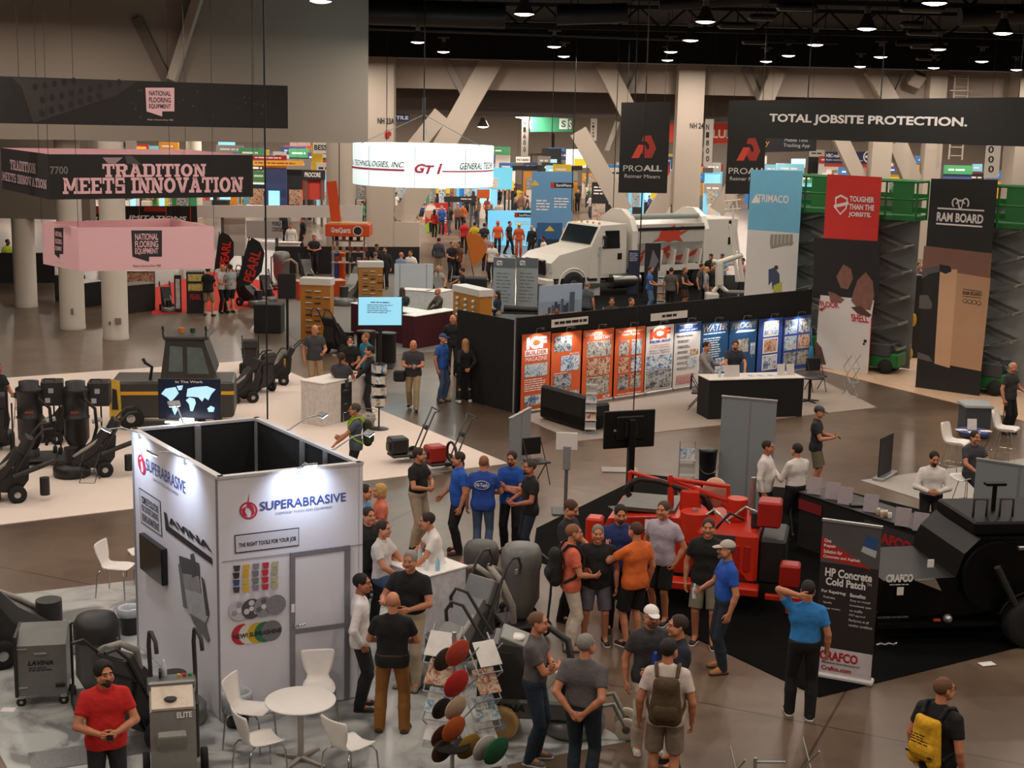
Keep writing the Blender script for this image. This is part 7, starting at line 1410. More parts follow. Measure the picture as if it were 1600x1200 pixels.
# black counter of the machine stand
cz = .98; cP = G(1250, 768, cz); cQ = G(1445, 832, cz); cP.z = cQ.z = 0; d = (cQ - cP); TB = draped_table('long black counter with easel cards in front of the man in white', cP, cQ, .7, cz, '#0d0d0e', '#1c1a1b', 'display_counter')
LB = d.length; f = Face(TB, (0, -.012, 0), (1, 0, 0), (0, 0, 1)); f.rect(LB * .55, .15, LB * .98, cz - .1, M('#3a383a', .5, var=.5, sc=3), 'front_print'); f.text('CRAFCO', LB * .58, cz - .40, LB * .92, cz - .22, M('#b5242b', .5), .05); f.lines(LB * .6, cz - .52, LB * .92, cz - .46, 1, WHT); f.rect(0, cz - .3, LB * .2, cz - .12, M('#7c1d22', .5), 'front_print')
for i, (px_, py_, lab) in enumerate(((1272, 772, 'grey card first on the black counter, from the two men in white'), (1300, 780, 'thin grey card second on the black counter'), (1320, 788, 'grey card with red corner, third on the black counter'), (1360, 800, 'grey card behind the small jars on the black counter'), (1410, 822, 'pale card fourth along the counter by the man in white'), (1438, 830, 'pale card last on the black counter by the grey tray'))):
    easel_card(G(px_, py_, cz) + Vector((0, 0, .0)), -.45, lab, .24, .30, '#a79ca0', PH[(i + 1) % 5])
for i in range(9):
    p = G(1366 + (i % 4) * 6 + (i // 4) * 6, 800 + (i // 4) * 4 + (i % 4) * 1.6, cz); o = MB().lathe([(.035, 0), (.035, .06), (.032, .065), (.032, .085), (0, .085)], n=12).build('sample_jar', M('#d5cfc4' if i % 2 else '#a08a78', .35)); o.location = p; tag(o, 'small lidded sample jar on the black counter', 'jar', 'sample jars on the black counter')
o = MB().box((0, 0, .05), (.42, .32, .10), .02).build('metal_tray', M('#8a8784', .35, .5)); o.location = G(1462, 832, cz); o.rotation_euler.z = -.3; tag(o, 'grey metal tray at the counter end beside the man in white', 'tray')
o = MB().box((0, 0, .02), (.35, .25, .04), .01).build('binder', DK1); o.location = G(1343, 790, cz); tag(o, 'black binder lying on the black counter', 'binder')
A = G(1270, 1055); B = G(1360, 1071); t, f = vpanel('rollup_banner', 'dark roll-up banner with a red wedge beside the man in sky blue', 'banner', A, B, HZ(1361, 1071, 824), .02, M('#2c2526', .5, var=.2, sc=1), 'sheet'); MB().bx(-.03, f.w + .03, -.06, .12, 0, .07, .02).build('base', M('#d5d0cf', .3), t); MB().bx(-.01, f.w + .01, -.02, .03, f.h, f.h + .03).build('top_rail', ALU, t); w, h = f.w, f.h
f.rect(0, h * .74, w, h, M('#55504f', .5, var=.3, sc=2), 'road_print'); f.poly([(0, h * .90), (w * .87, h * .735), (0, h * .765)], M('#b8211f', .5), 'wedge_print'); f.poly([(w * .68, h * .84), (w * .76, h * .95), (w * .97, h * .93), (w * .93, h * .81)], M('#30507f', .5, var=.3), 'bag_print'); f.poly([(w * .68, h * .84), (w * .71, h * .875), (w * .945, h * .855), (w * .93, h * .81)], M('#b9b9bb', .5), 'bag_print')
for i, s in enumerate(('One', 'Repair', 'Solution for', 'Concrete and Asphalt')): f.text(s, w * .05, h * (.868 - .034 * i), w * (.17, .26, .37, .68)[i], h * (.892 - .034 * i), WHT, .025)
f.text('HP Concrete', w * .1, h * .655, w * .9, h * .71, WHT, .035); f.text('Cold Patch', w * .12, h * .60, w * .80, h * .65, WHT, .035); f.text('TM', w * .82, h * .63, w * .9, h * .648, WHT)
f.text('For Repairing:', w * .06, h * .545, w * .48, h * .57, WHT, .025); f.text('Benefits:', w * .55, h * .545, w * .82, h * .57, WHT, .025)
for i, s in enumerate(('Potholes', 'Spalls', 'Large cracks')): f.text(s, w * .1, h * (.515 - .035 * i), w * (.1 + .025 * len(s)), h * (.53 - .035 * i), WHT)
for i, s in enumerate(('Easy to install', 'Immediately open', 'to traffic', 'DOT approved', 'Performs in all', 'weather conditions')): f.text(s, w * .56, h * (.515 - .031 * i), w * (.56 + .0225 * len(s)), h * (.532 - .031 * i), WHT)
f.rect(0, h * .03, w, h * .20, M('#d5ccd0', .5), 'foot_print'); f.text('CRAFCO', w * .1, h * .12, w * .76, h * .18, M('#b3202a', .5), .04); f.text('PRESERVATION PRODUCTS', w * .14, h * .098, w * .80, h * .11, BKP, .02); f.text('Crafco.com', w * .14, h * .055, w * .66, h * .085, M('#b3202a', .5), .03)
t = zigzag('folding wire stand at the bottom edge left of the yellow bag', 1206, 1226, 1168, 1, .9, .3)
t = thing('rope_post', 'steel stand with crossbars at the bottom edge', 'stand', G(1178, 1230)); MB().cyl((0, 0, 0), (0, 0, .35), .02, n=8).build('post', ALU, t); MB().cyl((-.02, 0, .30), (.35, .1, .26), .016, n=8).build('crossbar', ALU, t)
# ------------------------------------------------------------------ the people, nearest first
BK, KH, NV, JN, DJ = '#121214', '#a8947a', '#1d2438', '#3c506e', '#1f2733'
D = dict
def P(label, x, y, face, **k): return person('person ' + label, x, y, face=face, **k)
r = P('in a red polo shirt holding a phone at his belt', 170, 1288, 22, sole='#cfc8c0', arms=('belly', 'belly'), head=(18, 0), shirt='#c4201c', hair='curly', hcol='#17100d', beard='#1a120e', fat=.15, ht=1.8); handheld(r, -1, 'phone', 'black phone in the hand of the man in red', 'phone', (.07, .012, .14), tilt=-1.3)
P('in a white long-sleeved shirt by the booth door', 562, 1108, 95, legs='close', sleeve='long', shirt='#e3dcdc', hcol='#15100e', skin=1, head=(-12, 0), arms=('down', 'pocket'))
P('with shaved head in tan trousers seen from behind', 612, 1144, 178, arms=('belly', 'belly'), legs='wide', shirt=BK, pants='#8f5c26', shoes='#5a321c', hair='bald', fat=.1, belt='#3a2415')
P('with grey hair in a black polo explaining with both hands', 640, 1073, -18, arms=('belly', 'gest'), top='tucked', shirt=BK, pants='#b3a188', hcol='#8d8780', fat=.2, belt='#1a1512', skin=0, ht=1.85, shoes='#8a7a6c')
P('in jeans perched behind the man in white by the booth door', 596, 988, 70, legs='perch', arms=('lap', 'lap'), shirt='#c9c4c0', pants=JN)
P('in a white polo leaning on the white counter', 684, 982, -80, arms=('table', 'table'), lean=.22, shirt='#e6dfda', hcol='#2b1c14', skin=0)
P('with blond bob in a coral top beside the booth', 594, 915, -75, arms=('hold', 'hold'), shirt='#d9735a', bottom='shorts', pants=NV, hair='bob', hcol='#c39a5c', ht=1.66)
P('mostly hidden behind the booth with a blue sleeve showing', 568, 930, 80, arms=('hold', 'down'), shirt='#5b8fc0')
P('with dark trousers half hidden at the counter behind the booth', 574, 975, 40, arms=('table', 'down'), shirt='#1a1a1c')
P('in a black polo and khakis checking a green wristband', 652, 856, 62, arms=('belly', 'belly'), top='tucked', shirt=BK, pants='#b09c84', shoes=BK, belt=BK, head=(20, 0), hcol='#3a281c', fat=.15)
P('in a bright blue polo and black trousers holding a phone low', 716, 864, -78, arms=('down', 'fwd'), shirt='#1f56b4', pants=BK, shoes='#4a2a1a', fat=.3, hcol='#33241a')
r = P('in a blue T-shirt with a white oval on the back', 753, 872, 172, arms=('down', 'belly'), shirt='#23489a', bottom='jeans', pants='#4a5c78', hair='buzz', hcol='#8a5a3c', fat=.15, legs='close')
f = Face(r, (-.16, .16, 1.25), (-1, 0, 0), (0, 0, 1)); f.O = Vector((0, .175, 1.30)); f.disc(0, 0, .13, WHT, 'emblem', rv=.075, d=.0); f.disc(0, 0, .12, M('#23489a', .8, var=0), 'emblem', rv=.066, d=.003); f.text('Hi-Tech', -.10, -.03, .10, .035, WHT, .03, d=.006)
P('in a royal blue polo with folded arms and glasses', 797, 862, -12, arms=('cross', 'cross2'), shirt='#1d4fa8', pants=BK, glasses=True, beard='#2a1c14', hcol='#2a1c14', head=(-8, 8))
P('with shaved head and beard in black beside the grey slanted panel', 826, 880, -72, arms=('hold', 'hold'), shirt=BK, bottom='jeans', pants=DJ, hair='buzz', hcol='#3a2a20', beard='#2a1a12', skin=1)
r = P('in a grey shirt and glasses standing behind the booth', 556, 768, -82, arms=('table', 'hold'), shirt='#4f5a66', glasses=True, hcol='#4a4038', fat=.1); backpack(r, 'dark backpack with lime trim on the man behind the booth', '#2a3322', strap='#9ab82c')
r = P('in a salmon polo wearing a black backpack', 888, 1014, 100, arms=('belly', 'hold'), shirt='#d8684e', pants='#cdbfae', hcol='#8a5a38', hair='buzz', shoes='#8a8580', ht=1.82); backpack(r, 'black backpack on the man in the salmon polo', '#141416')
P('in dark grey looking down behind the salmon polo', 884, 968, 60, arms=('hold', 'hold'), head=(0, 25), shirt='#222226', hcol='#4a2f1c', ht=1.84)
P('with short grey hair in a black polo and grey shorts', 928, 1005, 0, sole='#cfc8c0', arms=('down', 'down'), legs='wide', shirt='#161618', bottom='shorts', pants='#55505a', hcol='#7a756f', fat=.35, ht=1.75)
P('in a navy polo with sunglasses pushed up on the head', 962, 985, 5, arms=('down', 'down'), shirt='#1c2f63', hcol='#1d1512', beard='#2a1e18', pants=BK, ht=1.9, fat=.1, head=(0, 12))
P('in an orange polo raising a pointing finger', 988, 1010, -142, sole='#cfc8c0', arms=('point', 'down'), shirt='#dd6a28', bottom='shorts', pants='#101012', hair='buzz', hcol='#4a3020', fat=.12, ht=1.82)
P('in a pale lavender polo with hands in pockets', 1030, 972, -35, sole='#cfc8c0', arms=('pocket', 'pocket'), shirt='#b3a9b6', bottom='shorts', pants='#121214', hcol='#4a3a30', ht=1.86, fat=.1)
P('in a black polo and olive shorts facing the camera', 1098, 1006, -12, sole='#cfc8c0', arms=('down', 'down'), shirt='#111113', bottom='shorts', pants='#7a7360', hcol='#3f2c20', shoes='#1a1a1c', ht=1.86, legs='shift')
r = P('in a blue polo with a pale cap and tan shoes', 1128, 1048, -82, arms=('down', 'hold'), top='tucked', shirt='#1d52b0', bottom='jeans', pants='#232b38', shoes='#a8713f', hair='cap', cap='#b9aaa0', belt='#6a3a20', beard='#6a5a4c', hcol='#5a4a3c', ht=1.84, fat=.12)
o = MB().lathe([(.03, 0), (.032, .13), (.012, .17), (.012, .2), (0, .2)], n=10).build('water_bottle', M('#cdd6de', .15, var=0)); o.location = wrist(r, -1) + Vector((0, 0, -.08)); tag(o, 'clear bottle held by the man in the pale cap', 'bottle')
P('in a grey polo with folded arms at the grinders', 832, 1190, 78, sole='#cfc8c0', arms=('cross', 'cross2'), top='tucked', shirt='#5b5557', bottom='jeans', pants='#22303f', hair='buzz', hcol='#6a4a34', shoes='#6a6664', belt=BK, ht=1.82, fat=.1)
P('with grey hair and hands clasped behind in a grey polo', 907, 1238, 158, arms=('back', 'back'), shirt='#5d5759', bottom='jeans', pants='#202c38', hcol='#85807a', belt=BK, top='tucked', fat=.28, ht=1.84, head=(-25, 0))
P('in a white cap and dark T-shirt in the trio', 1008, 1172, 12, sole='#cfc8c0', arms=('hold', 'down'), shirt='#38383c', pants='#cfc4b6', shoes='#d9d3cc', hair='cap', cap='#e6e0dc', hcol='#3a2a20', beard='#4a382c', ht=1.8, glasses=True)
P('in a navy and white shirt behind the camouflage backpack', 1052, 1198, -82, arms=('hold', 'hold'), shirt='#191d2e', bottom='shorts', pants='#1d2338', hcol='#33231a', ht=1.84)
r = P('in a pale short-sleeved shirt wearing a camouflage backpack', 1034, 1250, 172, sole='#cfc8c0', arms=('down', 'down'), head=(-25, 0), shirt='#d8c6bd', bottom='shorts', pants='#8f8072', hcol='#1f1612', beard='#1f1612', ht=1.86, skin=0); backpack(r, 'brown camouflage backpack on the man in the pale shirt', '#4a3a24', strap='#5a4228')
o = MB().lathe([(.035, 0), (.038, .16), (.02, .2), (.02, .24), (0, .24)], n=12).build('water_bottle', M('#1d3f9a', .2)); o.location = G(1016, 1190) + Vector((0, -.05, 1.12)); tag(o, 'blue water bottle held up between the trio', 'bottle')
P('in a sky blue polo with one hand behind the head', 1250, 1122, 172, sole='#cfc8c0', arms=('neck', 'down'), top='tucked', shirt='#2f7fc4', pants='#101012', hcol='#1d1512', shoes='#151515', belt=BK, legs='shift', ht=1.8)
r = P('in a black shirt with glasses carrying a yellow bag', 1452, 1322, 128, arms=('down', 'down'), shirt='#101012', hair='buzz', hcol='#6a4630', glasses=True, fat=.25, ht=1.85, head=(-15, 0)); k = backpack(r, 'yellow drawstring bag with black print on the man in black', '#d9a41c', .36, .50, .12, '#17171a', 'drawstring_bag')
f = Face(k, (-.0, .30, 1.1), (-1, 0, 0), (0, 0, 1)); f.lines(-.1, .05, .1, .16, 4, BKP); f.rect(-.15, -.06, .15, -.04, BKP, 'stripe')
P('in a white long-sleeved shirt with large build beside the grey panel', 1190, 838, 70, arms=('belly', 'down'), sleeve='long', shirt='#ded6d0', pants=BK, fat=.35, hair='buzz', hcol='#2a1e18', skin=1)
P('in a white long-sleeved shirt seen from behind at the pail', 1238, 844, -150, arms=('hold', 'hold'), sleeve='long', shirt='#ded6d0', pants=BK, top='tucked', hcol='#1f1612', beard='#1f1612', fat=.1)
r = P('with long hair and cap in camouflage shorts using a phone', 1270, 768, 72, arms=('phone', 'phone'), shirt='#24262a', bottom='shorts', pants='#6a624e', hair='cap', cap='#3c4046', hcol='#2a1e18', head=(0, 18)); handheld(r, 1, 'phone', 'black phone in the hands of the man in the dark cap', 'phone')
P('with beard in a white shirt behind the black counter', 1448, 858, -8, arms=('belly', 'belly'), sleeve='long', shirt='#e0d9d4', pants=BK, hcol='#17110e', beard='#1d1512', top='tucked', head=(10, 15))
P('sitting half hidden behind the grey panel at the right', 1512, 806, 20, legs='perch', arms=('lap', 'lap'), shirt='#3a3a40', hcol='#2a1e18')
r = P('bald with a walking cane by the trash can', 1572, 678, 40, arms=('hold', 'down'), head=(15, 20), shirt='#2f2f30', pants=BK, hair='fringe', hcol='#b0a8a0', fat=.1); p = wrist(r, -1); o = MB().tube([(0, 0, -p.z), (0, 0, 0), (0, -.03, .03), (0, -.09, .02)], .012, 6).build('walking_cane', M('#4a2a1a', .4)); o.location = p; tag(o, 'brown walking cane held by the bald man', 'cane')
Q2 = D(h=.019)
P('bald in a grey polo and khakis by the pegboard', 492, 614, 22, arms=('hold', 'down'), shirt='#3c3e42', pants='#a58a68', hair='bald', fat=.15, ht=1.82, **Q2)
P('in black with a face mask holding a tablet', 547, 626, 5, arms=('hold', 'hold'), shirt=BK, pants=BK, hcol='#2a1c14', beard='#dedad6', ht=1.68, **Q2)
P('in a teal polo turned to the demo counter', 572, 626, -45, arms=('table', 'down'), shirt='#1f7a92', hcol='#8a5a34', **Q2)
P('in a black jacket over a white shirt at the demo counter', 578, 652, -75, arms=('table', 'hold'), sleeve='long', shirt='#131316', hcol='#241812', **Q2)
P('with tied hair in grey seated on the bar stool', 533, 658, 172, legs='perch', arms=('table', 'lap'), shirt='#39393d', pants='#17171a', hair='pony', hcol='#2f1c12', skin=1, **Q2)
r = P('bald in a dark polo and khakis reading a phone while walking', 645, 640, 0, arms=('phone', 'phone'), legs='step', head=(0, 22), shirt='#35343a', pants='#a8916f', hair='bald', fat=.3, **Q2); handheld(r, 1, 'phone', 'phone held by the bald man walking in the aisle', 'phone')
o = MB().box((0, 0, 0), (.30, .12, .28), .04).build('shoulder_bag', M('#131316', .7)); o.location = G(640, 642) + Vector((-.26, .05, .86)); tag(o, 'black bag at the hip of the bald man walking', 'bag')
P('with white beard in a blue T-shirt and blue cap', 690, 627, 62, arms=('down', 'down'), shirt='#2a55a0', bottom='jeans', pants='#46597a', hair='cap', cap='#24407a', beard='#cfc9c2', shoes='#8a7458', hcol='#cfc9c2', fat=.15, **Q2)
P('with long blond hair in black and white sneakers', 726, 630, -160, arms=('back', 'back'), sleeve='long', shirt='#151518', bottom='leggings', pants='#18191c', hair='long', hcol='#a5794c', shoes='#d8cfca', ht=1.68, legs='wide', **Q2)
P('bald in a black shirt behind the woman in black', 706, 588, 10, arms=('down', 'down'), shirt='#141417', hair='bald', **Q2)
P('bald in an olive jacket sitting at the red counter', 684, 528, -60, legs='perch', arms=('table', 'lap'), sleeve='long', shirt='#454030', hair='bald', skin=1, **Q2)
P('with long hair in navy sitting behind the blue screen', 628, 528, -160, legs='perch', arms=('lap', 'table'), shirt='#1c2030', hair='long', hcol='#3a2418', **Q2)
P('in a khaki shirt and lanyard looking at his hands', 777, 582, 8, arms=('phone', 'phone'), head=(0, 22), shirt='#8a8068', pants='#33363a', hair='cap', cap='#6f6450', hcol='#2f2018', beard='#2f2018', **Q2)
P('in a pale green shirt and black trousers by the pegboard of knobs', 760, 536, 80, arms=('hold', 'down'), sleeve='long', shirt='#aeb09a', pants=BK, hcol='#4a3424', **Q2)
P('with long dark hair in navy facing the man in pale green', 776, 534, -70, arms=('hold', 'down'), sleeve='long', shirt='#1a1e34', pants='#15161c', hair='long', hcol='#241812', ht=1.68, **Q2)
P('in a grey long-sleeved shirt at the counter left end', 1098, 640, 55, arms=('gest', 'table'), sleeve='long', shirt='#8b8584', hcol='#241812', pants='#2a2c34', **Q2)
P('in a dark polo leaning over the brochures', 1142, 634, 5, arms=('table', 'table'), lean=.2, shirt='#2c313b', hcol='#33221a', beard='#33221a', head=(-15, 0), fat=.1, **Q2)
P('at the left edge in a black shirt among the black machines', 0, 690, 60, arms=('hold', 'down'), shirt='#161619', hcol='#1d1512', skin=1, **Q2)
Q3 = D(h=.026)
for lab, x, y, fc, k in (
    ('in a blue T-shirt and jeans in front of the truck', 1013, 488, 75, D(arms=('hold', 'hold'), shirt='#2f5f9e', bottom='jeans', pants='#5a7290', hcol='#4a2f1e')), ('in a grey shirt seen from behind at the black brochure tower', 1046, 490, 170, D(shirt='#55524e', pants='#15151a', hair='buzz')),
    ('in a black top and brown skirt by the truck wheel', 1067, 484, 60, D(arms=('hold', 'hold'), sleeve='none', shirt='#17171a', bottom='skirt', pants='#4a2f22', hair='pony', hcol='#7a5434', ht=1.66)), ('in grey next to a blond woman at the truck', 1093, 482, 60, D(shirt='#44464c', pants='#2c2e34', hcol='#2a1e18')), ('blond in a striped top at the truck', 1101, 483, 90, D(shirt='#8f9ba8', bottom='shorts', pants='#6a7a8e', hair='long', hcol='#b08a5a', ht=1.66)),
    ('in a black T-shirt and shorts beside the Y-shaped arm', 1110, 482, 40, D(shirt='#151518', bottom='shorts', pants='#8a6a52', hcol='#2a1e18')), ('in a black cap under the truck hopper', 1108, 462, 10, D(shirt='#16161a', hair='cap', cap='#111114')), ('in a pale blue shirt and cap under the truck hopper', 1126, 462, -20, D(arms=('hold', 'hold'), shirt='#7fb0c8', hair='cap', cap='#2a2a30')), ('in a pink shirt behind the blue lift banner edge', 1158, 470, -60, D(shirt='#c98a92')),
    ('in a white T-shirt seated below the city picture wall', 868, 548, 0, D(legs='sit', arms=('table', 'table'), shirt='#e2dcd6', skin=3, hcol='#15100e')), ('in a grey shirt beside the city picture wall', 915, 520, 150, D(shirt='#4a5056', hair='buzz', hcol='#8a8078', fat=.2)), ('whose dark hair shows over the drape, left one', 953, 552, 0, D(shirt='#2a2a30', skin=1)), ('whose hair shows over the drape, right one', 983, 552, 30, D(shirt='#3a3238', hcol='#4a3020')),
    ('in a black T-shirt with a back emblem on the red carpet edge', 326, 494, 165, D(arms=('hold', 'hold'), shirt='#17171a', bottom='shorts', pants='#9a8466', hcol='#15100e', legs='wide')), ('bald in a pale shirt and black trousers by the feather flag', 348, 489, 60, D(arms=('hold', 'hold'), shirt='#c8bcc0', pants=BK, hair='bald')), ('in a light grey T-shirt and black shorts by the feather flag', 361, 489, -130, D(arms=('hold', 'hold'), shirt='#9a9c9e', bottom='shorts', pants='#141417', fat=.1)),
    ('in a neon yellow shirt at the far left', 14, 440, 60, D(shirt='#b8c834', skin=3)), ('in a black suit on the white demo stage', 445, 383, 60, D(sleeve='long', shirt='#17171a', hair='long', hcol='#1d1512')), ('in a white shirt behind the white lectern', 455, 405, 0, D(sleeve='long', shirt='#e4ded8')), ('in a dark suit at the white booth wall end', 473, 392, -60, D(sleeve='long', shirt='#1c1c22')), ('in a dark shirt with folded hands left of the orange kiosk', 491, 428, 10, D(arms=('belly', 'belly'), shirt='#1d1f22', fat=.15)),
    ('in a black cap at the pegboard stand', 588, 446, 20, D(shirt='#19191c', hair='cap', cap='#141417')), ('bearded in dark clothes behind the seated grey man', 601, 452, -10, D(sleeve='long', shirt='#232020', beard='#3a2418', fat=.2)), ('in a grey T-shirt seen from behind at the pegboard stand', 586, 462, 170, D(shirt='#85807a', hcol='#6a6058')), ('bald in light blue seen from behind at the white wall', 626, 462, 150, D(arms=('hold', 'hold'), shirt='#7f96b4', hair='bald')), ('smiling in a white shirt at the white wall', 641, 458, -20, D(shirt='#e2dcd6', hcol='#2a1c14')),
    ('in a charcoal top and khakis near the orange feather flag', 685, 432, 170, D(sleeve='long', shirt='#3f4146', pants='#a08a6a')), ('in a black polo left of the orange feather flag', 705, 440, 30, D(arms=('hold', 'hold'), shirt='#17171b', pants='#22242a')), ('in brown beside the orange feather flag', 717, 440, -50, D(shirt='#6a4436', hair='long')), ('in a red shirt before the large red poster', 725, 396, 180, D(shirt='#c22a26', hair='buzz')), ('in a yellow vest by the red poster', 741, 400, 160, D(shirt='#d8b828')), ('in a dark shirt right of the yellow vest', 756, 402, 170, D(shirt='#2c2c34', fat=.15)), ('in a pale pink check shirt behind the feather flag', 758, 424, 165, D(sleeve='long', shirt='#b08a8c')), ('in a white shirt at the grey tool boards', 768, 440, -20, D(shirt='#ddd6d0', hcol='#7a6a5c')), ('in grey on the chair behind the white wall', 684, 470, 30, D(shirt='#9a938c', hair='buzz', hcol='#9a938c', legs='sit', arms=('lap', 'lap'))), ('in black crouching by the orange feather flag', 722, 474, -90, D(shirt='#141418', legs='sit', arms=('lap', 'reach'))),
    ('in an orange safety vest in front of the lit blue panel', 777, 398, 0, D(shirt='#e0642c', pants='#23262c', hair='helmet', cap='#c9483a')), ('in dark clothes walking past the lit blue panel', 795, 398, 60, D(legs='step', shirt='#26282e')), ('in an orange fire suit and yellow helmet', 810, 402, 0, D(sleeve='long', shirt='#c9582a', pants='#c9582a', hair='helmet', cap='#d8b030')), ('in a long dark coat by the blue pop up wall', 830, 406, -30, D(sleeve='long', top='long', shirt='#1b1c22', hair='bald')), ('in a white shirt by the truck grille', 848, 428, -70, D(shirt='#dcd5ce', skin=3, hcol='#15100e')), ('in grey at the far edge of the scissor lift', 1430, 478, 20, D(shirt='#5a5a60'))):
    P(lab, x, y, fc, **{**Q3, **k})
# ------------------------------------------------------------------ middle distance stands
def gp(name, label, x0, x1, yb, yt, col, cat=None, th=.06, part='board', yb2=None, rough=.5, mat=None):
    A = G(x0, yb); B = G(x1, yb2 or yb); return vpanel(name, label, cat or name.replace('_', ' '), A, B, HZ(x0, yb, yt), th, mat or M(col, rough, var=.05, sc=2), part)
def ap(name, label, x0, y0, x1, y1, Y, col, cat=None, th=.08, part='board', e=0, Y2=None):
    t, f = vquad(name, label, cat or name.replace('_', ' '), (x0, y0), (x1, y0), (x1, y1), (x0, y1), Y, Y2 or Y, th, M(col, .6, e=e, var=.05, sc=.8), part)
    if t.location.z > .3 and 'screen' not in name and name != 'monitor':
        for x in (.15, .85): MB().bx(f.w * x - .06, f.w * x + .06, th + .002, th + .12, -t.location.z, f.h * .6).build('support', M('#55504c', .6), t)
    return t, f
PEG = '#b0722a'
for i, (x0, x1, yb, yt, yb2, lab) in enumerate(((470, 516, 536, 445, 538, 'tan pegboard tower of long tools nearest the demo counter'), (560, 598, 476, 418, 476, 'tan pegboard tower behind the blue screen'), (707, 748, 540, 455, 552, 'tan pegboard tower of round knobs beside the man in pale green'))):
    t, f = gp('pegboard_tower', lab, x0, x1, yb, yt, PEG, th=.45, yb2=yb2); w, h = f.w, f.h; MB().bx(-.03, w + .03, -.03, .48, h, h + .22, .01).build('header', M('#cfc9c4', .5), t); f.lines(w * .1, h + .06, w * .9, h + .16, 1, DK1); rnd = random.Random(i)
    for r in range(9):
        y = h * (.1 + .1 * r)
        if i < 2:
            for k in range(3 if r % 2 else 2): x = w * (.18 + .3 * k); b = MB(); b.cyl(f.P(x, y, .03), f.P(x + w * .2, y, .03), .025, n=6); b.build('hand_tool', M(('#c8c2b8', '#2b2825', '#8d8a84')[(r + k) % 3], .4), t)
        else:
            for k in range(3): b = MB(); b.ball(f.P(w * (.2 + .3 * k), y, .04), .055, 8); b.build('knob', M('#a9c9bd' if r > 4 else '#8a3a24', .4), t)
t, f = ap('presentation_screen', 'light blue screen of text lines on a black stand', 560, 465, 627, 508, 40.5, '#8fd0ea', 'screen', .08, 'screen', .75); f.lines(.25, .35, 1.0, .62, 5, M('#7aa9c4', .5)); f.lines(.35, .64, .9, .70, 1, M('#3a5f7a', .5), ragged=0); z = t.location.z; MB().bx(-.03, f.w + .03, .082, .14, -.03, f.h + .03).build('case', DK1, t); MB().bx(f.w / 2 - .05, f.w / 2 + .05, .1, .16, -z, .1).build('pole', DK1, t); MB().bx(f.w / 2 - .4, f.w / 2 + .4, -.2, .5, -z, -z + .03).build('foot', DK1, t)
for x, y, r, yt, lab in ((603, 566, .30, 520, 'round black pedestal in front of the blue screen'), (572, 552, .28, 517, 'black pedestal half behind the woman with the mask')):
    o = MB().lathe([(r, 0), (r, HZ(x, y, yt) - .03), (r + .02, HZ(x, y, yt)), (0, HZ(x, y, yt))], n=28).build('pedestal', DK1); o.location = G(x, y); tag(o, lab, 'pedestal')
for a, b_, dp, h, lab in (((548, 522), (640, 540), .8, 1.05, 'dark red counter with a white top behind the blue screen'), ((648, 546), (712, 534), .5, 1.05, 'dark red counter corner where the bald man sits'), ((625, 495), (668, 498), .6, 1.0, 'white counter below the white folded wall'), ((685, 500), (708, 495), .6, 1.0, 'small white counter by the pegboard of knobs')):
    draped_table(lab, G(*a), G(*b_), dp, h, '#4a1420' if 'red' in lab else '#d5cfca', '#e6dfd9', 'counter')
t, f = gp('folded_wall', 'white folded wall panel in the middle of the tool stand', 616, 676, 482, 412, '#c3c6ca', 'panel', .05); MB().bx(f.w * .13, f.w * .15, -.01, 0, 0, f.h).build('fold', ALU, t); MB().bx(f.w * .82, f.w * .84, -.01, 0, 0, f.h).build('fold', ALU, t)
grinder('grey grinder with a pale wheel right of the white folded wall', G(688, 478), .6, GR1, DK2, .9, TAN); grinder('grey upright grinder left of the middle pegboard', G(548, 475), -.5, GR2, DK2, 1.15); vacuum('silver dust extractor with a bent pipe at the thick cable', G(440, 452), .3, 1.2, GR2, GR2); grinder('black floor machine beside the tall tool pegboard', G(532, 552), 2.5, DK2, DK1, 1.0); grinder('dark floor machine at the stand edge left of the orange kiosk', G(482, 447), .4, GR1, DK2, .9)
o = MB().bx(-.7, .7, -.4, .4, 0, .85, .04).build('crate', M('#121214', .7)); o.location = G(733, 466); tag(o, 'large black crate below the orange feather flag', 'crate')
o = MB().bx(-.45, .45, -.4, .4, 0, .95, .03).build('crate', M('#121214', .7)); o.location = G(421, 518); tag(o, 'black crate beside the thick cable', 'crate')
t, f = ap('monitor', 'black monitor on a thin stand left of the tall pegboard', 434, 428, 462, 467, 43, '#121214'); z = t.location.z; MB().cyl((f.w / 2, .1, -z), (f.w / 2, .1, .1), .04, n=8).build('pole', DK1, t)
# orange kiosk
t = thing('kiosk', 'orange canopy kiosk with a round black and white emblem', 'kiosk', G(545, 448)); kp = t.location; KZ = HZ(545, 448, 368); KW = 68 / F_PX * kp.y; OG = M('#cc4a1c', .5); MB().bx(-KW / 2, KW / 2, -.6, .8, KZ, KZ + .5, .02).build('canopy', OG, t); MB().bx(-KW / 2 + .1, KW / 2 - .1, -.5, .7, KZ + .5, KZ + .54).build('canopy_top', M('#b08a5a', .7), t)
for x in (-KW / 2 + .2, 0, KW / 2 - .3): MB().bx(x - .04, x + .04, .3, .4, 0, KZ).build('post', M('#b9a99a', .5), t)
for i in range(3): MB().bx(-KW / 2 + .2, KW / 2 - .3, -.2, .3, 1.0 + i * .45, 1.03 + i * .45).build('shelf', M('#b9a08a', .5), t)
f = Face(t, (-KW / 2, -.61, KZ), (1, 0, 0), (0, 0, 1)); f.text('GranQuartz', .25, .12, KW * .58, .38, WHT, .03); f.disc(KW * .74, .25, .2, WHT, 'emblem'); f.disc(KW * .74, .25, .17, DK1, 'emblem'); rnd = random.Random(8)
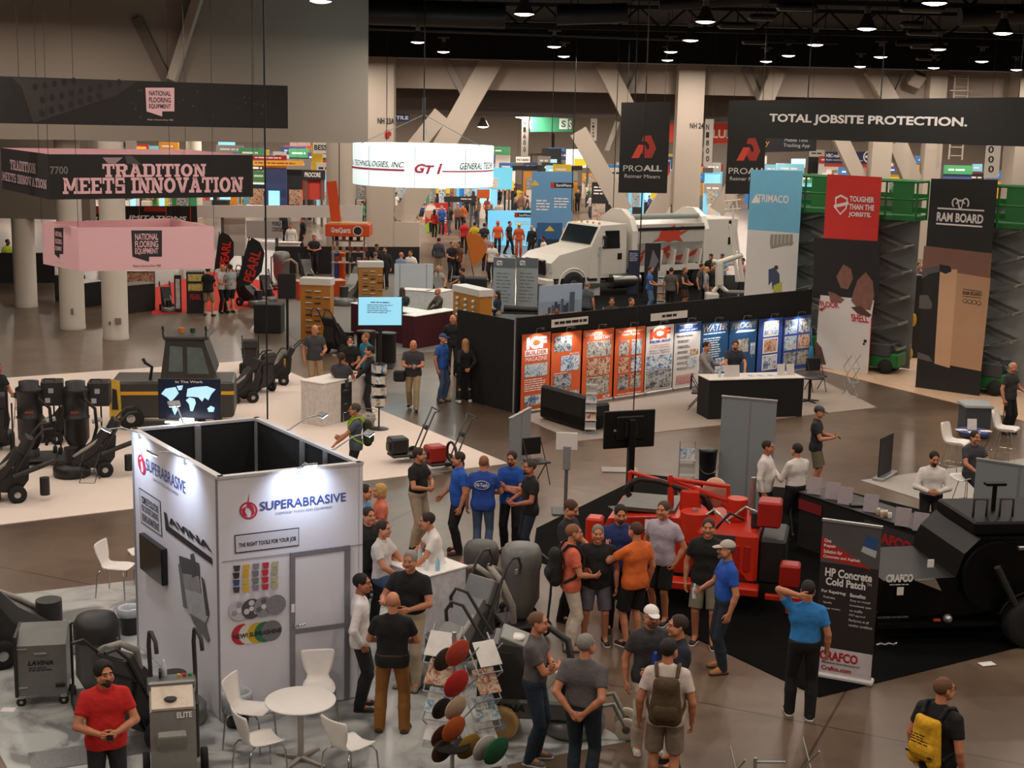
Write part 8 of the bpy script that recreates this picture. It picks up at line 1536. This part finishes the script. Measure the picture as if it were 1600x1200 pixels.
for i in range(14):
    o = MB().box((0, 0, .1), (.14, .16, .2), .01).build('goods_box', M(rnd.choice(('#c9a17a', '#8a3a1c', '#d8c8b4', '#3a2f2a')), .5)); o.location = kp + Vector((-KW / 2 + .4 + (i % 5) * .3, 0, 1.03 + (i // 5) * .45)); tag(o, 'small goods box on a shelf of the orange kiosk', 'box', 'goods on the orange kiosk')
for c in range(2):
    for r in range(3):
        o = MB().lathe([(.16, 0), (.18, .38), (.19, .4), (0, .4)], n=16).build('paint_pail', M(('#2c4f9a', '#d24a1e')[c], .4)); o.location = G(525 + c * 10, 438) + Vector((0, -.3, .41 * r)); tag(o, ('blue' if c == 0 else 'orange') + ' pail stacked under the orange kiosk', 'pail', 'blue pails' if c == 0 else 'orange pails')
strut('x', AY(526, 352, 60), AY(518, 283, 60), .42, .2, OG); o = bpy.data.objects['x']; o.name = 'leaning_pole'; del o['kind']; tag(o, 'thick orange pole leaning over the kiosk', 'pole')
draped_table('orange fronted low counter left of the kiosk', G(466, 470), G(540, 468), .7, .75, '#cc4a1c', '#cfa58a', 'counter')
def feather(label, x0, y0, x1, y1, Y, w, col, st=None, sc='#c22a1d'):
    a = AY(x0, y0, Y); b_ = AY(x1, y1, Y); d = b_ - a; L = d.length; t = thing('feather_flag', label, 'flag', a); t.rotation_euler = (0, math.atan2(d.x, d.z), 0); bpy.context.view_layer.update()
    MB().cyl((0, 0, -a.z), (0, 0, L), .02, n=6).build('pole', DK1, t); f = Face(t, (0, -.02, 0), (1, 0, 0), (0, 0, 1)); f.poly([(0, .1), (w * .6, .3), (w, L * .45), (w * .9, L * .8), (w * .55, L * .96), (.1, L), (0, L * .9)], M(col, .7), 'cloth', .02); 
    if st:
        vv, ff = text_mesh(st, .03); b = MB(); b.add([(w * .25 + (1 - y) * w * .5, -.04, L * .2 + x * L * .6) for x, y, _ in vv], ff); b.build('lettering', M(sc, .6), t)
feather('orange teardrop flag leaning left near the red poster', 738, 420, 727, 366, 58, .75, '#c26a1c'); feather('large black feather flag with red letters leaning right', 368, 452, 390, 370, 52, .75, '#131316', 'PEARL'); feather('smaller black feather flag with red letters behind the pink sign', 335, 425, 343, 362, 58, .7, '#131316', 'PEARL')
# stand with feather flags
t, f = gp('display_rack', 'black display rack of yellow discs on the red carpet', 292, 320, 490, 425, '#19191b', 'rack', .4); f.text('PEARL', f.w * .2, .5, f.w * .8, .7, M('#c22a1d', .5), .03); f.rect(f.w * .1, f.h * .55, f.w * .9, f.h * .72, photo_mat('disc_goods', ['#4a3c1e', '#c9a83a', '#e0cf90', '#2a2420'], 9), 'goods'); f.rect(f.w * .1, f.h * .78, f.w * .95, f.h * .95, photo_mat('disc_goods', ['#4a3c1e'], 9), 'goods')
t, f = gp('banner_stand', 'narrow black banner with upright white lettering on the red carpet', 273, 284, 488, 430, '#17171a', 'banner', .04); f.rect(f.w * .2, f.h * .1, f.w * .8, f.h * .9, M('#c9c4c0', .5, var=.6, sc=9), 'picture')
draped_table('dark counter with a photo front beside the red carpet', G(200, 490), G(243, 485), .8, 1.0, '#2a211c', '#5a534e', 'counter'); t, f = gp('photo_board', 'photo board standing behind the dark counter', 198, 243, 470, 424, '#6f6058', 'board'); f.rect(.05, .5, f.w - .05, f.h - .05, PH[2], 'picture')
draped_table('black draped table behind the middle round column', G(133, 480), G(161, 476), .8, .9); grinder('black grinder at the right end of the red carpet', G(392, 478), 1.0, DK2, DK1, 1.0); grinder('black floor saw on the red carpet behind the narrow banner', G(262, 486), .4, DK2, DK1, .7); grinder('black trowel machine under the crate monitor', G(418, 470), .4, DK2, DK1, .8)
t, f = gp('pipe_and_drape', 'black drape wall at the far left behind the round columns', -10, 86, 442, 395, '#0e0e10', 'drape'); t, f = gp('pipe_and_drape', 'black drape wall behind the white demo stage', 430, 655, 428, 385, '#0e0e10', 'drape')
gp('pipe_and_drape', 'black drape right of the lined columns', 86, 134, 470, 430, '#0e0e10', 'drape')
# tool boards and city wall
for x0, x1, lab in ((769, 803, 'grey tool board with drawings, left one'), (805, 838, 'grey tool board with drawings, right one')):
    t, f = gp('tool_board', lab, x0, x1, 510, 402, '#8f9396', 'board', yb2=512); f.rect(.0, f.h - .35, f.w, f.h, M('#5a5d60', .5), 'header'); f.text('GTi', f.w * .15, f.h - .27, f.w * .4, f.h - .1, WHT, .03); f.lines(f.w * .15, f.h * .35, f.w * .85, f.h * .8, 9, M('#55595c', .5), fill=.25)
t, f = gp('picture_wall', 'city skyline picture wall behind the poster wall', 841, 907, 545, 447, '#8a97a8', 'picture', yb2=538); w, h = f.w, f.h; f.rect(0, h * .74, w, h, M('#9aabc0', .5, var=.1), 'sky_print'); f.rect(0, h * .5, w, h * .55, PH[2], 'harbour_print'); f.rect(0, 0, w, h * .48, PH[3], 'water_print')
for k, (a, b_) in enumerate(((.2, .08), (.28, .11), (.35, .16), (.42, .12), (.5, .2), (.56, .1), (.62, .13), (.7, .3))): f.rect(w * a, h * .55, w * (a + (.12 if a == .7 else .06)), h * (.57 + b_), M(('#3a4454', '#4c5868', '#2c3a52')[k % 3], .5), 'tower_print')
t = thing('shelf_rack', 'black metal rack in front of the grey tool boards', 'rack', G(815, 540))
for z in (.3, .7, 1.05): MB().bx(-.75, .75, -.3, .3, z, z + .05).build('shelf', DK1, t)
for x in (-.72, .72):
    for y in (-.28, .28): MB().bx(x - .03, x + .03, y - .03, y + .03, 0, 1.1).build('post', DK1, t)
MB().cyl((-.6, 0, 1.2), (.5, 0, 1.15), .12, n=12).build('rolled_mat', DK1, t)
# table with display goods left of the poster wall
TT = draped_table('black draped table with a white top left of the poster wall', G(735, 622), G(800, 632), .75, .85); on_table(TT, 'display_card', 'white card standing on the black draped table', 'card', .3, .4, .85, (.28, .03, .40), '#d8d2ce'); 
for i, (x, c) in enumerate(((.62, '#8a2a22'), (.74, '#7a2420'), (.95, '#c9b98a'), (1.1, '#b0b0a8'))):
    o = MB().lathe([(.05, 0), (.06, .05), (.05, .16), (0, .18)], n=12).build('display_jar', M(c, .35)); o.location = Vector(TT.location) + rotz(TT.rotation_euler.z) @ Vector((x, .3, .85)); tag(o, ('red' if i < 2 else 'pale') + ' jar on the black draped table', 'jar', 'jars, ' + ('red' if i < 2 else 'pale'))
# seats near the counter
def folding_chair(label, x, y, a):
    t = thing('folding_chair', label, 'chair', G(x, y), a); MB().bx(-.22, .22, -.2, .22, .43, .47, .015).build('seat', DK1, t); MB().box((0, .24, .72), (.44, .03, .36), .015).build('backrest', DK1, t)
    for q in (-.2, .2): MB().tube([(q, -.2, 0), (q, .0, .45), (q, .25, .88)], .012, 6).build('leg', DK1, t); MB().tube([(q, .3, 0), (q, -.05, .43)], .012, 6).build('leg', DK1, t)
folding_chair('black folding chair at the left end of the skirted counter', 1093, 640, 1.4); folding_chair('black folding chair behind the small round table', 1275, 612, .3); folding_chair('black folding chair by the black draped table', 790, 622, 2.0); folding_chair('black folding chair beside the slanted grey panel', 838, 755, .5)
t = thing('fire_lance_bag', 'blue bag hanging beside the violet posters', 'bag', AY(1267, 556, 41.5)); MB().ball((0, 0, 0), .12, 10, (.7, .4, 2.6)).build('bag_body', M('#1f6a8a', .6), t); MB().tube([(0, 0, .25), (-.03, 0, .8)], .015, 6).build('strap', M('#1f6a8a', .6), t)
# large boards of the stands behind: lettered header walls
t, f = ap('header_wall', 'black and orange header wall with white letters behind the pink sign', 125, 322, 308, 347, 66, '#1a1512', 'sign'); f.text('IMITATIONS', 201, 336, 292, 345, WHT, .03, .2, pix=True); f.text('ER', 133, 338, 154, 346, WHT, .03, .2, pix=True); f.rect(142, 322, 160, 334, M('#a8401c', .5), 'picture', pix=True); f.rect(225, 323, 260, 331, M('#a02a1c', .6), 'picture', pix=True)
for x in (217, 259, 297): f.rect(x, 322, x + 1.6, 347, M('#d2481e', .5), 'stripe', pix=True)
t, f = ap('stage_wall', 'long white fascia of the demo stage', 308, 321, 565, 340, 66, '#d9cfc7', 'stand'); t, f = ap('stage_wall', 'white wall block under the fascia with an orange edge', 350, 340, 384, 400, 66.5, '#cfc5bd', 'stand'); f.rect(345, 323, 351, 400, M('#d2741e', .5), 'stripe', pix=True)
t, f = ap('slanted_wall', 'grey slanting wall with black letters left of the lectern', 385, 345, 440, 372, 65, '#a5a29e', 'stand'); f.text('WORLD OF\nCONCRETE', 425, 346, 445, 362, DK1, .02, pix=True); t, f = ap('stage_wall', 'tall white wall beside the round column under the fascia', 535, 322, 566, 388, 72, '#d5ccc4', 'stand')
t = thing('lectern', 'white lectern on the demo stage', 'lectern', G(454, 418)); MB().prism([(-.3, 0), (.3, 0), (.42, 1.15), (-.42, 1.15)], -.25, .25, 'y').build('body', WPLA, t); MB().box((0, 0, 1.17), (.95, .6, .04)).build('top', WPLA, t)
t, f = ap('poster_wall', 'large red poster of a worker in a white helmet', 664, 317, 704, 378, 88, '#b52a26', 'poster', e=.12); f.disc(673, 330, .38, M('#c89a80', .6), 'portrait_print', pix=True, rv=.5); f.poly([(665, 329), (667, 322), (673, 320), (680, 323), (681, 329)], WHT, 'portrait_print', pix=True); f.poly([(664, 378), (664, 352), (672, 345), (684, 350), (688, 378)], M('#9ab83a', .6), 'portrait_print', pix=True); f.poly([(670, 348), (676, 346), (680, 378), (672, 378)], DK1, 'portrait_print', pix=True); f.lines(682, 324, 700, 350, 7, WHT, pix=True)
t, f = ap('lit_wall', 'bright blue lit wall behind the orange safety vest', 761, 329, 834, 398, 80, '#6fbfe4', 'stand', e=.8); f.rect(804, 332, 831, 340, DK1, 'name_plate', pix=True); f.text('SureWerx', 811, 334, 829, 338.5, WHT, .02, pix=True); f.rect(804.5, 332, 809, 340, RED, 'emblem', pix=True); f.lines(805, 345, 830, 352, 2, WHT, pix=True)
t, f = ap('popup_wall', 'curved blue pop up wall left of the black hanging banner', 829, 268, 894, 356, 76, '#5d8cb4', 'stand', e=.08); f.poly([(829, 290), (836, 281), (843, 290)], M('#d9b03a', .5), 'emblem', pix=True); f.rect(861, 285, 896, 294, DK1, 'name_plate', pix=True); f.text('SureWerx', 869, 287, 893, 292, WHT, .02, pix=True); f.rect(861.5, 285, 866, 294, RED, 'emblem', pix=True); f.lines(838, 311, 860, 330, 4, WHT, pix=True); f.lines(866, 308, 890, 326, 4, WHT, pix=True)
t, f = gp('podium_banner', 'blue podium banner with a yellow mountain emblem', 838, 877, 412, 348, '#2a5a8c', 'banner'); f.poly([(f.w * .3, f.h * .8), (f.w * .5, f.h * .93), (f.w * .7, f.h * .8)], M('#d9b03a', .5), 'emblem'); f.rect(f.w * .05, 0, f.w * .95, f.h * .6, M('#1b2c44', .5), 'lower_print')
t, f = ap('stand_sign', 'black sign with white letters over a red panel', 472, 266, 508, 281, 90, '#17171a', 'sign'); f.text('PROCORE', 476, 269, 501, 277, WHT, .02, pix=True); ap('stand_wall', 'red panel under the black sign with white letters', 473, 281, 507, 312, 90.3, '#b5382a', 'stand'); ap('stand_wall', 'yellow post panel behind the black sign with white letters', 487, 220, 504, 268, 93, '#d9b42a', 'stand')
t, f = ap('stand_sign', 'dark sign strip over the red worker poster', 694, 307, 743, 316, 86, '#2f2b2a', 'sign'); f.lines(720, 309, 738, 313, 1, WHT, pix=True); t = ap('stand_wall', 'orange rack wall above the lit blue wall', 745, 296, 765, 310, 90, '#c0561e', 'stand')[0]
t, f = ap('banner_stand', 'black banner with picture of clothes right of the blue pop up wall', 923, 285, 950, 346, 86, '#1a1a1e', 'banner'); f.lines(928, 290, 942, 305, 3, WHT, pix=True); f.rect(925, 318, 945, 344, photo_mat('clothes_print', ['#8a3020', '#c8b8a8', '#2a2a30'], 4), 'picture', pix=True)
# ------------------------------------------------------------------ the far hall: stand walls, lit screens and visitors
rnd = random.Random(21); seen = {}
ZONES = ((140, 'by the lined columns'), (390, 'under the big hanging wall'), (505, 'left of the wide round column'), (560, 'behind the wide round column'), (660, 'below the lit ring sign'), (770, 'around the red worker poster'), (835, 'over the lit blue wall'), (965, 'right of the blue pop up wall'), (1060, 'behind the left black square banner'), (1135, 'beside the column NH 24'), (1290, 'under the long black banner start'), (1390, 'above the red lift banner'), (1450, 'between the red and black lift banners'), (9999, 'above the black lift banner'))
CN = {'#d9d0c6': 'white', '#2f6fae': 'blue', '#b53028': 'red', '#1c1c20': 'black', '#d08a2a': 'orange', '#7fc4e0': 'pale blue', '#d8b830': 'yellow', '#3a4a7a': 'navy', '#8f8a84': 'grey', '#3c8a5a': 'green'}
def uniq(base, zone): return f'{base} {zone}'
def zone(x): return next(z for lim, z in ZONES if x < lim)
EX = []
for i in range(230):
    x = rnd.choice((rnd.uniform(390, 520), rnd.uniform(560, 1000), rnd.uniform(560, 770), rnd.uniform(980, 1300), rnd.uniform(1280, 1600), rnd.uniform(210, 400)))
    yb = rnd.uniform(286, 352); w = rnd.uniform(14, 46); Y = G(x, yb).y
    if Y < 86 or Y > 146 or any(math.hypot(G(x, yb).x - q[0], (Y - q[1]) * 2.0) < (w / F_PX * Y + q[2]) / 2 + .3 for q in EX): continue
    EX.append((G(x, yb).x, Y, w / F_PX * Y))
    hgt = rnd.uniform(2.2, 4.4); c = rnd.choice(list(CN) + ['#d9d0c6', '#1c1c20', '#d9d0c6', '#7fc4e0']); A = G(x, yb); ww = w / F_PX * Y; b = MB(); lit = rnd.random() < .35; c2 = rnd.choice(list(CN))
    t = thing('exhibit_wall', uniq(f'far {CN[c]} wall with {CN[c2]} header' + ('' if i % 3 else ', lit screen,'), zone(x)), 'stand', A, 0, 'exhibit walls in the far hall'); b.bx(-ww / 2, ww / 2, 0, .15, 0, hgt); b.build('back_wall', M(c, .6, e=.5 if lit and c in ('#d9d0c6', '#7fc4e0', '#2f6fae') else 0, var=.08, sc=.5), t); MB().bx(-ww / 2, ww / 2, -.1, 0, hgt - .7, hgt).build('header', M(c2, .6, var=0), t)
    f = Face(t, (-ww / 2, -.10, 0), (1, 0, 0), (0, 0, 1)); f.lines(ww * .15, hgt - .5, ww * .85, hgt - .2, 1, WHT if c2 != '#d9d0c6' else BKP); f.rect(ww * .2, 1.0, ww * .7, 2.0, PH[i % 5] if i % 3 else M('#8fd4f0', .4, e=1.2, var=0), 'screen' if i % 3 == 0 else 'picture'); MB().bx(-ww * .3, ww * .25, -1.3, -.7, 0, 1.0).build('counter', M(rnd.choice(('#d9d0c6', '#1c1c20', '#8f8a84')), .6), t)
pr = []
for k, (pose, g) in enumerate(((('down', 'down', 'stand', 0.0, 0.0, 0.0, .1), ('loose', 'short', 'trousers', 'short', False)), (('hold', 'hold', 'stand', 0.0, .3, .1, .1), ('loose', 'long', 'trousers', 'short', False)), (('down', 'swing', 'step', 0.0, 0.0, 0.0, 0.0), ('loose', 'short', 'jeans', 'buzz', False)), (('belly', 'down', 'shift', 0.0, -.3, 0.0, .25), ('loose', 'short', 'shorts', 'buzz', False)), (('hold', 'down', 'stand', 0.0, 0.0, 0.0, 0.0), ('loose', 'long', 'trousers', 'long', False)))):
    m = build_person_meshes(pose, g, .042); pr.append(m)
SC_ = {'#1a1a1e': 'black', '#c9c3bd': 'white', '#b02a24': 'red', '#2a52a0': 'blue', '#6a6a6c': 'grey', '#d0b030': 'yellow', '#1f2a48': 'navy', '#d06a28': 'orange', '#7a5a48': 'brown', '#3c7a58': 'green'}
PT_ = {'#17171a': 'black', '#2a3448': 'navy', '#8a7658': 'khaki', '#4a4a50': 'grey'}
def crowd(x, y):
    if abs(G(x, y).y - 78) < 3 or abs(G(x, y).y - 66) < 1.5: y += 24
    m = rnd.choice(pr); c = rnd.choice(list(SC_) + ['#1a1a1e'] * 4 + ['#c9c3bd', '#2a52a0']); pk = rnd.choice(list(PT_)); r = thing('person', uniq(f'far person in {SC_[c]} and {PT_[pk]} trousers', zone(x)), 'person', G(x, y), rnd.uniform(0, 6.28), 'visitors in the far hall'); r.scale = (rnd.uniform(.94, 1.05),) * 3; sk = M(rnd.choice(SKIN), .6, var=0); pc = M(pk, .85, var=0)
    for nm, key, mt in (('body', 'body', sk), ('shirt', 'shirt', M(c, .85, var=0)), ('trousers', 'bottom', pc), ('hair', 'hair', M(rnd.choice(('#1d1512', '#4a3020', '#8a7a6a')), .8, var=0))):
        o = bpy.data.objects.new(nm, m[key]); COL.objects.link(o); o.parent = r
        if not len(m[key].materials): m[key].materials.append(None)
        o.material_slots[0].link = 'OBJECT'; o.material_slots[0].material = mt
for n, x0, x1, y0, y1 in ((34, 395, 505, 312, 342), (10, 200, 390, 322, 330), (34, 660, 830, 312, 372), (16, 800, 960, 318, 345), (24, 985, 1160, 300, 345), (12, 1245, 1300, 310, 420), (14, 1428, 1452, 330, 520), (12, 1290, 1600, 300, 330), (10, 565, 660, 330, 362)):
    for i in range(n): crowd(rnd.uniform(x0, x1), rnd.uniform(y0, y1))
# yellow safety gear stand between the lifts
t, f = gp('gear_stand', 'black gear stand with hanging yellow bags between the lifts', 1423, 1436, 560, 430, '#151517', 'rack', .5)
for x, y in ((1427, 500), (1419, 540), (1421, 553)):
    o = MB().ball((0, 0, 0), .13, 8, (.8, .5, 1.6)).build('hanging_bag', M('#d9a41c', .5)); o.location = AY(x, y, 43.2); tag(o, 'yellow bag hanging on the gear stand between the lifts', 'bag', 'yellow hanging bags')
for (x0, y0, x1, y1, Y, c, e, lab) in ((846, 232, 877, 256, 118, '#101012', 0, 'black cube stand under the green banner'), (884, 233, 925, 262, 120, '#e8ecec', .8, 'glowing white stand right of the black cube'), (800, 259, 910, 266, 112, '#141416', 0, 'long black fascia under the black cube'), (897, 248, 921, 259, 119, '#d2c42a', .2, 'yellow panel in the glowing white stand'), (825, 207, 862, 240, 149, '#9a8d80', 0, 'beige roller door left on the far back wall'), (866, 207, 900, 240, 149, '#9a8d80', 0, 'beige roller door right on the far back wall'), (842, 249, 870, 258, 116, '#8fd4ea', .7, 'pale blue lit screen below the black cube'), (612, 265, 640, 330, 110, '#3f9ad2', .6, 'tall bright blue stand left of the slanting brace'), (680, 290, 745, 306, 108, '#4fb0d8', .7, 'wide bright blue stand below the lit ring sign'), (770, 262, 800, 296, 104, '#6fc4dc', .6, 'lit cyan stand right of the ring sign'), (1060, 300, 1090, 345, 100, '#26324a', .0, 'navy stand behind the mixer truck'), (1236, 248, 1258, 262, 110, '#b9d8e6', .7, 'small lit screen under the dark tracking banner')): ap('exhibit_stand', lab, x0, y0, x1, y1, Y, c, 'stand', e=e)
